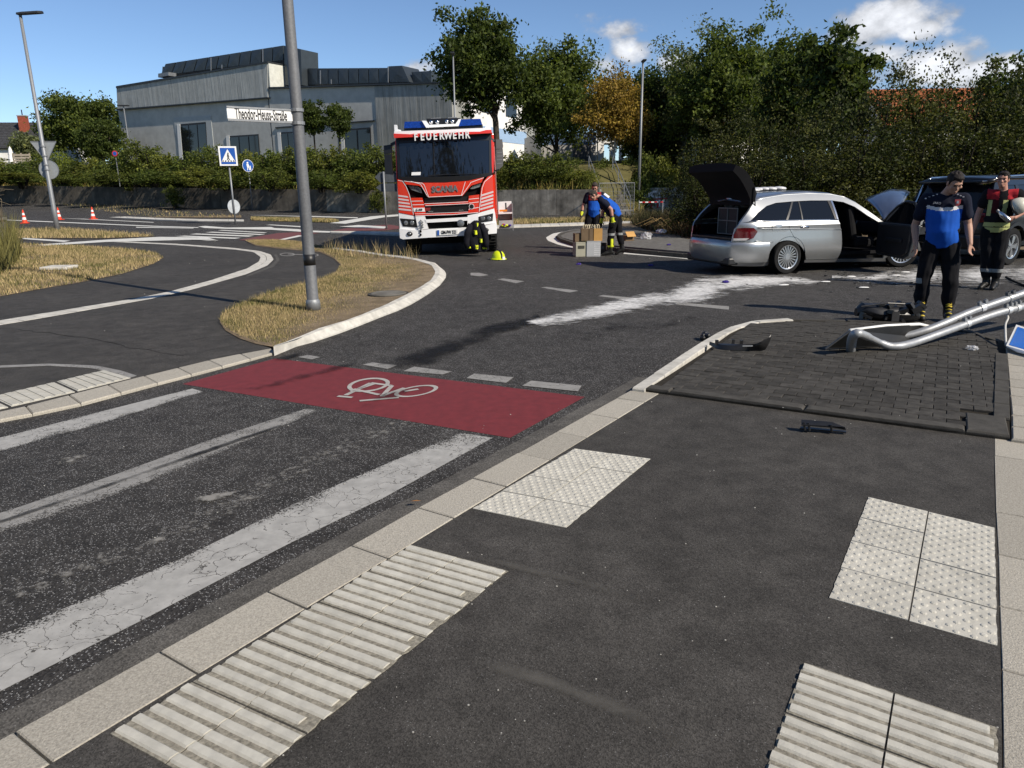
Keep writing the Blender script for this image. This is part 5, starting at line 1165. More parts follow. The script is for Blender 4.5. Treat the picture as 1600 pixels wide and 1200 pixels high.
for x in (-.24, -.12, 0, .12, .24): pc.prism([(x - .035 + x * .1, -.152, -.27), (x + .025 + x * .1, -.152, -.27), (x + .02, -.152, -.2), (x - .02, -.152, -.2)], (0, -.003, 0))
pc.obj('walking_figure', BLACK, bx)
zd = at_depth(363, 323, Y).z - g.z
o = disc(.36, .03).obj('round_sign', plain('pale_sign_back', (.52, .55, .57), .45, .2), t, (-.03, .10, zd), (pi / 2, 0, .95)); MB().box((.05, .14, -.02), (.07, .07, .01)).obj('sticker', SIGN_BACK, o)
# round blue shared path sign
g = at_depth(395, 329, 55.0); g.z = tz(g.x, g.y); Y = g.y; zc_ = at_depth(390.5, 259, Y).z - g.z
t = thing('path_sign', 'round blue footpath sign on a thin pole before the dark wall', 'traffic sign', g)
MB().tube([(0, 0, -.2), (0, 0, zc_ + .3)], .04, 8).obj('post', GALV, t, smooth=True)
o = disc(.43, .03).obj('sign_disc', SIGN_B, t, (0, -.07, zc_), (pi / 2, 0, .85)); r2 = MB(); r2.lathe([(.41, -.02), (.435, -.02), (.435, .02), (.41, .02)], 28, closed=True); r2.obj('rim', SIGN_W, o)
pc = MB(); pc.ball((-.02, .2, .02), (.07, .07, .006), 8, 6); pc.prism([(-.12, .12, .017), (.05, .12, .017), (.1, -.12, .017), (-.08, -.12, .017)][::-1], (0, 0, .006)); pc.prism([(-.06, -.12, .017), (0, -.12, .017), (-.04, -.32, .017), (-.1, -.32, .017)][::-1], (0, 0, .006)); pc.prism([(.04, -.12, .017), (.1, -.12, .017), (.14, -.32, .017), (.08, -.32, .017)][::-1], (0, 0, .006)); pc.prism([(.12, .0, .017), (.2, .0, .017), (.22, -.3, .017), (.15, -.3, .017)][::-1], (0, 0, .006))
fixn(pc.obj('figures', SIGN_W, o))
# small no stopping sign behind the hedge
p = at_depth(180, 240, 60); t = thing('no_stopping_sign', 'small red rimmed blue sign peeping over the hedge', 'traffic sign', (p.x, p.y, embz(p.x, p.y)))
MB().tube([(0, 0, -.2), (0, 0, p.z - t.location.z)], .03, 6).obj('post', GALV, t); o = disc(.22, .03).obj('sign_disc', SIGN_R, t, (0, -.06, p.z - t.location.z), (pi / 2, 0, 0)); disc(.15, .01).obj('blue_disc', SIGN_B, o, (0, 0, .018))
# two arrow boards seen from behind
g = U(604, 357, .05); Y = g.y
t = thing('arrow_sign', 'pair of grey backed direction arrow boards on two posts left of the fire engine', 'direction sign', g)
x1 = at_depth(625, 357, Y).x - g.x
for x in (0, x1): MB().tube([(x, 0, -.2), (x, 0, at_depth(604, 268, Y).z - g.z)], .04, 10).obj('post', GALV, t, smooth=True)
for (xa, ya, yb) in ((585, 268.5, 285), (587, 286.5, 299.5)):
    L = at_depth(xa, (ya + yb) / 2, Y).x - g.x; za, zb_ = at_depth(604, ya, Y).z - g.z, at_depth(604, yb, Y).z - g.z; hh = za - zb_
    fixn(MB().prism([(L, .07, (za + zb_) / 2), (L + .22, .07, zb_), (x1 + .5, .07, zb_), (x1 + .5, .07, za), (L + .22, .07, za)], (0, .03, 0)).obj('arrow_board', plain('dark_sign_back', (.085, .095, .105), .5, .25), t))
# cones
def cone():
    t = thing('traffic_cone', 'x', 'traffic cone', (0, 0, 0), 0, 'traffic cones on the main road')
    OR = plain('cone_orange', (.72, .06, .025), .5, var=.08)
    MB().box((0, 0, .02), (.42, .42, .04)).obj('base', OR, t, bevel=.02)
    prof = lambda z: .15 - .115 * z / .72
    zs = [.04, .2, .34, .46, .58, .76]
    for i in range(5):
        MB().lathe([(prof(zs[i]), zs[i]), (prof(zs[i + 1]), zs[i + 1])] + ([(0, zs[i + 1])] if i == 4 else []), 14).obj('white_band' if i in (1, 3) else 'cone_body', SIGN_W if i in (1, 3) else OR, t, smooth=True, angle=50)
    return t
c0 = cone()
for i, (px, py, lab) in enumerate(((39, 349, 'orange and white traffic cone left of the lamp pole, nearest the grass'), (93, 343.5, 'orange and white traffic cone half hidden by the leaning lamp pole'), (146, 342.5, 'orange and white traffic cone standing right of the leaning lamp pole'))):
    o = c0 if i == 0 else copy_tree(c0); o.location = T(px, py, .012); o['label'] = lab; o.rotation_euler = (0, 0, .4 + i)
# stairs, handrail, mesh fence, barrier bars
t = thing('stairs', 'concrete stairs with handrail climbing the embankment behind the mesh fence', 'stairs', (6.5, 44.9, 0))
for k in range(16): MB().box((k * -.02, k * .36 + .2, .165 * k + .02), (1.5, .40, .34)).obj('step', CONC, t)
for x in (-.85, .75):
    b = MB(); b.tube([(x, -.2, 1.0), (x - .3, 5.9, 3.65), (x - .3, 7.2, 3.7)], .03, 6); b.tube([(x, -.2, .55), (x - .3, 5.9, 3.2)], .022, 6)
    for q in (0, .33, .66, 1): b.tube([(x - .3 * q, -.2 + 6.1 * q, 2.6 * q - .1), (x - .3 * q, -.2 + 6.1 * q, 1.0 + 2.65 * q)], .026, 6)
    b.obj('handrail', GALV, t)
a, c = at_depth(936, 331, 43.5), at_depth(990, 331, 44.0); t = thing('mesh_fence', 'temporary steel mesh fence panel behind the bending men', 'fence', (a.x, a.y, 0))
W_, H_ = c.x - a.x, at_depth(960, 286, 43.7).z; b = MB()
b.tube([(0, 0, .05), (0, 0, H_), (W_, .5, H_), (W_, .5, .05)], .025, 6); b.obj('frame', GALV, t); b = MB(); b.tube([(0, 0, .3), (W_, .5, .3)], .02, 5)
for k in range(1, 22): b.tube([(W_ * k / 22, .5 * k / 22, .05), (W_ * k / 22, .5 * k / 22, H_)], .006, 4, False)
for k in range(1, 8): b.tube([(0, 0, H_ * k / 8), (W_, .5, H_ * k / 8)], .006, 4, False)
tag(b.obj('wire_mesh', GALV, t), kind='stuff'); MB().box((W_ / 2 - 1, .2, .06), (.7, .25, .12)).obj('foot', CONC, t); MB().box((W_, .5, .06), (.7, .25, .12)).obj('foot', CONC, t)
# ------------------------------------------------------------------ fire engine
RED = plain('fire_engine_red', (.64, .032, .012), .22, var=.03, coat=.6, coatr=.08)
TWHITE = plain('truck_white_paint', (.80, .80, .80), .3, var=.04, coat=.4)
TBLACK = plain('truck_black_trim', (.010, .010, .011), .35, var=.1)
DEEP = plain('deep_black', (.004, .004, .004), .8, var=0)
SCREEN = plain('windscreen_glass', (.006, .007, .009), .03, var=0, spec=.9)
CHROME = plain('chrome', (.62, .63, .65), .18, 1.0, var=0)
GREYL = plain('grey_chrome_lettering', (.33, .34, .35), .3, .7, var=0)
LAMP = plain('headlamp_glass', (.16, .17, .18), .05, .3, var=.5, scale=22)
BLUEL = plain('blue_beacon', (.006, .035, .22), .1, var=.35, scale=30)
REFL = plain('silver_reflective_stripe', (.62, .50, .50), .4, var=.06)
YEL = plain('reflective_yellow', (.62, .68, .03), .5, var=.1)
ORANGE = plain('reflective_orange', (.75, .25, .03), .5, var=.05)
tg = U(703, 400, 0); tzc = (tg - Vector((0, 0, H))).dot(CF); TS = (tzc - .1) / 18.08
truck = thing('fire_engine', 'red and white fire engine facing the camera with blue beacons', 'fire engine', (tg.x, tg.y, .0))
truck.rotation_euler = (0, radians(-1.75), radians(1.0)); truck.scale = (TS, TS, TS)
def LT(zx, zy):
    xc = 527 + .069 * (zy - 200)
    return ((zx - xc) / 300, (1095 - zy - .0425 * (zx - xc)) / 300)
def fcurve(x, z): return .10 * (abs(x) / 1.25) ** 3 + max(0, z - 1.95) * .15 + max(0, .9 - z) * .0
def fpanel(name, pix, mat, y0, th, par=None, raw=False):
    P = [LT(*p) if not raw else p for p in pix]
    bm = bmesh.new(); vs = [bm.verts.new((x, 0, z)) for x, z in P]; f = bm.faces.new(vs)
    xs = [p[0] for p in P]
    for cx in [i * .12 for i in range(-11, 12)]:
        if min(xs) < cx < max(xs): bmesh.ops.bisect_plane(bm, geom=bm.verts[:] + bm.edges[:] + bm.faces[:], plane_co=(cx, 0, 0), plane_no=(1, 0, 0))
    r = bmesh.ops.extrude_face_region(bm, geom=bm.faces[:]); 
    for v in r['geom']:
        if isinstance(v, bmesh.types.BMVert): v.co.y += th
    for v in bm.verts: v.co.y += y0 + fcurve(v.co.x, v.co.z)
    bmesh.ops.recalc_face_normals(bm, faces=bm.faces); me = bpy.data.meshes.new(name); bm.to_mesh(me); bm.free(); me.materials.append(mat)
    for p in me.polygons: p.use_smooth = True
    me.set_sharp_from_angle(angle=radians(25))
    return link(name, me, par or truck)
# cab shell and body
cabp = [LT(*p) for p in ((182, 250), (200, 540), (208, 780), (215, 900), (930, 860), (905, 640), (893, 500), (880, 200), (540, 225))]
def boxloft(name, y0, y1, x0, x1, z0, z1, mat, par=None, bev=.05, taper=.0):
    return MB().box(((x0 + x1) / 2, (y0 + y1) / 2, (z0 + z1) / 2), (x1 - x0, y1 - y0, z1 - z0)).obj(name, mat, par or truck, bevel=bev)
b = MB(); sec = []
for y, in_ in ((.30, .03), (.45, 0), (2.1, 0), (2.3, .02)):
    top = 3.02 if y > .4 else 2.9
    sec.append([(-1.22 + in_, y, .75), (1.22 - in_, y, .75), (1.24 - in_, y, 1.9), (1.20 - in_, y + .12, top - .08), (1.12, y + .12, top), (-1.12, y + .12, top), (-1.20 + in_, y + .12, top - .08), (-1.24 + in_, y, 1.9)])
fixn(b.loft(sec).obj('cab', RED, truck, angle=30))
body = boxloft('body', 2.45, 8.2, -1.24, 1.24, .75, 3.05, RED, bev=.04)
for k in range(4):
    for s_ in (-1, 1): MB().box((s_ * 1.245, 3.2 + k * 1.3, 1.85), (.02, 1.15, 1.7)).obj('roller_shutter', plain('aluminium_shutter', (.5, .51, .52), .35, .7, var=.05), body)
MB().box((0, 4.2, .72), (1.0, 8.0, .25)).obj('chassis', DEEP, truck)
MB().box((0, .55, .55), (2.1, .5, .5)).obj('underbody', DEEP, truck)
for s_ in (-1, 1):
    for y in (1.25, 5.4, 6.8):
        if s_ == 1 and y > 2: pass
        w = MB(); M = Matrix.Translation((s_ * 1.02, y, .50)) @ Matrix.Rotation(pi / 2, 4, 'Y')
        w.lathe([(.28, -.17), (.44, -.18), (.495, -.15), (.51, -.08), (.51, .08), (.495, .15), (.44, .18), (.28, .17)], 28, M)
        wh = w.obj('wheel', RUBBER, truck, smooth=True, angle=40); h = MB(); h.lathe([(0, -.1 * s_), (.1, -.1 * s_), (.14, .02 * s_), (.28, .1 * s_), (.29, .16 * s_)], 20, M); h.obj('rim', plain('wheel_rim_grey', (.3, .3, .31), .5, .6), wh, smooth=True)
        tr = MB()
        if y < 2:
            for k in range(36):
                a = 2 * pi * k / 36; tr.box(M @ Vector((.512 * cos(a), .512 * sin(a), 0)), (.30, .03, .02), Matrix.Rotation(-a - pi / 2, 3, 'X'))
            tr.obj('tread', RUBBER, wh)
# roof and visor
fpanel('roof_band', [(178, 203), (540, 192), (880, 176), (882, 191), (845, 193), (800, 205), (700, 207), (560, 214), (330, 219), (300, 224), (178, 218)], TWHITE, -.10, .45)
fpanel('sun_visor', [(176, 218), (300, 224), (330, 219), (560, 214), (700, 207), (800, 205), (845, 193), (884, 191), (886, 214), (740, 223), (545, 234), (330, 243), (180, 249)], RED, -.14, .45)
ws = fpanel('windscreen', [(186, 250), (330, 243), (545, 234), (740, 223), (880, 215), (884, 350), (892, 492), (720, 512), (545, 520), (380, 522), (203, 522), (195, 400)], SCREEN, .03, .05)
fpanel('screen_border', [(186, 250), (330, 243), (545, 234), (740, 223), (880, 215), (882, 262), (740, 262), (545, 271), (345, 279), (188, 286)], TBLACK, .022, .02, ws)
fpanel('wiper', [(420, 508), (560, 500), (780, 498), (782, 502), (560, 506), (430, 516)], TBLACK, .0, .03, ws); fpanel('paper', [(305, 488), (372, 486), (370, 508), (303, 510)], SIGN_W, .018, .006, ws)
for px_ in ((186, 250, 205, 520, 222, 518, 204, 262), (868, 262, 874, 492, 893, 492, 882, 215)):
    fpanel('pillar_trim', [(px_[0], px_[1]), (px_[2], px_[3]), (px_[4], px_[5]), (px_[6], px_[7])], TBLACK, .01, .05)
fpanel('pillar', [(882, 255), (893, 262), (905, 380), (906, 480), (896, 495), (888, 400)], RED, .06, .4)
fpanel('pillar', [(178, 262), (188, 262), (196, 520), (190, 540)], RED, .06, .4)
fpanel('cowl', [(203, 520), (380, 520), (545, 518), (720, 510), (892, 490), (896, 506), (838, 522), (720, 547), (545, 560), (385, 558), (250, 546), (203, 536)], TBLACK, -.01, .25)
# front panels
fpanel('grille_back', [(230, 545), (545, 560), (860, 520), (880, 760), (700, 830), (350, 850), (230, 800)], DEEP, .10, .1)
pn = fpanel('front_panel', [(248, 548), (385, 562), (545, 562), (720, 549), (836, 523), (818, 560), (745, 582), (724, 604), (680, 656), (428, 668), (384, 596), (360, 583), (262, 574)], RED, -.04, .12)
def wline(pts, w=.011, par=pn, y=-.047, mat=None):
    b = MB(); P = [LT(*p) for p in pts]
    for i in range(len(P) - 1):
        a, c = Vector((P[i][0], 0, P[i][1])), Vector((P[i + 1][0], 0, P[i + 1][1])); n = max(1, int((c - a).length / .12)); d = (c - a).normalized(); s = Vector((-d.z, 0, d.x)) * w / 2
        for k in range(n):
            p, q = a.lerp(c, k / n), a.lerp(c, (k + 1) / n); V = [p - s, q - s, q + s, p + s]
            b.poly([(v.x, y + fcurve(v.x, v.z), v.z) for v in V])
    b.obj('pinstripe', mat or TWHITE, par)
wline([(248, 550), (385, 565), (400, 580), (432, 664), (676, 652), (728, 580), (740, 560), (834, 527)]); wline([(300, 552), (372, 572), (424, 660)]); wline([(700, 555), (672, 650)])
lp_ = fpanel('corner_panel', [(200, 536), (236, 546), (262, 580), (285, 640), (305, 720), (322, 797), (207, 776)], RED, -.03, .35)
rp_ = fpanel('corner_panel', [(862, 520), (898, 506), (905, 600), (912, 705), (914, 745), (800, 775), (806, 690), (816, 600), (832, 556)], RED, -.03, .35)
wline([(205, 545), (240, 552), (266, 590), (290, 650), (318, 790)], .012, lp_, -.036); wline([(896, 510), (840, 556), (824, 600), (812, 690), (804, 770)], .012, rp_, -.036)
for k in range(5):
    y0 = 648 + k * 24; fpanel('reflective_stripe', [(206, y0), (276 + k * 6, y0 + 10), (280 + k * 6, y0 + 22), (206, y0 + 13)], REFL, -.037, .01, lp_)
    y0 = 630 + k * 25; fpanel('reflective_stripe', [(820 - k * 2, y0 + 16), (906, y0 - 10), (907, y0 + 3), (819 - k * 2, y0 + 30)], REFL, -.037, .01, rp_)
for nm, q in (('headlight_inlet', [(272, 580), (345, 586), (372, 604), (384, 640), (300, 612)]), ('headlight_inlet', [(735, 606), (752, 588), (812, 566), (808, 590), (760, 606)])): o = fpanel(nm, q, LAMP, .03, .05)
fpanel('side_block', [(298, 670), (383, 669), (396, 708), (409, 779), (330, 797), (314, 740)], RED, -.03, .1); fpanel('side_block', [(728, 655), (804, 646), (800, 752), (724, 768), (733, 716), (723, 692)], RED, -.03, .1)
for q in ([(303, 694), (388, 692)], [(310, 720), (398, 718)], [(316, 744), (402, 742)], [(322, 768), (406, 766)], [(727, 680), (802, 672)], [(728, 708), (800, 699)], [(726, 752), (800, 738)]): wline(q, .012, pn, -.036)
fpanel('name_plate', [(316, 744), (400, 742), (403, 765), (321, 768)], SIGN_W, -.034, .006)
br = fpanel('grille_bar', [(397, 709), (560, 703), (723, 693), (727, 714), (560, 723), (408, 729)], RED, -.04, .12); wline([(400, 712), (722, 698)], .01, br, -.046); wline([(407, 726), (726, 711)], .01, br, -.046)
fpanel('grille', [(404, 730), (730, 715), (723, 767), (412, 779)], TBLACK, .0, .06); fpanel('grille', [(398, 672), (724, 660), (722, 692), (402, 708)], TBLACK, .02, .06)
lb_ = fpanel('lower_bar', [(326, 782), (412, 780), (560, 776), (723, 768), (800, 753), (799, 778), (610, 793), (334, 801)], RED, -.05, .12); wline([(332, 798), (610, 790), (798, 775)], .012, lb_, -.056); wline([(330, 785), (723, 771)], .008, lb_, -.056)
fpanel('grille_badge', [(404, 742), (446, 740), (440, 762), (410, 763)], plain('dark_red_badge', (.2, .02, .02), .4), -.008, .008)
for q in ((445, 768), (670, 759)): fpanel('badge', [(q[0] - 18, q[1] - 3), (q[0] + 18, q[1] - 5), (q[0] + 18, q[1] + 3), (q[0] - 18, q[1] + 5)], CHROME, -.006, .006)
x, z = LT(748, 732); M = Matrix.Translation((x, -.04 + fcurve(x, z), z)) @ Matrix.Rotation(pi / 2, 4, 'X'); b = MB(); b.lathe([(0, .012), (.05, .01), (.055, 0)], 16, M); b.obj('round_emblem', TBLACK, truck); b = MB(); b.lathe([(.056, .004), (.066, .004), (.066, 0), (.056, 0)], 16, M, closed=True); b.obj('emblem_ring', TWHITE, truck)
# white lower corners, headlights, bumper
for q, hl in (([(206, 778), (324, 800), (342, 850), (356, 905), (212, 895)], [(216, 818), (334, 826), (344, 884), (236, 876)]), ([(799, 779), (914, 747), (922, 780), (934, 852), (800, 872), (795, 820)], [(800, 806), (908, 782), (906, 836), (800, 851)])):
    c = fpanel('headlight_corner', q, TWHITE, -.02, .4); h = fpanel('headlight', hl, TBLACK, -.03, .05)
    ax, ay = sum(p[0] for p in hl) / 4, sum(p[1] for p in hl) / 4
    for k in (-22, 24): x, z = LT(ax + k, ay); b = MB(); b.ball((x, -.028 + fcurve(x, z), z), (.06, .02, .055), 12, 8); b.obj('lens', LAMP, h, smooth=True)
fpanel('bumper_strut', [(332, 803), (402, 800), (428, 893), (354, 903)], TWHITE, -.05, .2); fpanel('bumper_strut', [(719, 796), (797, 781), (797, 872), (719, 882)], TWHITE, -.05, .2)
fpanel('bumper_bar', [(404, 826), (718, 808), (719, 833), (414, 849)], TWHITE, -.06, .1); fpanel('lower_intake', [(400, 800), (722, 795), (722, 884), (426, 896)], DEEP, .06, .06)
bp = fpanel('bumper', [(210, 893), (354, 905), (430, 896), (720, 882), (840, 871), (934, 852), (940, 885), (938, 928), (840, 936), (640, 946), (430, 957), (235, 971), (214, 962)], TWHITE, -.07, .5)
for q in ((290, 930), (856, 903)): x, z = LT(*q); b = MB(); b.ball((x, -.075 + fcurve(x, z), z), (.075, .03, .058), 14, 8); o = b.obj('fog_lamp', TBLACK, bp, smooth=True); b = MB(); b.ball((x, -.095 + fcurve(x, z), z), (.04, .02, .035), 10, 6); b.obj('lens', LAMP, bp, smooth=True)
for k in (912, 936): x, z = LT(372, k); MB().ball((x, -.075, z), (.028, .02, .03)).obj('tow_eye', DEEP, bp)
MB().lathe([(0, 0), (.07, 0), (.09, .02), (.09, .1), (0, .1)], 14, Matrix.Translation((*[LT(668, 852)[0], -.10], LT(668, 852)[1])) @ Matrix.Rotation(-pi / 2, 4, 'X')).obj('winch_lamp', LAMP, bp, smooth=True)
x, z = LT(372, 860); b = MB()
for k in range(3): b.tube([(x + .02 * k, -.06, z + .1 - k * .06), (x + .06, -.09, z + .05 - k * .06), (x - .02, -.08, z - k * .06)], .018, 6)
b.obj('hose_coupling', GALV, bp)
pl = fpanel('number_plate', [(494, 902), (650, 894), (651, 932), (495, 941)], SIGN_W, -.095, .02, bp); fpanel('plate_band', [(495, 903), (510, 902), (511, 939), (496, 940)], SIGN_B, -.099, .005, pl)
def ttext(s, zx, zy, size, mat, y, sx=1.0, bold=.004, name='lettering', par=None):
    x, z = LT(zx, zy); text(s, size, mat, par or truck, Matrix.Translation((x, y + fcurve(x, z), z)) @ Matrix.Rotation(pi / 2, 4, 'X'), name, .003, bold, sx)
ttext('GM-FW 521', 582, 918, .115, LETTER, -.101, .66, .003, par=pl)
ttext('SCANIA', 550, 608, .20, GREYL, -.058, .90, .008)
for i, ch in enumerate('FEUERWEHR'): ttext(ch, 340 + i * 46.5, 246 - i * 2.0, .235, TWHITE, -.158 if False else -.16, .80, .007)
ttext('G 410', 360, 756, .07, LETTER, -.045, .9, .002)
# beacons and lamps on the roof
fpanel('beacon_base', [(236, 168), (545, 162), (815, 142), (818, 178), (545, 190), (232, 196)], TBLACK, .35, .5)
for q in ([(240, 126), (372, 124), (398, 168), (236, 172)], [(655, 110), (800, 104), (814, 146), (640, 158)]): fpanel('beacon', q, BLUEL, .30, .45)
fpanel('lamp_frame', [(370, 121), (402, 121), (424, 150), (618, 143), (640, 110), (658, 108), (640, 158), (402, 170)], TWHITE, .24, .12); fpanel('lamp_box', [(400, 104), (650, 98), (648, 150), (410, 158)], TBLACK, .36, .4)
for q in ((436, 131), (482, 130), (552, 126), (594, 125)): x, z = LT(*q); b = MB(); b.ball((x, .34 + fcurve(x, z), z), (.055, .06, .055), 14, 8); b.obj('spot_lamp', CHROME, truck, smooth=True)
for q in ([(173, 154), (192, 154), (196, 184), (222, 190), (222, 206), (176, 210)], [(850, 128), (868, 126), (872, 166), (880, 178), (880, 186), (838, 188), (838, 168), (850, 166)]): fpanel('roof_bracket', q, TWHITE, .02, .12)
for q in ((430, 98, 500, 94), (555, 94, 622, 90)): fpanel('roof_hatch', [(q[0], q[1] + 4), (q[0], q[1] - 2), (q[2], q[3] - 2), (q[2], q[3] + 4)], GALV, .5, .4)
# mirrors
for s_, q in ((0, ([(90, 298), (148, 290), (152, 352), (92, 358)], [(96, 362), (150, 358), (160, 505), (104, 500)], [(140, 282), (186, 262), (190, 282), (150, 300)], [(150, 470), (200, 500), (200, 512), (150, 490)])), (1, ([(916, 254), (964, 252), (972, 300), (968, 320), (920, 322)], [(920, 326), (970, 322), (976, 380), (974, 440), (950, 462), (922, 470)], [(882, 240), (918, 262), (918, 282), (886, 262)], [(893, 482), (948, 458), (950, 468), (895, 494)]))):
    m_ = fpanel('mirror', q[1], BLACK, .05, .16); fpanel('wide_mirror', q[0], BLACK, .05, .16, m_); fpanel('mirror_arm', q[2], BLACK, .1, .1, m_); fpanel('mirror_arm', q[3], BLACK, .1, .06, m_)
    if s_:
        for k in range(4): fpanel('mirror_rib', [(926, 345 + k * 26), (968, 343 + k * 26), (968, 347 + k * 26), (926, 349 + k * 26)], GALV_D, .045, .01, m_)
# opened locker tray at the side
x0, x1 = 1.27, 1.66; tr = MB().box(((x0 + x1) / 2, 2.9, .90), (x1 - x0, .55, .04)).obj('locker_tray', TWHITE, truck)
MB().box(((x0 + x1) / 2, 3.2, .9), (x1 - x0, .04, .62)).obj('locker_door', TWHITE, tr, bevel=.01); MB().box((x1 + .01, 2.95, .78), (.03, .6, .75)).obj('side_frame', GALV, tr); MB().box(((x0 + x1) / 2, 2.9, .50), (x1 - x0, .55, .03)).obj('lower_shelf', TWHITE, tr); MB().box(((x0 + x1) / 2, 2.62, .60), (x1 - x0, .01, .2)).obj('clear_flap', plain('grey_plastic_flap', (.4, .4, .4), .3), tr)
for k in range(9): MB().ball((random.uniform(x0 + .05, x1 - .06), 2.60 - random.uniform(0, .04), .53 + random.uniform(0, .06)), (.05, .04, .03), 8, 5).obj('packet', (YEL, plain('purple_nitrile', (.05, .03, .22), .5), plain('red_packet', (.4, .02, .02), .5), ORANGE)[k % 4], tr)
MB().box((x0 + .14, 2.72, .97), (.22, .2, .05)).obj('orange_tool', ORANGE, tr); MB().box((x0 + .22, 2.8, 1.08), (.04, .06, .2)).obj('tool_handle', BLACK, tr)
# jacket hung on the bumper, helmet on the road
CLOTH = plain('black_turnout_cloth', (.012, .012, .016), .95, var=.3, scale=9, bmp=.5, bscale=20)
jx, jz = LT(770, 830); Mj = truck.matrix_basis
jp = (Matrix.LocRotScale(truck.location, truck.rotation_euler, truck.scale) @ Vector((jx + .02, -.24, 0)))
jk = thing('turnout_jacket', 'black fire jacket with yellow reflective bands hanging from the bumper', 'jacket', jp)
jt = jz * TS
b = MB(); rings = []
for z, rx, ry, cx, sw in ((jt, .04, .04, .0, 0), (jt - .03, .09, .06, .0, 0), (jt - .10, .17, .09, .0, .02), (jt - .22, .22, .11, .0, .03), (jt - .42, .235, .12, .02, .05), (jt - .60, .25, .13, .02, .07), (jt - .74, .26, .13, .03, .08), (jt - .76, .25, .12, .03, .08)):
    rings.append([(cx + rx * cos(a) * (1 + .12 * sin(5 * a + z * 6)), ry * sin(a) * (1 + .35 * sin(4 * a + 1 + z * 9)), z + sw * .35 * sin(3 * a + 1)) for a in [2 * pi * i / 28 for i in range(28)]])
fixn(b.loft(rings).obj('jacket_body', CLOTH, jk, smooth=True))
def jband(x0, x1, z0, z1, mat, y=-.15):
    bb = MB(); n = 6; A = [(x0 + (x1 - x0) * i / n, y + .05 * (2 * i / n - 1) ** 2 + random.uniform(-.006, .006), z1 + random.uniform(-.008, .008)) for i in range(n + 1)]; bb.ribbon(A, [(p[0], p[1], p[2] - (z1 - z0)) for p in A]); o = bb.obj('reflective_band', mat, jk)
    s = o.modifiers.new('thick', 'SOLIDIFY'); s.thickness = .006
jband(-.05, .03, jt - .34, jt - .24, YEL, -.165); jband(-.06, .05, jt - .64, jt - .60, YEL, -.175); jband(-.05, .05, jt - .70, jt - .66, YEL, -.175); jband(.08, .16, jt - .54, jt - .45, YEL, -.15); jband(.0, .06, jt - .20, jt - .06, YEL, -.125); jband(-.22, -.12, jt - .68, jt - .64, YEL, -.12); jband(.14, .26, jt - .70, jt - .66, YEL, -.12)
for s_ in (-1, 1):
    b = MB(); b.tube([(s_ * .13, -.02, jt - .10), (s_ * .22, -.08, jt - .3), (s_ * .25, -.1, jt - .55), (s_ * .23, -.1, jt - .66)], [.075, .08, .075, .07], 12); b.obj('sleeve', CLOTH, jk, smooth=True)
g = U(779, 406, 0); hm = thing('helmet', 'bright yellow fire helmet lying on the road by the fire engine', 'helmet', g, .5)
HELY = plain('neon_yellow_helmet', (.62, .72, .01), .3, var=.04)
b = MB(); b.lathe([(.16, .02), (.155, .06), (.14, .13), (.10, .19), (.05, .215), (0, .22)], 24, Matrix.Diagonal((1, 1.15, 1, 1))); b.obj('shell', HELY, hm, smooth=True)
b = MB(); b.lathe([(.15, .02), (.19, .015), (.19, .025), (.158, .045)], 24, Matrix.Diagonal((1, 1.15, 1, 1)), closed=True); b.obj('brim', HELY, hm, smooth=True)
b = MB(); b.tube([(.0, -.185, .05), (0, -.165, .14), (0, -.10, .21), (0, .05, .235)], .022, 6); b.obj('comb', BLACK, hm); MB().box((.03, -.20, .045), (.07, .03, .08)).obj('badge', SIGN_W, hm); b = MB(); b.tube([(-.15, -.05, .03), (-.08, -.22, .01), (.05, -.26, .01)], .012, 6); b.obj('strap', BLACK, hm)
# ------------------------------------------------------------------ crashed silver estate car
def paintmat(name, col, rough=.28, metal=.75, coat=.7): return plain(name, col, rough, metal, var=.03, coat=coat, coatr=.05)
SILV = paintmat('silver_car_paint', (.37, .38, .385), .33, .75); CARGL = plain('tinted_car_glass', (.008, .009, .011), .05, var=0, spec=.45); INT = plain('dark_car_interior', (.010, .010, .011), .8, var=.2)
TAILR = plain('tail_lamp_red', (.085, .004, .007), .12, var=.35, scale=18, coat=.2); TAILW = plain('tail_lamp_clear', (.45, .43, .43), .1, var=.2); ALLOY = plain('alloy_rim', (.5, .51, .52), .3, .85, var=.05)
CPX = radians(19); CD = Vector((cos(CPX), sin(CPX), 0)); CN = Vector((sin(CPX), -cos(CPX), 0))      # heading, outward normal of the near side
CW = U(1229.5, 428.5, 0); CORG = Vector((CW.x, CW.y, 0)) - CN * .0
car = thing('estate_car', 'crashed silver estate car with tailgate, bonnet and front door open', 'car', CORG, CPX)
HWID = .92        # half width; local y: 0 = near side plane, +y = away from the camera
def tin(x, z):
    t = 0.0
    if z > .90: t += .30 * min(1.2, (z - .90) / .52) ** 1.25
    if z < .55: t += .10 * ((.55 - z) / .35) ** 2
    if z > .62 and z <= .90: t += .015 * (z - .62) / .28
    if x < -.62: t += .30 * ((-.62 - x) / .60) ** 2.2
    if x > 3.1: t += .22 * ((x - 3.1) / .7) ** 2
    return t
def LC(zx, zy):
    px, py = 1060 + zx * .2375, 240 + zy * .2375; d = ray(px, py); o = Vector((0, 0, H)); t_ = 0
    for _ in range(7):
        P = CORG - CN * t_; k = (P - o).dot(CN) / d.dot(CN); w = o + k * d - CORG; x = w.dot(CD); z = w.z; t_ = .6 * tin(x, z) + .4 * t_
    return (x, z)
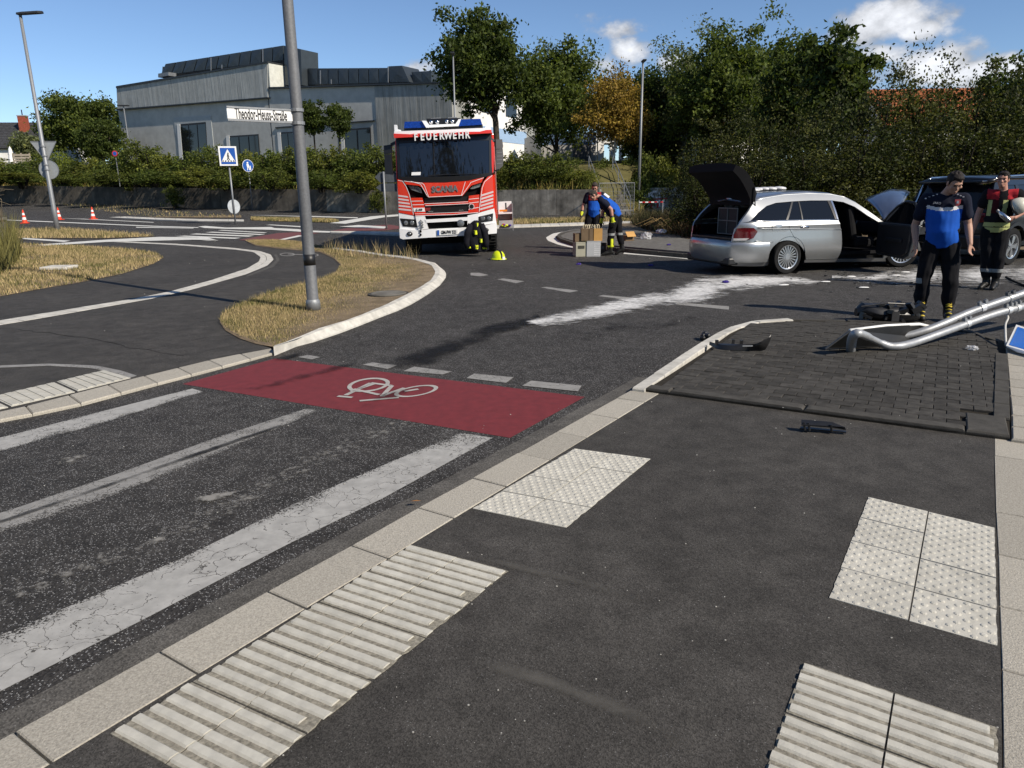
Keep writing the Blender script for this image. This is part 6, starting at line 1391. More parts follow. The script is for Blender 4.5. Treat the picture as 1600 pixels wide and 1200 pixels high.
def cpanel(name, pts, mat, off=0.0, th=.025, par=None, pix=True, mirror=False, step=.10, label=None):
    P = [LC(*p) for p in pts] if pix else pts; res = None
    for side in ((0, 1) if mirror else (0,)):
        bm = bmesh.new(); vs = [bm.verts.new((x, 0, z)) for x, z in P]; bm.faces.new(vs)
        xs = [p[0] for p in P]; zs = [p[1] for p in P]
        for i in range(-20, 50):
            c = i * step
            if min(xs) < c < max(xs): bmesh.ops.bisect_plane(bm, geom=bm.verts[:] + bm.edges[:] + bm.faces[:], plane_co=(c, 0, 0), plane_no=(1, 0, 0))
        for i in range(0, 26):
            c = .2 + i * .06
            if min(zs) < c < max(zs): bmesh.ops.bisect_plane(bm, geom=bm.verts[:] + bm.edges[:] + bm.faces[:], plane_co=(0, 0, c), plane_no=(0, 0, 1))
        r = bmesh.ops.extrude_face_region(bm, geom=bm.faces[:])
        for v in r['geom']:
            if isinstance(v, bmesh.types.BMVert): v.co.y += th
        for v in bm.verts:
            y = v.co.y + tin(v.co.x, v.co.z) + off; v.co.y = y if side == 0 else 2 * HWID - y
        bmesh.ops.recalc_face_normals(bm, faces=bm.faces); me = bpy.data.meshes.new(name); bm.to_mesh(me); bm.free(); me.materials.append(mat)
        for p in me.polygons: p.use_smooth = True
        me.set_sharp_from_angle(angle=radians(28)); o = link(name, me, par or car)
        if label: o['label'] = label
        if side == 0: res = o
    return res
arc = lambda cx, cy, r, a0, a1, n: [(cx + r * cos(radians(a0 + (a1 - a0) * i / n)), cy - r * sin(radians(a0 + (a1 - a0) * i / n))) for i in range(n + 1)]
A = arc(716, 692, 122, 196, 45, 16)      # wheel arch from its left foot over the top
quarter = cpanel('rear_quarter', [(405, 455), (713, 443), (728, 492), (757, 545), (802, 606)] + A[::-1] + [(585, 738), (470, 742), (352, 738), (318, 690), (322, 640), (352, 575), (372, 497)], SILV, mirror=True)
A2 = arc(716, 692, 122, 44, -2, 6)
door = cpanel('rear_door', [(715, 443), (1050, 437), (1063, 470), (1073, 520), (1075, 590), (1068, 645), (1046, 690), (860, 696), (838, 696)] + A2[::-1] + [(759, 545), (730, 492)], SILV, -.004, mirror=True)
# crease in the flank, door handle, fuel flap, sill, chrome belt
for pts, w, m_, o_, nm in (([(520, 492), (735, 494), (1070, 499)], .016, SILV, -.016, 'crease'), ([(468, 446), (715, 440), (1048, 434)], .022, CHROME, -.012, 'chrome_strip'), ([(500, 575), (560, 583), (620, 582)], .012, SILV, -.012, 'crease'), ([(405, 682), (480, 685), (565, 688)], .014, CHROME, -.01, 'bumper_trim')):
    P = [LC(*p) for p in pts]; b = MB(); R_ = []
    for i in range(len(P) - 1):
        for k in range(6 if i < len(P) - 2 else 7): x, z = P[i][0] + (P[i + 1][0] - P[i][0]) * k / 6, P[i][1] + (P[i + 1][1] - P[i][1]) * k / 6; R_.append((x, tin(x, z) + o_ + .006, z))
    b.tube(R_, w / 2, 6, flat=1); b.obj(nm, m_, quarter if nm != 'chrome_strip' else car, smooth=True)
hx, hz = LC(830, 482); b = MB(); b.ball((hx, tin(hx, hz) - .012, hz), (.105, .03, .026), 14, 8); b.obj('door_handle', CHROME, door, smooth=True)
b = MB(); b.ball((hx, tin(hx, hz) + .0, hz - .005), (.12, .02, .045), 14, 8); b.obj('handle_cup', plain('cup_shade_grey', (.12, .125, .13), .4, .5), door, smooth=True)  # shade of the handle cup put in as a darker grey
fx, fz = LC(652, 483); cpanel('fuel_flap', [(fx - .11, fz + .06), (fx + .10, fz + .06), (fx + .11, fz), (fx + .09, fz - .06), (fx - .10, fz - .06), (fx - .115, fz)], SILV, -.006, .01, quarter, pix=False)
cpanel('sill', [(826, 700), (1040, 694), (1355, 688), (1360, 708), (1040, 713), (824, 716)], SILV, -.02, .2, mirror=True)
cpanel('front_fender', [(1350, 462), (1420, 468), (1480, 490), (1540, 525), (1575, 560), (1600, 640), (1560, 640)] + arc(1490, 660, 95, 20, 160, 8) + [(1385, 690), (1352, 690)], SILV, .02, .03, mirror=True)
# roof side frame with the window openings, pillars, glass
frame_ = cpanel('roof_frame', [(497, 318), (560, 297), (700, 274), (860, 265), (1000, 270), (1090, 286), (1170, 324), (1260, 384), (1345, 448), (1337, 466), (1240, 404), (1160, 349), (1085, 318), (1010, 308), (870, 308), (750, 314), (640, 324), (580, 344), (520, 392), (468, 447), (405, 456), (430, 420), (457, 385), (482, 345)], SILV, 0, .05, mirror=True)
gl = cpanel('side_glass', [(468, 447), (520, 391), (581, 343), (640, 323), (750, 313), (870, 307), (1006, 307), (1048, 436), (715, 442)], CARGL, .015, .008, mirror=True)
for q in ([(746, 314), (757, 313), (722, 442), (708, 442)], [(789, 311), (796, 311), (823, 440), (816, 440)], [(980, 307), (1010, 306), (1054, 437), (1034, 437)]): cpanel('pillar', q, TBLACK, .006, .02, mirror=True)
cpanel('chrome_edge', [(1000, 306), (1012, 306), (1055, 440), (1046, 440)], CHROME, .0, .01)
# tail light
tl = cpanel('tail_light', [(384, 492), (440, 488), (492, 489), (518, 513), (490, 556), (440, 571), (357, 571), (362, 535)], TAILR, -.018, .05, mirror=True)
cpanel('clear_lens', [(357, 558), (420, 557), (462, 556), (442, 571), (356, 572)], TAILW, -.022, .03, tl)
# roof skin between both rails
RP = [LC(*p) for p in ((497, 320), (560, 299), (700, 276), (860, 267), (1000, 271), (1090, 288), (1170, 327))]; b = MB(); rings = []
for x, z in RP:
    y0 = tin(x, z) + .02; rings.append([(x - .10 * (1 - abs(2 * i / 12 - 1)) * (1 if x < -.2 else 0), y0 + (2 * HWID - 2 * y0) * i / 12, z - .01 + .055 * (1 - (2 * i / 12 - 1) ** 2)) for i in range(13)])
b.loft(rings, close=False, caps=False); roof = b.obj('roof', SILV, car, smooth=True); s = roof.modifiers.new('thick', 'SOLIDIFY'); s.thickness = .03
for far in (0, 1):
    b = MB(); P = []
    for p in ((520, 306), (560, 280), (700, 258), (860, 249), (1000, 256), (1085, 280)):
        x, z = LC(*p); y = tin(x, z) + .10; z -= .02 if p[0] in (520, 1085) else .03
        P.append((x, y if not far else 2 * HWID - y, z + .012))
    b.tube(P, .017, 8); b.obj('roof_rail', CHROME, roof, smooth=True)
x, z = LC(780, 262); b = MB()
for k in range(7): b.ball((x + .3 - .1 * k + random.uniform(-.03, .03), 1.35 + random.uniform(-.1, .1), z + .06 + random.uniform(0, .03)), (.14, .16, .045), 8, 6)
b.obj('roof_beacon_bar', plain('bright_plastic', (.6, .6, .6), .3), roof, smooth=True)
# windscreen, shattered, and the far side
LCW = [LC(*p) for p in ((1090, 290), (1170, 329), (1260, 388), (1340, 450))]; b = MB(); rings = []
for x, z in LCW: y0 = tin(x, z) + .05; rings.append([(x + .16 * (1 - (2 * i / 8 - 1) ** 2), y0 + (2 * HWID - 2 * y0) * i / 8, z) for i in range(9)])
b.loft(rings, close=False, caps=False)
m, nt, bb = nodes('shattered_glass'); setin(bb, rough=.15, spec=.8); v = nt.nodes.new('ShaderNodeTexVoronoi'); v.feature = 'DISTANCE_TO_EDGE'; v.inputs['Scale'].default_value = 26; nn = noise_node(nt, 2.2, 3)
nt.links.new(mixc(nt, mathn(nt, 'MULTIPLY', mathn(nt, 'LESS_THAN', v.outputs['Distance'], .05), ramp(nt, nn, ((.45, 0), (.6, 1)))), (.01, .011, .013), (.55, .57, .58)), bb.inputs['Base Color']); SHAT = m
b.obj('windscreen', SHAT, car, smooth=True)
cpanel('far_glass', [(1012, 312), (1085, 320), (1160, 351), (1240, 406), (1320, 462), (1060, 450)], SHAT, 2 * HWID - .55, .01)
# cabin: floor, far door lining, seats, dashboard, airbag wheel
MB().box((1.35, HWID, .33), (4.4, 1.5, .06)).obj('floor', INT, car); MB().box((2.25, 1.62, .62), (1.3, .06, .62)).obj('door_lining', INT, car); MB().box((.95, HWID, .6), (.12, 1.4, .62)).obj('seat_back_row', INT, car)
for y in (.48, 1.30):
    st = MB().box((2.05, y, .52), (.52, .52, .2)).obj('seat', INT, car, bevel=.06); o = MB().box((0, 0, .34), (.16, .5, .70)).obj('backrest', INT, st, (1.80, y, .58), (0, -.28, 0), bevel=.06); MB().box((1.60, y, 1.22), (.10, .28, .18)).obj('headrest', INT, st, bevel=.04)
MB().box((2.95, HWID, .78), (.45, 1.5, .30)).obj('dashboard', INT, car, bevel=.06)
M = Matrix.Translation((2.66, 1.30, .86)) @ Matrix.Rotation(radians(-62), 4, 'Y'); b = MB(); b.lathe([(.165 + .015 * cos(a), .015 * sin(a)) for a in [2 * pi * i / 8 for i in range(8)]], 24, M, closed=True); sw = b.obj('steering_wheel', BLACK, car, smooth=True)
b = MB(); b.ball((2.63, 1.26, .80), (.06, .12, .10), 12, 8); b.obj('deflated_airbag', plain('grey_airbag', (.30, .30, .29), .9), sw, smooth=True); MB().box((2.575, 1.20, .83), (.02, .05, .03)).obj('red_tag', SIGN_R, sw)
# rear end: bumper across the width, cargo opening, equipment racks
b = MB(); rings = []; plan = [(x, tin(x, .70)) for x in (-.46, -.58, -.70, -.82, -.94, -1.04, -1.12, -1.18)] + [(-1.225, .38), (-1.25, .55), (-1.26, .74), (-1.265, HWID)]
plan = plan + [(x, 2 * HWID - y) for x, y in plan[-2::-1]]
for i, (x, y) in enumerate(plan):
    a_, c_ = plan[max(0, i - 1)], plan[min(len(plan) - 1, i + 1)]; d_ = Vector((c_[0] - a_[0], c_[1] - a_[1], 0)).normalized(); nr_ = Vector((-d_.y, d_.x, 0)); nr_ = nr_ if nr_.dot(Vector((x - .3, y - HWID, 0))) > 0 else -nr_
    rings.append([(x + nr_.x * o_, y + nr_.y * o_, z) for o_, z in ((-.16, .24), (-.03, .25), (.0, .32), (.016, .44), (.022, .54), (.018, .60), (-.006, .645), (-.05, .665), (-.16, .665))])
fixn(b.loft(rings).obj('rear_bumper', SILV, car, smooth=True, angle=50)); MB().box((-1.08, HWID, .27), (.26, 1.45, .14)).obj('diffuser', BLACK, car, bevel=.03); MB().box((-1.0, HWID, .695), (.3, 1.32, .03)).obj('loading_sill', BLACK, car)
MB().box((-.25, HWID, .66), (1.5, 1.4, .04)).obj('cargo_floor', INT, car)
for y in (.20, 2 * HWID - .20): MB().box((-.35, y, .78), (1.1, .03, .26)).obj('cargo_lining', INT, car)
rk_ = MB().box((-.50, .95, .99), (.5, .62, .50)).obj('equipment_rack', plain('dark_rack', (.018, .018, .02), .6), car)
b = MB()
for y in (.64, .96, 1.26): b.tube([(-.755, y, .74), (-.755, y, 1.24)], .014, 5); b.tube([(-.755, .64, .74 + (y - .64) * .8), (-.755, 1.26, .74 + (y - .64) * .8)], .012, 5)
b.obj('rack_rails', plain('worn_rack_edge', (.16, .16, .165), .5, .4), rk_); b = MB()
for k in range(5): b.ball((-.6 + random.uniform(-.1, .1), .72 + .14 * k, 1.27), (.10, .08, .04), 8, 5)
b.obj('folded_straps', plain('grey_straps', (.10, .10, .10), .8), rk_)
# open tailgate
TGp = [LC(*p) for p in ((496, 312), (484, 262), (462, 208), (425, 150), (385, 116), (340, 96), (300, 86), (268, 80))]
TGp = [(x, z) for x, z in TGp]; b = MB(); rings = []
n = len(TGp)
for i, (x, z) in enumerate(TGp):
    a = TGp[max(0, i - 1)]; c = TGp[min(n - 1, i + 1)]; d = Vector((c[0] - a[0], c[1] - a[1])).normalized(); nr = Vector((d.y, -d.x)); inn = .24 - .10 * i / n; rw = 2 * HWID - 2 * inn; up = 0
    out_ = [(x - nr.x * -.03 * 0 + -.02 * (1 - (2 * k / 8 - 1) ** 2), inn + rw * k / 8, z + .05 * (1 - (2 * k / 8 - 1) ** 4)) for k in range(9)]
    th = .09 + .07 * sin(pi * i / n)
    inr = [(x + nr.x * th * -1 + .0, inn + .03 + (rw - .06) * k / 8, z - th * .9) for k in range(8, -1, -1)]
    rings.append(out_ + inr)
tgate = fixn(b.loft(rings).obj('tailgate', plain('tailgate_dark', (.006, .006, .007), .7, 0, var=.1, spec=.12), car, smooth=True, angle=50)); tgate['label'] = 'raised tailgate, dark on its inner side'
b = MB(); R_ = []
for i in range(2, 6): x, z = TGp[i]; R_.append([(x + .04, .36 + 1.1 * k / 6, z - .17) for k in range(7)])
b.loft(R_, False, False); b.obj('rear_glass', CARGL, tgate); b = MB()
b.tube([(TGp[0][0], .22, TGp[0][1] - .12), (TGp[2][0], .2, TGp[2][1] - .03)], .012, 6); b.tube([(TGp[0][0], 1.62, TGp[0][1] - .12), (TGp[2][0], 1.64, TGp[2][1] - .03)], .012, 6); b.obj('gas_strut', BLACK, tgate)
x, z = TGp[0]; b = MB(); b.tube([(x - .05, .35, z - .03), (x - .12, .92, z + .02), (x - .05, 1.5, z - .03)], .02, 6); b.obj('roof_edge_strip', CHROME, roof)
# bonnet sprung open and buckled
def wpt(px, py, depth_back):
    P = CORG - CN * depth_back; d = ray(px, py); k = (P - Vector((0, 0, H))).dot(CN) / d.dot(CN); w = Vector((0, 0, H)) + k * d - CORG; return Vector((w.dot(CD), -w.dot(CN), w.z))
E_ = [[wpt(1381, 345, .25), wpt(1391, 338, .2), wpt(1404.5, 331, .12)], [wpt(1368, 325, .7), wpt(1389, 313, .7), wpt(1411, 314, .6)], [wpt(1352, 313, 1.35), wpt(1390, 298.5, 1.3), wpt(1419.5, 301, 1.3)]]
b = MB(); NU = 10; rings = []
def q2(a, c, d, t): return a * ((1 - t) * (1 - 2 * t)) + c * (4 * t * (1 - t)) + d * (t * (2 * t - 1))
for i in range(NU + 1):
    r_ = [q2(*[E_[j][k] for k in range(3)], i / NU) for j in range(3)]
    rings.append([q2(r_[0], r_[1], r_[2], k / 8) + Vector((0, 0, random.uniform(-.012, .012))) for k in range(9)])
b.loft(rings, close=False, caps=False); o = b.obj('bonnet', paintmat('bonnet_sky_tint', (.17, .20, .27), .3), car, smooth=True); s = o.modifiers.new('thick', 'SOLIDIFY'); s.thickness = .03; o['label'] = 'buckled bonnet standing open'  # sky reflection put into the bonnet colour as blue
b = MB(); b.tube([r for r in rings[-1]], .035, 6); b.obj('bonnet_lip', SILV, o, smooth=True)
# engine bay wreckage
ey = MB()
for k in range(40): ey.box((3.35 + random.uniform(-.5, .55), HWID + random.uniform(-.7, .7), .62 + random.uniform(-.3, .22)), (random.uniform(.08, .3), random.uniform(.06, .3), random.uniform(.05, .22)), Matrix.Rotation(random.uniform(-.6, .6), 3, 'X') @ Matrix.Rotation(random.uniform(-.6, .6), 3, 'Z'))
tag(ey.obj('engine_wreckage', BLACK, car), kind='stuff')
for k in range(5): MB().box((3.55 + random.uniform(-.1, .3), .12 + random.uniform(0, .5), .78 + random.uniform(-.05, .16)), (.14, .05, .07), Matrix.Rotation(random.uniform(-1, 1), 3, 'Y')).obj('bent_bracket', GALV, car)
# front passenger door swung open
dr = bpy.data.objects.new('front_door', None); COL.objects.link(dr); dr.parent = car
hx, hz = LC(1352, 560); dr.location = (hx - .02, tin(hx, .6) + .0, 0); dr.rotation_euler = (0, 0, radians(78))
def dpanel(name, P, mat, y, th, par): return fixn(MB().prism([(-x, y, z) for x, z in P], (0, th, 0)).obj(name, mat, par, bevel=.012))
dk = plain('dark_door_card', (.016, .016, .018), .6); rimm = plain('door_edge_paint', (.06, .065, .07), .4, .4)
dpanel('door_panel', [(0, .30), (.85, .27), (1.0, .34), (1.06, .60), (1.08, .92), (0, .93)], rimm, 0, .12, dr); dpanel('door_card', [(.04, .36), (.85, .33), (.98, .40), (1.02, .62), (1.03, .90), (.04, .90)], dk, .12, .05, dr)
b = MB(); b.tube([(-.02, .05, .92), (-.22, .07, 1.08), (-.50, .10, 1.25), (-.78, .13, 1.34), (-1.0, .12, 1.31), (-1.07, .08, 1.15), (-1.08, .05, .92)], .028, 8); b.obj('window_frame', TBLACK, dr, smooth=True)
b = MB(); b.poly([(-x, .06 + (z - .92) * .16, z) for x, z in [(.05, .92), (.22, 1.06), (.5, 1.23), (.78, 1.32), (.98, 1.29), (1.05, 1.14), (1.05, .92)]]); b.obj('door_glass', CARGL, dr)
b = MB(); b.ball((-.10, -.12, 1.0), (.06, .11, .075), 12, 8); mi = b.obj('door_mirror', SILV, dr, smooth=True); MB().box((-.6, .19, .62), (.5, .04, .08)).obj('armrest', dk, dr, bevel=.02); MB().box((-.5, -.006, .93), (1.05, .02, .02)).obj('chrome_strip', CHROME, dr)
# wheels
def wheel(par, loc, r, rr, w, spokes, rot=0, mat=ALLOY, side=-1):
    M = Matrix.Translation(loc) @ Matrix.Rotation(rot, 4, 'Z') @ Matrix.Rotation(pi / 2, 4, 'X'); wb = bpy.data.objects.new('wheel', None); COL.objects.link(wb); wb.parent = par; wb.matrix_local = M
    b = MB(); b.lathe([(rr - .01, -w * .42), (rr + .03, -w * .5), (r - .02, -w * .48), (r, -w * .36), (r, w * .36), (r - .02, w * .48), (rr + .03, w * .5), (rr - .01, w * .42)], 36); b.obj('tyre', RUBBER, wb, smooth=True, angle=40)
    b = MB(); b.lathe([(rr, w * .5), (rr - .018, w * .48), (rr - .03, w * .3), (rr - .04, -w * .3)], 36); b.lathe([(0, w * .46), (.05, w * .46), (.07, w * .36), (.07, w * .2)], 16)
    for k in range(spokes):
        a = 2 * pi * k / spokes; ca, sa = cos(a), sin(a); h_ = .36 * 2 * pi * rr / spokes * .5
        def q(rad, t, z): return (rad * ca - t * sa, rad * sa + t * ca, z)
        b.add([q(.055, -h_ * .5, w * .44), q(.055, h_ * .5, w * .44), q(rr - .02, h_, w * .42), q(rr - .02, -h_, w * .42), q(.055, -h_ * .5, w * .3), q(.055, h_ * .5, w * .3), q(rr - .02, h_, w * .28), q(rr - .02, -h_, w * .28)], [(0, 3, 2, 1), (0, 1, 5, 4), (1, 2, 6, 5), (2, 3, 7, 6), (3, 0, 4, 7)])
    fixn(b.obj('rim', mat, wb, angle=40)); b = MB(); b.lathe([(0, w * .05), (rr - .03, w * .02)], 24); b.obj('brake_disc', plain('brake_steel', (.05, .05, .05), .5, .4), wb)
    return wb
wheel(car, (0, .13, .325), .325, .232, .24, 20); wheel(car, (0, 2 * HWID - .13, .325), .325, .232, .24, 20, pi)
wheel(car, (2.86, .10, .325), .325, .232, .24, 20, radians(-24)); wheel(car, (2.86, 2 * HWID - .13, .325), .325, .232, .24, 20, pi - .3)
MB().box((1.3, HWID, .26), (3.6, 1.4, .12)).obj('underbody', DEEP, car)
for s_ in (.12, 2 * HWID - .12): b = MB(); b.lathe([(.39, -.1), (.39, .16)], 24, Matrix.Translation((0, s_ + .03, .33)) @ Matrix.Rotation(pi / 2, 4, 'X')); b.obj('wheel_well', DEEP, car)
# ------------------------------------------------------------------ dark off-road car seen from behind
SPNT = paintmat('black_car_paint', (.006, .006, .008), .3, .2, .35); SA = radians(31)
SW = U(1578, 414.5, 0); suv = thing('off_road_car', 'black off-road car with roof rails standing behind the firefighter', 'car', SW, SA)
SL_, SHW = 4.7, .93
def shw(x, z):
    t = 0
    if z > 1.0: t += .20 * ((z - 1.0) / .75) ** 1.2
    if z < .5: t += .08
    if x < -.4: t += .10 * ((-.4 - x) / .55) ** 2
    if x > 3.2: t += .16 * ((x - 3.2) / .6) ** 2
    return t
def spanel(name, P, mat, off=0, th=.03, par=None):
    for side in (0, 1):
        bm = bmesh.new(); vs = [bm.verts.new((x, 0, z)) for x, z in P]; bm.faces.new(vs); xs = [p[0] for p in P]; zs = [p[1] for p in P]
        for i in range(-8, 30):
            c = i * .15
            if min(xs) < c < max(xs): bmesh.ops.bisect_plane(bm, geom=bm.verts[:] + bm.edges[:] + bm.faces[:], plane_co=(c, 0, 0), plane_no=(1, 0, 0))
        for i in range(26):
            c = .3 + i * .08
            if min(zs) < c < max(zs): bmesh.ops.bisect_plane(bm, geom=bm.verts[:] + bm.edges[:] + bm.faces[:], plane_co=(0, 0, c), plane_no=(0, 0, 1))
        r = bmesh.ops.extrude_face_region(bm, geom=bm.faces[:])
        for v in r['geom']:
            if isinstance(v, bmesh.types.BMVert): v.co.y += th
        for v in bm.verts: y = v.co.y + shw(v.co.x, v.co.z) + off; v.co.y = y if side == 0 else 2 * SHW - y
        bmesh.ops.recalc_face_normals(bm, faces=bm.faces); me = bpy.data.meshes.new(name); bm.to_mesh(me); bm.free(); me.materials.append(mat)
        for p in me.polygons: p.use_smooth = True
        me.set_sharp_from_angle(angle=radians(28)); o = link(name, me, par or suv)
    return o
wa = lambda cx, r, a0, a1, n=10: [(cx + r * cos(radians(a0 + (a1 - a0) * i / n)), .38 + r * sin(radians(a0 + (a1 - a0) * i / n))) for i in range(n + 1)]
spanel('side_panel', [(-.92, .50), (-.46, .45)] + wa(0, .44, 170, 10) + [(.46, .38), (2.36, .38)] + wa(2.85, .44, 170, 10) + [(3.35, .45), (3.62, .5), (3.66, .85), (3.3, 1.04), (2.3, 1.08), (-.90, 1.10), (-.95, .8)], SPNT)
spanel('arch_trim', [(-.5, .38)] + wa(0, .50, 172, 8) + wa(0, .43, 8, 172), BLACK, -.025, .06); spanel('arch_trim', [(2.35, .38)] + wa(2.85, .50, 172, 8) + wa(2.85, .43, 8, 172), BLACK, -.025, .06)
spanel('roof_frame', [(-.90, 1.10), (-.84, 1.35), (-.70, 1.66), (-.4, 1.71), (1.3, 1.72), (1.75, 1.62), (2.35, 1.10), (2.2, 1.09), (1.68, 1.54), (1.25, 1.62), (-.35, 1.61), (-.58, 1.56), (-.70, 1.10)], SPNT, 0, .05)
spanel('side_glass', [(-.70, 1.10), (-.58, 1.56), (-.35, 1.61), (1.25, 1.62), (1.68, 1.54), (2.2, 1.09)], CARGL, .015, .008); spanel('pillar', [(.10, 1.10), (.20, 1.10), (.14, 1.61), (.02, 1.61)], TBLACK, .004, .02); spanel('pillar', [(1.05, 1.10), (1.15, 1.10), (1.0, 1.62), (.9, 1.62)], TBLACK, .004, .02); spanel('chrome_strip', [(-.70, 1.085), (2.2, 1.075), (2.2, 1.095), (-.70, 1.105)], CHROME, -.006, .02)
b = MB(); rings = []
for x, z in ((-.80, 1.66), (-.62, 1.70), (-.3, 1.725), (.6, 1.735), (1.3, 1.72), (1.72, 1.63)): y0 = shw(x, z) + .01; rings.append([(x, y0 + (2 * SHW - 2 * y0) * i / 10, z + .045 * (1 - (2 * i / 10 - 1) ** 2)) for i in range(11)])
b.loft(rings, False, False); sro = b.obj('roof', SPNT, suv, smooth=True); s = sro.modifiers.new('thick', 'SOLIDIFY'); s.thickness = .04
for y in (.26, 2 * SHW - .26): b = MB(); b.tube([(-.66, y, 1.71), (-.5, y, 1.77), (.5, y, 1.80), (1.2, y, 1.78), (1.45, y, 1.70)], .02, 8); b.obj('roof_rail', CHROME, sro, smooth=True)
b = MB(); b.loft([[(-.55, SHW - .03, 1.77), (-.55, SHW + .03, 1.77), (-.35, SHW, 1.775)], [(-.60, SHW - .008, 1.86), (-.60, SHW + .008, 1.86), (-.54, SHW, 1.86)]]); b.obj('fin_antenna', BLACK, sro)
b = MB(); rings = []
for z, x in ((.45, -.90), (.60, -.98), (.80, -.97), (1.08, -.93)): rings.append([(x + .14 * abs(2 * i / 10 - 1) ** 4, .07 + (2 * SHW - .14) * i / 10, z) for i in range(11)])
b.loft(rings, False, False); o = b.obj('tailgate', SPNT, suv, smooth=True); b = MB(); rings = []
for z, x in ((1.09, -.93), (1.35, -.87), (1.62, -.74)): rings.append([(x + .10 * abs(2 * i / 10 - 1) ** 4, .14 + .10 * (z - 1.09) + (2 * SHW - .28 - .2 * (z - 1.09)) * i / 10, z) for i in range(11)])
b.loft(rings, False, False); b.obj('rear_glass', CARGL, o, smooth=True); MB().box((-.86, SHW, 1.68), (.3, 1.3, .05)).obj('spoiler', SPNT, sro, bevel=.02); MB().box((-.98, SHW, .5), (.22, 1.7, .3)).obj('rear_bumper', BLACK, suv, bevel=.06)
b = MB(); b.tube([(-.72, 1.62, 1.62), (-.88, 1.68, 1.18)], .02, 6); b.obj('pillar_highlight', CHROME, o)  # highlight along the pillar put in as a chrome strip
for y in (.2, 2 * SHW - .2): MB().box((-.95, y, .98), (.08, .22, .18)).obj('tail_light', TAILR, suv, bevel=.03)
MB().box((-1.0, SHW, .80), (.02, .52, .11)).obj('number_plate', SIGN_W, suv)
b = MB(); rings = []
for x, z in ((2.2, 1.08), (2.8, 1.04), (3.4, .98), (3.68, .85), (3.72, .5)): y0 = shw(min(x, 3.6), z); rings.append([(x, y0 + (2 * SHW - 2 * y0) * i / 8, z + .04 * (1 - (2 * i / 8 - 1) ** 2)) for i in range(9)])
b.loft(rings, False, False); b.obj('bonnet', SPNT, suv, smooth=True); b = MB(); b.loft([[(1.72, .3, 1.62), (1.72, 1.56, 1.62)], [(2.28, .16, 1.08), (2.28, 1.7, 1.08)]], False, False); b.obj('windscreen', CARGL, suv)
MB().box((1.4, SHW, .42), (4.2, 1.5, .18)).obj('underbody', DEEP, suv)
for x in (0, 2.85):
    for y, a in ((.14, 0), (2 * SHW - .14, pi)): wheel(suv, (x, y, .38), .38, .25, .25, 5, a)
# ------------------------------------------------------------------ people
SKIN = plain('skin', (.42, .245, .175), .55, var=.06, scale=5); SKIN_R = plain('ruddy_skin', (.45, .235, .17), .55, var=.07, scale=6)
NAVY = plain('navy_shirt', (.012, .014, .026), .85, var=.2, scale=8); BLUE = plain('royal_blue_shirt', (.012, .085, .42), .75, var=.1, scale=6); WSTR = plain('white_stripe', (.62, .62, .64), .8); REDS = plain('red_shirt', (.36, .022, .03), .8, var=.1)
TROU = plain('black_work_trousers', (.010, .010, .012), .9, var=.25, scale=8); BOOT = plain('black_boot_leather', (.010, .010, .010), .5, var=.2); SILVR = plain('grey_reflective_band', (.24, .25, .25), .5); LACE = plain('yellow_boot_laces', (.55, .42, .05), .7); HAIRD = plain('dark_brown_hair', (.013, .009, .007), .7, var=.3, scale=40, bmp=.8, bscale=60); HAIRG = plain('greying_hair', (.05, .042, .036), .8, var=.3, scale=40); YELR = plain('yellow_silver_band', (.40, .42, .16), .6, var=.1); LGLASS = plain('eye_dark', (.01, .008, .007), .2, var=0)
def remesh(mb, vox, it=3, wr=0.0, seed=0, wsc=9):
    me = mb.mesh('tmp', SKIN); o = bpy.data.objects.new('tmp', me); COL.objects.link(o); m = o.modifiers.new('r', 'REMESH'); m.mode = 'VOXEL'; m.voxel_size = vox; m.use_smooth_shade = True
    s = o.modifiers.new('s', 'SMOOTH'); s.factor = .5; s.iterations = it
    dg = bpy.context.evaluated_depsgraph_get(); r = bpy.data.meshes.new_from_object(o.evaluated_get(dg)); bpy.data.objects.remove(o)
    if wr:
        ns = [v.normal.copy() for v in r.vertices]
        for v, n in zip(r.vertices, ns): v.co += n * wr * (mn.noise(v.co * wsc + Vector((seed, 0, 0))) + .6 * mn.noise(Vector((v.co.x * 22, v.co.y * 22, v.co.z * 7 + seed))))
    for p in r.polygons: p.use_smooth = True
    return r
def zoned(name, me, mats, fn, par):
    me.materials.clear(); me.name = name
    for m in mats: me.materials.append(m)
    for p in me.polygons: p.material_index = fn(p.center, p.normal)
    return link(name, me, par)
V_ = lambda *a: Vector(a)
def limb(mb, pts, rad, n=12):
    P = [Vector(p) for p in pts]; Q = []; R = []
    for i in range(len(P) - 1):
        k = 4
        for j in range(k): t = j / k; Q.append(P[i].lerp(P[i + 1], t)); R.append(rad[i] + (rad[i + 1] - rad[i]) * t)
    Q.append(P[-1]); R.append(rad[-1]); mb.tube(Q, R, n)
    for p, r in zip(P, rad): mb.ball(p, r * .99, 10, 8)
def torso(mb, pel, chest, neck, lat, grow=0, belly=.0, wide=1.0, low=-.06, top=True):
    sp = [pel + (pel - chest).normalized() * -low * 0 + (pel - chest).normalized() * .06, pel, pel.lerp(chest, .35), pel.lerp(chest, .7), chest, chest.lerp(neck, .5), neck.lerp(chest, .12)]
    W = [.13, .165, .158, .172, .188, .165, .075]; D = [.10, .118, .115 + belly, .118 + belly * .5, .122, .095, .065]; rings = []
    for i, p in enumerate(sp):
        ax = (sp[min(i + 1, 6)] - sp[max(i - 1, 0)]).normalized(); l = (lat - ax * lat.dot(ax)).normalized(); d = ax.cross(l)
        rings.append([p + l * (W[i] * wide + grow) * cos(a) * (1 - .08 * sin(a) ** 2) + d * (D[i] + grow) * sin(a) for a in [2 * pi * k / 20 for k in range(20)]])
    mb.loft(rings)
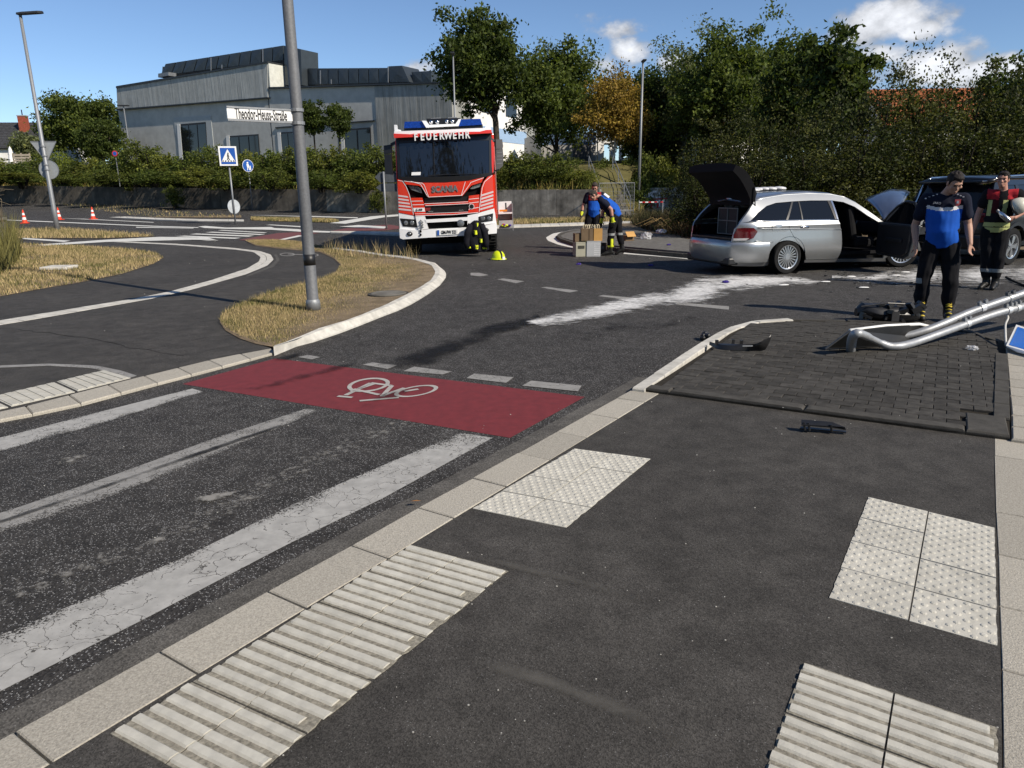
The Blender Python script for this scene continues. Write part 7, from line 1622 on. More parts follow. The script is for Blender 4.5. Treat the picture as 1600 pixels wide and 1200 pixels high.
def hand(mb, wr, d, side, sc=1.0, curl=.5, pal=None, tool=False):
    d = Vector(d).normalized(); s = Vector(side); s = (s - d * s.dot(d)).normalized(); nrm = d.cross(s) * (1 if pal is None else pal)
    rings = []
    for t, w, h in ((-.02, .024, .020), (.02, .034, .018), (.06, .041, .017), (.085, .041, .014)): c = wr + d * t * sc; rings.append([c + s * w * sc * cos(a) + nrm * h * sc * sin(a) for a in [2 * pi * k / 12 for k in range(12)]])
    mb.loft(rings)
    for i, (o_, l) in enumerate(((-.031, .062), (-.011, .074), (.010, .070), (.030, .056))):
        b0 = wr + (d * .072 + s * o_) * sc; d1 = (d + nrm * curl * .5 + s * o_ * 1.5).normalized(); p1 = b0 + d1 * l * .5 * sc; d2 = (d + nrm * curl * 1.6 + s * o_).normalized(); p2 = p1 + d2 * l * .36 * sc; d3 = (d * .6 + nrm * curl * 2.4).normalized(); p3 = p2 + d3 * l * .3 * sc
        mb.tube([b0, p1, p2, p3], [.0105 * sc, .0095 * sc, .0085 * sc, .0065 * sc], 8)
    t0 = wr + (d * .02 - s * .026) * sc; t1 = t0 + (d * .6 - s * .8 + nrm * .4).normalized() * .045 * sc; t2 = t1 + (d * .95 - s * .2 + nrm * .5).normalized() * .036 * sc
    mb.tube([t0, t1, t2], [.014 * sc, .0115 * sc, .008 * sc], 8)
def head(mb, c, face, up=V_(0, 0, 1), sc=1.0):
    f = Vector(face).normalized(); u = (Vector(up) - f * Vector(up).dot(f)).normalized(); r = f.cross(u)
    R = Matrix((r, f, u)).transposed()
    P = lambda x, y, z: c + (r * x + f * y + u * z) * sc
    mb.ball(P(0, -.012, .03), V_(.076, .096, .088) * sc, 18, 14, R=R); mb.ball(P(0, .012, -.03), V_(.064, .078, .080) * sc, 16, 12, R=R); mb.ball(P(0, .040, -.085), V_(.042, .038, .030) * sc, 12, 8, R=R)
    mb.ball(P(0, .070, .030), V_(.058, .020, .016) * sc, 12, 8, R=R)         # brow
    mb.loft([[P(-.009, .078, .022), P(.009, .078, .022), P(.004, .090, .022)], [P(-.018, .08, -.028), P(.018, .08, -.028), P(0, .116, -.024)], [P(-.012, .078, -.040), P(.012, .078, -.040), P(0, .096, -.040)]])
    mb.ball(P(0, .084, -.062), V_(.024, .010, .006) * sc, 10, 6, R=R); mb.ball(P(0, .083, -.074), V_(.020, .010, .007) * sc, 10, 6, R=R)
    for s in (-1, 1): mb.ball(P(s * .076, -.006, -.002), V_(.010, .020, .033) * sc, 10, 8, R=R); mb.ball(P(s * .042, .062, -.015), V_(.026, .022, .022) * sc, 10, 8, R=R)
    return P, R
def features(par, P, R, hairmat, style='short', sc=1.0, beard=None):
    b = MB()
    for s in (-1, 1): b.ball(P(s * .031, .077, .008), V_(.012, .008, .006) * sc, 10, 6, R=R)
    b.obj('eyes', LGLASS, par, smooth=True); b = MB()
    for s in (-1, 1): b.ball(P(s * .032, .085, .030), V_(.020, .007, .005) * sc, 8, 5, R=R)
    b.obj('eyebrows', hairmat, par, smooth=True)
    b = MB(); rr = random.Random(3)
    b.ball(P(0, -.024, .047), V_(.083, .098, .085) * sc, 18, 12, R=R); b.ball(P(0, -.055, .0), V_(.072, .060, .085) * sc, 14, 10, R=R); b.ball(P(0, .03, .098), V_(.064, .055, .030) * sc, 14, 8, R=R)
    for s in (-1, 1): b.ball(P(s * .072, .012, .030), V_(.010, .022, .038) * sc, 8, 6, R=R)
    if style != 'thin':
        for k in range(60): a = rr.uniform(0, 6.28); e = rr.uniform(.05, 1.4); b.ball(P(.083 * cos(a) * cos(e), -.02 + .09 * sin(a) * cos(e), .05 + .083 * sin(e)), .014 * sc, 6, 4)
    me = remesh(b, .007, 2, .004, 4, 40); me.materials.clear(); me.materials.append(hairmat); me.name = 'hair'; link('hair', me, par)
def person(label, loc, rotz, J, skin, hair, shirt, trous, boots, faced, gloves=None, belly=.02, hsc=1.0, style='short', curls=(.5, .5), hdirs=None, sleeve=.62, sleeve_r=.078, extra=None):
    t = thing('person', label, 'person', loc, rotz)
    lat = (J['sR'] - J['sL']).normalized(); b = MB()
    torso(b, J['pel'], J['chest'], J['neck'], lat, 0, belly)
    limb(b, [J['neck'] - (J['head'] - J['neck']) * .25, J['neck'], J['head']], [.066, .060, .056])
    P, R = head(b, J['head'], faced[0], faced[1], hsc)
    for s in 'LR':
        limb(b, [J['s' + s], J['s' + s].lerp(J['e' + s], .4), J['e' + s]], [.062, .056, .044]); limb(b, [J['e' + s], J['e' + s].lerp(J['w' + s], .3), J['w' + s]], [.044, .045, .029])
        limb(b, [J['chest'].lerp(J['neck'], .55), J['s' + s]], [.075, .064]); limb(b, [J['h' + s], J['k' + s], J['a' + s]], [.088, .06, .042])
        hd = hdirs['L' if s == 'L' else 'R'] if hdirs else (J['w' + s] - J['e' + s], (0, -1, 0))
        if not gloves: hand(b, J['w' + s], hd[0], hd[1], 1.0, curls[0 if s == 'L' else 1], hd[2] if len(hd) > 2 else None)
    me = remesh(b, .0068, 2); me.materials.clear(); me.materials.append(skin); me.name = 'body'; link('body', me, t)
    features(t, P, R, hair, style, hsc)
    b = MB(); torso(b, J['pel'] + (J['pel'] - J['chest']).normalized() * .015, J['chest'], J['neck'], lat, .018, belly + .012)
    for s in 'LR': limb(b, [J['chest'].lerp(J['neck'], .5), J['s' + s]], [.10, .082]); limb(b, [J['s' + s], J['s' + s].lerp(J['e' + s], sleeve)], [.084, sleeve_r])
    zoned('shirt', remesh(b, .011, 3, .007, 2), shirt[0], shirt[1], t)
    b = MB(); torso(b, J['pel'], J['pel'].lerp(J['chest'], .35), J['pel'].lerp(J['chest'], .42), lat, .012, belly * .3)
    for s in 'LR': limb(b, [J['h' + s], J['h' + s].lerp(J['k' + s], .5), J['k' + s], J['k' + s].lerp(J['a' + s], .5), J['a' + s] + (J['k' + s] - J['a' + s]).normalized() * .13], [.112, .104, .086, .088, .078])
    zoned('trousers', remesh(b, .011, 3, .011, 5), trous[0], trous[1], t)
    for s in 'LR':
        b = MB(); a, to = J['a' + s], J['t' + s]; d = (to - a); d = d.normalized(); kk = (J['k' + s] - a).normalized()
        limb(b, [a + kk * .17, a + kk * .05, a, a + d * .02], [.066, .056, .058, .057]); sole = V_(0, 0, 1)
        limb(b, [a + d * .0 + V_(0, 0, -.03), a.lerp(to, .55), to], [.055, .050, .040]); b.ball(a - d * .05 + V_(0, 0, -.045), .045, 10, 8)
        me = remesh(b, .010, 2)
        for v in me.vertices:
            if boots.get('flat', True): v.co.z = max(v.co.z, J['ground'] + .001)
        bo = zoned('boot', me, [BOOT, boots.get('mat', BOOT)], boots.get('fn', lambda c, n: 0), t)
        if boots.get('laces'):
            lb2 = MB()
            for k in range(6): q = (a + kk * .15).lerp(to - d * .06, k / 6) + V_(0, 0, .03 * sin(pi * k / 6)) + (d * .062 if k < 3 else d * .03) * (1 if k < 3 else 1); q = q + V_(0, 0, .02 if k >= 3 else 0); lb2.tube([q - lat * .032, q + V_(0, 0, .012) + d * .006, q + lat * .032], .0075, 5)
            lb2.ball(to + V_(0, 0, .018) - d * .02, V_(.034, .034, .026), 10, 6); lb2.obj('laces', LACE, bo, smooth=True)
    if gloves:
        for s in 'LR':
            b = MB(); hd = hdirs['L' if s == 'L' else 'R']; hand(b, J['w' + s], hd[0], hd[1], 1.22, curls[0 if s == 'L' else 1], hd[2] if len(hd) > 2 else None); up_ = (J['e' + s] - J['w' + s]).normalized(); limb(b, [J['w' + s] - up_ * .01, J['w' + s] + up_ * .075], [.040, .050])
            w0 = J['w' + s].copy(); zoned('glove', remesh(b, .008, 2), [BLACK, YEL], lambda c, n, w0=w0, u=up_: 1 if -.055 < (c - w0).dot(u) < .06 and (c.x * 31 + c.z * 17) % 1 < .9 else 0, t)
    return t, P, R
# the man in the blue shirt nearest the camera, looking down
g = U(1463, 501, 0)
JA = dict(pel=V_(-.06, 0, .98), chest=V_(-.10, -.01, 1.36), neck=V_(-.075, -.03, 1.555), head=V_(-.015, -.115, 1.665), sL=V_(-.285, -.01, 1.475), sR=V_(.10, -.03, 1.48), eL=V_(-.375, .03, 1.17), wL=V_(-.335, -.10, .93), eR=V_(.185, .03, 1.19), wR=V_(.235, -.08, .96),
          hL=V_(-.155, 0, .93), hR=V_(.035, 0, .93), kL=V_(-.205, -.04, .53), kR=V_(.085, -.03, .53), aL=V_(-.20, .02, .11), aR=V_(.11, .02, .11), tL=V_(-.155, -.16, .035), tR=V_(.125, -.16, .035), ground=0)
def shA(c, n):
    if c.x < -.285 + (1.48 - c.z) * .12 or c.x > .105 + (c.z - 1.48) * .0: 
        if c.z > 1.2 and (c.x < -.27 or c.x > .10) : return 0
    zl = 1.365 + .03 * min(1, ((c.x + .09) / .17) ** 2)
    if n.y > .2: return 0 if c.z > 1.36 else 1
    return 2 if abs(c.z - zl) < .021 else (0 if c.z > zl else 1)
pA, PA, RA = person('man in navy and royal blue football shirt looking down by the bent posts', g, -radians(30.6), JA, SKIN, HAIRD, ([NAVY, BLUE, WSTR], shA), ([TROU, SILVR], lambda c, n: 1 if .47 < c.z < .53 and c.x < -.22 and n.y < .3 else 0), dict(laces=True), ((.42, -.80, -.52), (0.15, -.35, .9)), belly=.035, hdirs={'L': (V_(.15, -.25, -1), V_(.3, -.9, .2), 1), 'R': (V_(.02, -.2, -1), V_(-.4, -.9, .2), -1)}, curls=(.35, .45))
b = MB(); x0, z0 = .045, 1.445
b.prism([(x0 - .030, 0, z0 + .036), (x0 + .030, 0, z0 + .036), (x0 + .030, 0, z0 - .008), (x0 + .015, 0, z0 - .034), (x0, 0, z0 - .042), (x0 - .015, 0, z0 - .034), (x0 - .030, 0, z0 - .008)], (0, .02, 0)); b.v = [(x, -.158 + y + abs(x) * .08, z) for x, y, z in b.v]; fixn(b.obj('crest', plain('red_crest', (.5, .10, .10), .6), pA))
MB().box((x0, -.159, z0 + .005), (.022, .006, .03)).obj('crest_centre', WSTR, pA)
text('JAKO', .034, WSTR, pA, Matrix.Translation((-.165, -.158, 1.44)) @ Matrix.Rotation(.12, 4, 'Y') @ Matrix.Rotation(pi / 2, 4, 'X'), ext=.004)
b = MB()
for k in range(4): b.box((-.295 + k * .038, -.085 + .008 * k, 1.492 + k * .016), (.020, .018, .012)); b.box((.095 - k * .03, -.10, 1.51 + k * .014), (.018, .018, .012))
b.obj('shoulder_dashes', WSTR, pA)
# firefighter with helmet under his arm
g = U(1545, 452, 0)
JB = dict(pel=V_(-.04, 0, .97), chest=V_(-.01, 0, 1.36), neck=V_(-.02, -.01, 1.56), head=V_(-.045, -.06, 1.70), sL=V_(-.215, 0, 1.49), sR=V_(.185, 0, 1.49), eL=V_(-.30, .02, 1.20), wL=V_(-.33, -.04, .95), eR=V_(.345, .02, 1.27), wR=V_(.18, -.20, 1.14),
          hL=V_(-.13, 0, .92), hR=V_(.05, 0, .92), kL=V_(-.10, -.02, .52), kR=V_(.06, -.02, .52), aL=V_(-.05, .02, .11), aR=V_(.07, .02, .11), tL=V_(-.12, -.15, .035), tR=V_(.04, -.16, .035), ground=0)
def shB(c, n):
    if .905 < c.z < .985 or 1.0 < c.z < 1.06: return 2
    if n.y < .3 and 1.16 < c.z < 1.40 and (abs(c.x + .165) < .028 or abs(c.x - .04) < .03): return 2
    if c.z > 1.40 + abs(c.x + .02) * .1 and abs(c.x) > .055: return 1 if abs(c.x + .02) < .20 else 0
    if c.z < 1.40 and n.y < .2 and (-.14 < c.x < -.05) and c.z > 1.2: return 3
    return 0
pB, PB, RB = person('young firefighter smiling with a white helmet under his arm', g, -radians(33.5), JB, SKIN_R, HAIRD, ([plain('black_vest_cloth', (.011, .010, .012), .9, var=.2), REDS, YELR, plain('dark_red_cloth', (.05, .008, .010), .9)], shB), ([TROU, SILVR], lambda c, n: 1 if .28 < c.z < .335 else 0), dict(), ((-.12, -1, .05), (0, 0, 1)), belly=.02, hdirs={'L': (V_(-.05, -.1, -1), V_(0, -1, 0), 1), 'R': (V_(-.75, -.5, -.25), V_(0, -.3, 1), 1)}, curls=(.4, .9), sleeve=.55)
hl = thing('helmet', 'cream white fire helmet held under the firefighter’s arm', 'helmet', (0, 0, 0)); hl.matrix_world = Matrix.Translation(g) @ Matrix.Rotation(-radians(33.5), 4, 'Z') @ Matrix.Translation((.205, -.13, 1.31)) @ Matrix.Rotation(radians(62), 4, 'Y') @ Matrix.Rotation(radians(15), 4, 'X') @ Matrix.Scale(.93, 4)
HW_ = plain('cream_helmet', (.62, .60, .50), .35, var=.05)
b = MB(); b.lathe([(.135, -.05), (.138, 0), (.125, .07), (.09, .12), (.04, .145), (0, .15)], 24, Matrix.Diagonal((1, 1.15, 1, 1))); b.obj('shell', HW_, hl, smooth=True); b = MB(); b.lathe([(.125, -.055), (.15, -.05), (.15, -.03), (.137, -.02)], 24, Matrix.Diagonal((1, 1.15, 1, 1)), closed=True); b.obj('brim', BLACK, hl, smooth=True); b = MB(); b.lathe([(0, -.03), (.128, -.04)], 20); b.obj('liner', DEEP, hl)
bt = thing('steel_flask', 'shiny steel flask held in the firefighter’s hand', 'flask', (0, 0, 0)); bt.matrix_world = Matrix.Translation(g) @ Matrix.Rotation(-radians(33.5), 4, 'Z') @ Matrix.Translation((.045, -.26, 1.16)) @ Matrix.Rotation(radians(-48), 4, 'Y')
b = MB(); b.lathe([(0, -.10), (.038, -.10), (.042, -.08), (.042, .03), (.030, .07), (.018, .095), (.018, .115), (0, .115)], 18); b.obj('flask_body', CHROME, bt, smooth=True, angle=40); b = MB(); b.lathe([(.02, .108), (.022, .11), (.022, .14), (0, .14)], 14); b.obj('cap', GALV, bt)
# two firefighters by the boxes
g = U(922, 390, 0)
JC = dict(pel=V_(.06, .0, .95), chest=V_(.10, -.02, 1.33), neck=V_(.11, -.05, 1.53), head=V_(.10, -.12, 1.655), sL=V_(-.085, -.02, 1.455), sR=V_(.305, -.02, 1.455), eL=V_(-.195, .03, 1.19), wL=V_(-.25, -.06, .965), eR=V_(.39, .02, 1.20), wR=V_(.365, -.10, 1.0),
          hL=V_(-.03, 0, .91), hR=V_(.15, 0, .91), kL=V_(-.12, -.03, .52), kR=V_(.13, -.03, .52), aL=V_(-.11, .02, .11), aR=V_(.13, .02, .11), tL=V_(-.13, -.16, .035), tR=V_(.13, -.16, .035), ground=0)
def shC(c, n):
    if c.x < -.06 or c.x > .29: return 0
    if c.z > 1.345 - abs(c.x - .1) * .15: return 2 if abs(c.x - .10) < .17 else 0
    if c.z > 1.30: return 0
    return 1
YB = lambda lo, hi: ([TROU, SILVR, YEL], lambda c, n: 1 if .50 < c.z < .56 else (2 if (lo < c.z < hi or hi + .03 < c.z < hi + .07) else 0))
pC, PC, RC = person('firefighter in red and blue shirt standing behind the stacked boxes', g, -radians(6), JC, SKIN_R, HAIRG, ([NAVY, BLUE, REDS], shC), YB(.13, .17), dict(), ((-.05, -.85, -.45), (0, -.3, .95)), gloves=True, belly=.045, hdirs={'L': (V_(-.1, -.2, -1), V_(0, -1, 0), 1), 'R': (V_(-.1, -.3, -1), V_(0, -1, 0), -1)}, style='thin')
g = U(955, 399, 0)
JD = dict(pel=V_(.10, .0, 1.0), chest=V_(-.185, .0, 1.315), neck=V_(-.34, -.0, 1.43), head=V_(-.47, -.02, 1.46), sL=V_(-.29, -.20, 1.36), sR=V_(-.27, .20, 1.36), eL=V_(-.03, -.25, 1.14), wL=V_(.015, -.26, .88), eR=V_(-.22, .24, 1.08), wR=V_(-.27, .20, .84),
          hL=V_(.06, -.10, .95), hR=V_(.12, .10, .96), kL=V_(-.02, -.12, .55), kR=V_(.18, .10, .57), aL=V_(-.02, -.12, .11), aR=V_(.27, .10, .17), tL=V_(-.20, -.16, .035), tR=V_(.12, .06, .04), ground=0)
def shD(c, n):
    d = (c.x + .185) * .74 + (c.z - 1.315) * .67
    if (c.y < -.17 or c.y > .17) and c.x < -.05 and c.z > 1.12 and d < .10: return 0
    return 1 if d > -.015 + (.04 if c.x < -.2 else 0) else 0
pD, PD, RD = person('firefighter in blue shirt bending down beside the stacked boxes', g, -radians(8), JD, SKIN_R, HAIRG, ([NAVY, BLUE], shD), ([TROU, SILVR, YEL], lambda c, n: 1 if .50 < c.z < .56 and n.y < .5 else (2 if (.13 < c.z < .20 or .22 < c.z < .26 or (c.x < .05 and c.y < -.06 and .26 < c.z < .42 and -.02 < c.x < .045)) else 0)), dict(), ((-.80, -.25, -.62), (-.5, 0, .8)), gloves=True, belly=.04, hdirs={'L': (V_(.05, -.1, -1), V_(-1, 0, 0), 1), 'R': (V_(-.2, 0, -1), V_(-1, 0, 0), 1)}, style='thin')
b = MB(); c_ = JD['chest'].lerp(JD['neck'], .35) + V_(.085, -.09, .095); ax = (JD['neck'] - JD['chest']).normalized(); nr = V_(.55, -.45, .62).normalized(); sd = ax.cross(nr).normalized()
q = [c_ + ax * a_ * .075 + sd * s_ * .05 for a_, s_ in ((-1, -1), (1, -1), (1, 1), (-1, 1))]; b.prism([p + nr * .02 for p in q], -nr * .05); fixn(b.obj('back_print', WSTR, pD))
# ------------------------------------------------------------------ boxes, debris, fallen signs
CARD = plain('brown_cardboard', (.17, .12, .075), .85, var=.12, scale=5); WOODB = plain('pale_plywood', (.48, .27, .085), .6, var=.12, scale=4); LGREY = plain('light_grey_plastic_box', (.42, .43, .44), .6, var=.06); LBEIGE = plain('beige_plastic_box', (.34, .33, .26), .7, var=.06)
def obox(name, label, pos, size, rot, mat, cat='box', **k):
    t = thing(name, label, cat, pos, rot, k.get('group')); x, y, z = size; w = .012
    b = MB(); b.box((0, 0, w / 2), (x, y, w))
    for s in (-1, 1): b.box((0, s * (y / 2 - w / 2), z / 2), (x, w, z)); b.box((s * (x / 2 - w / 2), 0, z / 2), (w, y - 2 * w, z))
    b.obj('box_body', mat, t); return t
g = U(906, 401, 0); gx, gy = g.x, g.y
bx1 = obox('plastic_crate', 'beige storage crate on the road, bottom left of the box stack', (gx + .02, gy + .12, 0), (.30, .40, .34), .12, LBEIGE); MB().box((-.02, -.203, .24), (.16, .012, .07)).obj('grip', plain('dark_grip', (.05, .05, .04), .7), bx1); MB().box((0, 0, .35), (.31, .41, .02)).obj('lid', LBEIGE, bx1, bevel=.005)
bx2 = obox('plastic_crate', 'light grey perforated storage crate at the bottom right of the box stack', (gx + .34, gy + .10, 0), (.34, .40, .37), -.05, LGREY)
b = MB()
for i in range(5):
    for j in range(6): b.box((.05 + i * .028 - .03, -.201, .06 + j * .05), (.012, .006, .022))
b.obj('perforations', plain('crate_holes', (.75, .75, .75), .5), bx2); MB().box((.172, 0, .3), (.01, .3, .06)).obj('rim', LGREY, bx2); MB().box((0, 0, .378), (.35, .41, .015)).obj('lid', LGREY, bx2, bevel=.004)
bx3 = obox('cardboard_box', 'brown cardboard box on the beige crate', (gx - .03, gy + .12, .362), (.22, .28, .19), .1, CARD); MB().box((0, 0, .195), (.225, .285, .012)).obj('flap', CARD, bx3)
bx4 = obox('wooden_box', 'open plywood carrying box full of rope loops on top of the stack', (gx + .28, gy + .10, .386), (.50, .34, .30), -.03, CARD)
MB().box((.16, -.178, .15), (.21, .012, .30)).obj('pale_panel', WOODB, bx4); MB().box((-.05, -.176, .15), (.012, .010, .30)).obj('batten', CARD, bx4)
b = MB()
for k in range(8):
    c = Vector((-.18 + k * .05, -.05 + random.uniform(-.05, .05), .33)); a = random.uniform(0, 3); b.tube([c + Vector((.035 * cos(q) * cos(a), .035 * cos(q) * sin(a), .055 * sin(q))) for q in [2 * pi * i / 12 for i in range(13)]], .010, 6)
b.obj('rope_loops', plain('pale_rope', (.55, .48, .34), .85), bx4)
g2 = U(951, 396.5, 0); bx5 = obox('equipment_case', 'small dark case standing just right of the box stack', (g2.x - .22, g2.y + .05, 0), (.30, .24, .28), .1, plain('dark_brown_case', (.06, .045, .035), .7)); MB().box((0, -.125, .16), (.14, .012, .08)).obj('grip', GALV_D, bx5); MB().box((0, 0, .285), (.31, .25, .015)).obj('lid', plain('worn_case_lid', (.25, .24, .22), .7), bx5)
g3 = U(981, 376, .09); bx6 = obox('cardboard_box', 'open cardboard box on the cobbles behind the bending man', (g3.x, g3.y, .09), (.30, .22, .16), .4, CARD); o = MB().box((0, 0, 0), (.30, .20, .008)).obj('flap', WOODB, bx6, (0, -.15, .2), (.8, 0, 0))
# knocked over sign: two bent posts with clamps, cable, two sign plates
PO = dict(); ROOT = U(1328, 551, ZI)
fs = thing('fallen_signpost', 'pair of bent galvanised sign posts lying across the paver island', 'signpost', ROOT); FL = Vector(ROOT)
def W(px, py, dist=None, z=None):
    if z is not None: return U(px, py, z) - FL
    return at_depth(px, py, dist) - FL
PR = .039
A1 = [W(1329, 548, z=ZI), W(1332, 528, None, z=ZI + .17), W(1339, 521, z=ZI + .235), W(1351, 524, z=ZI + .20), W(1370, 533, z=ZI + .10), W(1388, 540.5, z=ZI + .045), W(1407, 540.5, z=ZI + .043), W(1432, 534, z=ZI + .06), W(1470, 520.5, z=ZI + .12), W(1510, 506, z=ZI + .18), W(1555, 490, z=ZI + .26), W(1610, 476, z=ZI + .32), W(1760, 438, z=ZI + .46)]
A2 = [W(1393, 533, z=ZI + .03), W(1405, 527, z=ZI + .05), W(1425, 522.5, z=ZI + .08), W(1450, 515, z=ZI + .13), W(1480, 503, z=ZI + .2), W(1510, 490, z=ZI + .27), W(1545, 477, z=ZI + .35), W(1600, 458, z=ZI + .46), W(1760, 400, z=ZI + .8)]
def spl(P, n=4):
    out = []
    for i in range(len(P) - 1):
        a, b_, c, d = P[max(0, i - 1)], P[i], P[i + 1], P[min(len(P) - 1, i + 2)]
        for k in range(n): t = k / n; out.append(.5 * ((2 * b_) + (c - a) * t + (2 * a - 5 * b_ + 4 * c - d) * t * t + (3 * b_ - a - 3 * c + d) * t ** 3))
    return out + [P[-1]]
GPOST = plain('bright_galvanised_post', (.34, .35, .36), .5, .45, var=.14, scale=25)
q1 = spl(A1, 4); q2 = spl(A2, 4)
r1 = [PR * (1.15 if i < 9 else (.80 if i in (14, 15, 16, 17) else 1)) for i in range(len(q1))]
MB().tube(q1, r1, 16).obj('post', GPOST, fs, smooth=True); MB().tube(q2, [PR * (.75 if i < 4 else 1) for i in range(len(q2))], 16).obj('post', GPOST, fs, smooth=True)
def clamp(p, ax, kind=0):
    ax = ax.normalized(); rot = ax.to_track_quat('Z', 'Y').to_matrix().to_4x4(); M = Matrix.Translation(p) @ rot
    b = MB(); b.lathe([(PR * 1.0, -.025), (PR * 1.13, -.025), (PR * 1.13, .025), (PR * 1.0, .025)], 16, M, closed=True); o = b.obj('clamp', plain('bright_clamp', (.62, .63, .63), .4, .5), fs)
    up = Vector((0, 0, 1)); sd = ax.cross(up).normalized()
    for s in (-1, 1): c = p + up * PR * 1.25 + ax * s * .035; bb = MB(); bb.box(c, (.035, .05, .03), rot.to_3x3()); bb.tube([c, c + up * .035], .008, 6); bb.obj('bolt', GALV, o)
def near_on(q, px, py):
    best = min(range(1, len(q) - 1), key=lambda i: (lambda w: (w[0] - px) ** 2 + (w[1] - py) ** 2)(proj(q[i] + FL))); return q[best], q[best + 1] - q[best - 1]
def proj(P):
    d = Vector(P) - Vector((0, 0, H)); zc = d.dot(CF); return (800 + F * d.dot(CR) / zc, 600 - F * d.dot(CU) / zc)
for (qq, px, py) in ((q2, 1533, 481), (q2, 1572, 467), (q2, 1586, 462), (q1, 1506, 508), (q1, 1571, 486), (q1, 1585, 482)): p, ax = near_on(qq, px, py); clamp(p, ax)
cb = spl([W(1602, 461, z=ZI + .42), W(1590, 468, z=ZI + .36), W(1575, 477, z=ZI + .30), W(1573, 489, z=ZI + .24), W(1575, 497, z=ZI + .2), W(1571, 507, z=ZI + .15), W(1571, 524, z=ZI + .09), W(1572, 540, z=ZI + .03)], 4)
MB().tube(cb, .011, 8).obj('cable', plain('white_cable', (.5, .49, .46), .6), fs, smooth=True)
# large dark backed plate with white rim lying under the posts
sp_ = thing('fallen_sign', 'large fallen sign lying dark back up with a white rim under the bent posts', 'traffic sign', (0, 0, 0))
pl_ = [U(1290, 545, ZI + .012), U(1328, 517, ZI + .21), U(1384, 510, ZI + .19), U(1436, 507.5, ZI + .17), U(1456, 512, ZI + .12), U(1440, 528, ZI + .02), U(1390, 541, ZI + .008)]
b = MB(); b.prism(pl_, (0, 0, .006)); fixn(b.obj('plate', plain('dark_plate_back', (.02, .021, .022), .5, .2), sp_)); b = MB()
b.tube([p + Vector((0, 0, .006)) for p in pl_[1:5]], .017, 8); b.obj('white_rim', SIGN_W, sp_, smooth=True); b = MB(); b.tube([pl_[0], pl_[1]], .012, 6); b.obj('dark_rim', GALV_D, sp_)
# blue sign at the right edge
bs = thing('blue_sign', 'bright blue sign with white rim lying at the right edge on the kerb', 'traffic sign', (0, 0, 0))
q = [U(1572, 540, ZI + .05), U(1588, 507, ZI + .13), U(1640, 524, ZI + .12), U(1640, 560, ZI + .04), U(1590, 549, ZI + .03)]
c = sum(q, Vector()) / 5; nrm = (q[1] - q[0]).cross(q[2] - q[0]).normalized(); nrm = nrm if nrm.y < 0 else -nrm
fixn(MB().prism(q, -nrm * .012).obj('plate', SIGN_W, bs)); qi = [p.lerp(c, .16) + nrm * .003 for p in q]; fixn(MB().prism(qi, nrm * .002).obj('blue_face', plain('bright_sign_blue', (.012, .14, .55), .35, var=.06, scale=12), bs)); b = MB()
for p0, p1 in ((.35, .42), (.42, .33)): b.tube([c + nrm * .006 + (q[1] - c) * .1 + Vector((0, 0, .01 * p0)), c + nrm * .006 + (q[2] - c) * .12], .004, 4)
b.obj('scratch', SIGN_W, bs)
# broken car parts
def shard(name, label, pts, h, mat, cat='debris', bend=.02):
    t = thing(name, label, cat, pts[0]); b = MB(); P = [Vector(p) - Vector(pts[0]) for p in pts]; b.prism(P, (0, 0, h)); o = fixn(b.obj('panel', mat, t, bevel=.004)); return t
DK = plain('broken_black_plastic', (.014, .014, .015), .38, var=.25, scale=14)
bp_ = [U(1110, 538, ZI + .01), U(1116, 545, ZI + .01), U(1140, 547, ZI + .012), U(1190, 547.5, ZI + .015), U(1205, 526, ZI + .13), U(1186, 535, ZI + .10), U(1160, 537.5, ZI + .06), U(1130, 537, ZI + .03)]
t = thing('bumper_piece', 'curved black piece of bumper trim on the corner of the paver island', 'bumper piece', bp_[0]); b = MB(); n = 12; fr_ = [U(x, y, z + ZI) for x, y, z in ((1108, 539, .01), (1125, 545.5, .005), (1150, 547.5, .005), (1190, 548, .005), (1199, 541, .05), (1205, 527, .14))]; bk_ = [U(x, y, z + ZI) for x, y, z in ((1110, 536, .03), (1128, 536.5, .05), (1150, 537.5, .06), (1178, 537.5, .08), (1190, 533, .12), (1204, 526, .15))]
F1, B1 = spl(fr_, 4), spl(bk_, 4); b.loft([[f - bp_[0], f.lerp(k_, .3) - bp_[0] + Vector((0, 0, .03)), k_ - bp_[0], k_ - bp_[0] - Vector((0, 0, .02))] for f, k_ in zip(F1, B1)]); fixn(b.obj('panel', DK, t, smooth=True, angle=40))
b = MB()
for x, y in ((1145, 534), (1158, 535), (1120, 535)): p = U(x, y, ZI + .06) - bp_[0]; b.box(p, (.03, .03, .05))
b.obj('clips', DK, t); MB().box(U(1168, 540.5, ZI + .075) - bp_[0], (.10, .012, .012)).obj('silver_trim', GALV, t)
g = U(1250, 674, ZP); t = thing('grille_piece', 'broken black grille strip lying on the near pavement', 'grille piece', g); G = lambda x, y, z: U(x, y, ZP + z) - g
b = MB(); b.prism([G(1252, 657, .07), G(1300, 661, .07), G(1320, 669, .05), G(1322, 672, .03), G(1290, 668, .05), G(1252, 665, .05)], (0, 0, .008)); fixn(b.obj('top_bar', DK, t)); b = MB(); b.prism([G(1249, 671, .012), G(1310, 676, .012), G(1322, 677.5, .01), G(1322, 675, .012), G(1252, 668, .015)], (0, 0, .01)); fixn(b.obj('lower_bar', DK, t))
for x in (1256, 1263, 1298): MB().tube([G(x, 660 + (x - 1256) * .08, .07), G(x + 2, 673 + (x - 1256) * .06, .014)], .008, 5).obj('strut', DK, t)
g = U(1098, 532, .0); t = thing('foam_lump', 'small dark crumpled lump in the gutter beside the island kerb', 'debris', g); b = MB()
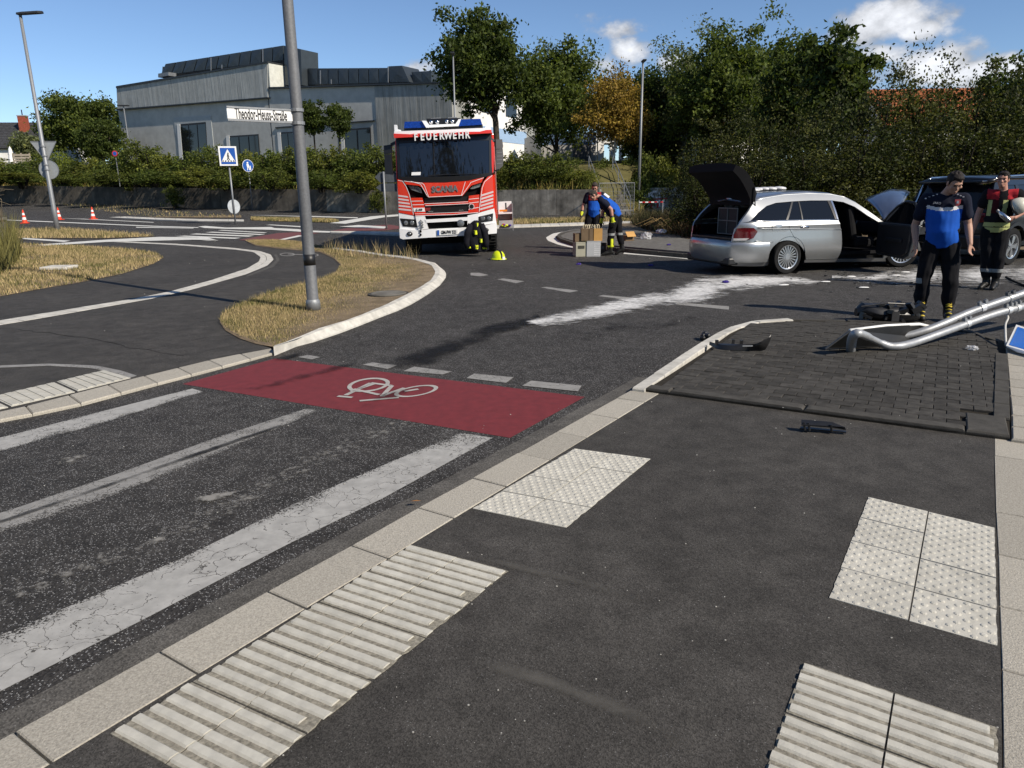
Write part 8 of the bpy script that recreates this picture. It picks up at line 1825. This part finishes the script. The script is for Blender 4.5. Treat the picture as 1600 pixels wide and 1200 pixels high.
for k in range(9): b.ball((random.uniform(-.06, .06), random.uniform(-.05, .05), random.uniform(.02, .07)), (random.uniform(.025, .05), .035, .028), 7, 5)
b.obj('lump', DK, t)
g = U(1392, 503, 0.02); t = thing('headlamp_unit', 'torn out black headlamp and engine parts beside the man’s boots', 'headlamp', g); b = MB(); rr = random.Random(5)
ring = []
for x, w, h in ((-.40, .05, .10), (-.33, .12, .17), (-.18, .18, .215), (0, .20, .22), (.18, .20, .20), (.30, .14, .17), (.38, .06, .10)): ring.append([(x, .10 + w * cos(a), max(.0, h * .5 + h * .5 * sin(a) + (.06 if x < -.2 else 0))) for a in [2 * pi * k / 14 for k in range(14)]])
fixn(b.loft(ring).obj('housing', DK, t, smooth=True, angle=35)); b = MB()
for k in range(34): b.box((rr.uniform(-.34, .36), rr.uniform(-.12, .14), rr.uniform(.03, .22)), (rr.uniform(.03, .12), rr.uniform(.03, .1), rr.uniform(.02, .09)), Matrix.Rotation(rr.uniform(-.7, .7), 3, 'Y') @ Matrix.Rotation(rr.uniform(-.7, .7), 3, 'Z'))
b.obj('brackets', DK, t); MB().box((-.02, -.125, .09), (.09, .02, .12)).obj('control_module', plain('grey_black_plastic', (.03, .03, .032), .5), t); b = MB(); b.tube([(-.40, -.02, .2), (-.1, -.06, .245), (.2, -.05, .225), (.36, -.02, .14)], .009, 6); b.obj('cable', BLACK, t)
g = U(1592, 444, 0.02); t = thing('rubber_strip', 'black rubber strip on the powder near the right edge', 'debris', g); MB().tube([U(1572, 433, .02) - g, U(1585, 440, .03) - g, U(1600, 446, .02) - g, U(1630, 452, .03) - g], .018, 6).obj('strip', RUBBER, t)
# plastic bags, papers, gloves, straw, leaf, scattered crumbs
def crumple(name, label, p, r, mat, cat, flat=.55, seed=1):
    bm = bmesh.new(); bmesh.ops.create_icosphere(bm, subdivisions=3, radius=r)
    for v in bm.verts: k = 1 + .55 * mn.noise(v.co * (2.6 / r) + Vector((seed * 7, 0, 0))) + .25 * mn.noise(v.co * (6 / r)); v.co *= k; v.co.z = max(v.co.z * flat + r * flat * .6, 0)
    me = bpy.data.meshes.new(name); bm.to_mesh(me); bm.free(); me.materials.append(mat); o = link(name, me, None, p); return tag(o, label, cat)
mp, nt, bb = nodes('clear_plastic_film'); setin(bb, rough=.15, spec=.8, alpha=.45); bb.inputs['Base Color'].default_value = (.75, .75, .75, 1); FILM = mp
PURP = plain('purple_nitrile', (.05, .03, .22), .5)
crumple('plastic_wrapper', 'crumpled clear plastic wrapper on the dark pavers', U(1519, 546, ZI + .004), .050, FILM, 'wrapper', .5, 2); crumple('plastic_bag', 'crumpled translucent plastic bag on the cobbled edge', U(1010, 373.5, .09), .16, FILM, 'plastic bag', .8, 3); crumple('paper_bag', 'white crumpled paper bag at the edge of the undergrowth', U(1033, 364, .09), .17, SIGN_W, 'paper bag', .5, 4)
for i, (x, y, z, l) in enumerate(((904, 413.5, 0, 'purple nitrile glove on the road in front of the box stack'), (1017, 415.5, 0, 'purple nitrile glove in the shadow of the estate car'), (1134, 441.5, .02, 'purple nitrile glove lying on the white powder'), (1045, 383, .095, 'purple nitrile glove on the grey cobbles'))): crumple('glove', l, U(x, y, z + .002), .055, PURP, 'glove', .4, 10 + i)['group'] = 'purple gloves dropped around the crash'
b = MB()
for k in range(22): p = U(random.uniform(1462, 1490), random.uniform(661, 666), ZP); a = random.uniform(-.5, .9); b.tube([p + Vector((0, 0, .008)), p + Vector((.08 * cos(a), .08 * sin(a), random.uniform(.004, .02)))], .0022, 3, False)
tag(b.obj('straw', plain('straw_yellow', (.50, .40, .17), .9)), 'few yellow straws in front of the paver island edge', 'straw', kind='stuff')
lf = MB(); p = U(650, 784, .035); lf.poly([p + Vector((-.03, 0, .004)), p + Vector((-.005, -.016, .012)), p + Vector((.03, 0, .006)), p + Vector((0, .018, .003))]); tag(lf.obj('dry_leaf', plain('orange_dry_leaf', (.38, .17, .05), .8)), 'small orange dry leaf on the near kerb', 'leaf')
b = MB(); rr = random.Random(9); crm = plain('pale_grit', (.36, .35, .32), .9)
for k in range(230):
    px, py = rr.uniform(60, 1560), rr.uniform(360, 1190)
    p = U(px, py, 0); z = ZP if (p - K0).dot(KN) > KW and p.y < 5.6 else (.024 if px < 400 and py < 520 else .006)
    if px > 1010 and 497 < py < 680: z = ZI
    p = U(px, py, z); s_ = rr.uniform(.0012, .0036) * (1 + p.y * .16); b.ball(p + Vector((0, 0, s_ * .3)), (s_, s_ * .8, s_ * .55), 5, 3)
tag(b.obj('grit', crm), 'scattered pale grit and crumbs on the asphalt', kind='stuff')
b = MB(); rr = random.Random(21)
for k in range(90):
    p = U(rr.gauss(1350, 90), rr.gauss(436, 14), .02)
    if p.y > 17 or p.x > 11: continue
    b.box(p, (rr.uniform(.01, .07), rr.uniform(.01, .04), rr.uniform(.005, .02)), Matrix.Rotation(rr.uniform(0, 3), 3, 'Z'))
tag(b.obj('crash_splinters', DK), 'small dark plastic splinters around the crashed cars', kind='stuff')
sg_ = MB()
for x, y in ((1400, 430), (1415, 425), (1290, 440), (1330, 432), (1225, 445), (1350, 449)): p = U(x, y, .02); sg_.ball(p, (.09, .05, .012), 8, 4)
tag(sg_.obj('powder_clumps', plain('powder_clump', (.75, .74, .72), .95)), 'small clumps of white absorbent powder', kind='stuff')
bt_ = thing('barrier_tape', 'red and white barrier bar in front of the graffiti wall', 'barrier', at_depth(999, 316, 46)); x1 = at_depth(1036, 315, 46).x - bt_.location.x
for k in range(8): MB().box((x1 * (k + .5) / 8, 0, 0), (x1 / 8 - .004, .03, .07)).obj('red_segment' if k % 2 else 'white_segment', SIGN_R if k % 2 else SIGN_W, bt_)
for x in (0, x1): MB().box((x, .05, -.45), (.06, .06, 1.1)).obj('post', GALV, bt_)
st = thing('ground_slab', 'pale flat stone lying in the dry grass of the left verge', 'stone', U(93, 420, .04)); MB().box((0, 0, .03), (.6, .5, .07)).obj('slab', STONE_L, st, bevel=.02)
mc = thing('manhole_cover', 'sunken grey cover in the grass island by the kerb', 'manhole cover', U(607, 459, .09)); b = MB(); b.lathe([(0, .02), (.26, .02), (.28, .01), (.28, -.02)], 24); b.obj('lid', CONC, mc); b = MB(); b.lathe([(.285, .008), (.32, .008), (.32, -.02), (.285, -.02)], 24, closed=True); b.obj('ring', STONE_D, mc)
# trees standing behind the photographer, seen mirrored in glass and paint
for i, (x, y, h) in enumerate(((-24, -21, 15), (-17, -22, 18), (-10, -20, 15), (-4, -21, 18), (2, -20, 14), (9, -22, 17))):
    P_, X_ = crown_points(90, 70, 5.0, h * .46, 1.9, .45, .3, .35, 80 + i); V__, Q_ = leaves(X_ + np.array([0, 0, h * .5]), .6); t = thing('street_tree', 'tree behind the photographer, mirrored in the windscreen', 'tree', (x, y, 0), 0, 'trees behind the photographer'); link('crown', np_mesh('crown', V__, Q_, L_THICK), t); MB().tube([(0, 0, -.2), (0, 0, h * .6)], [.25, .1], 8).obj('trunk', BARK, t)
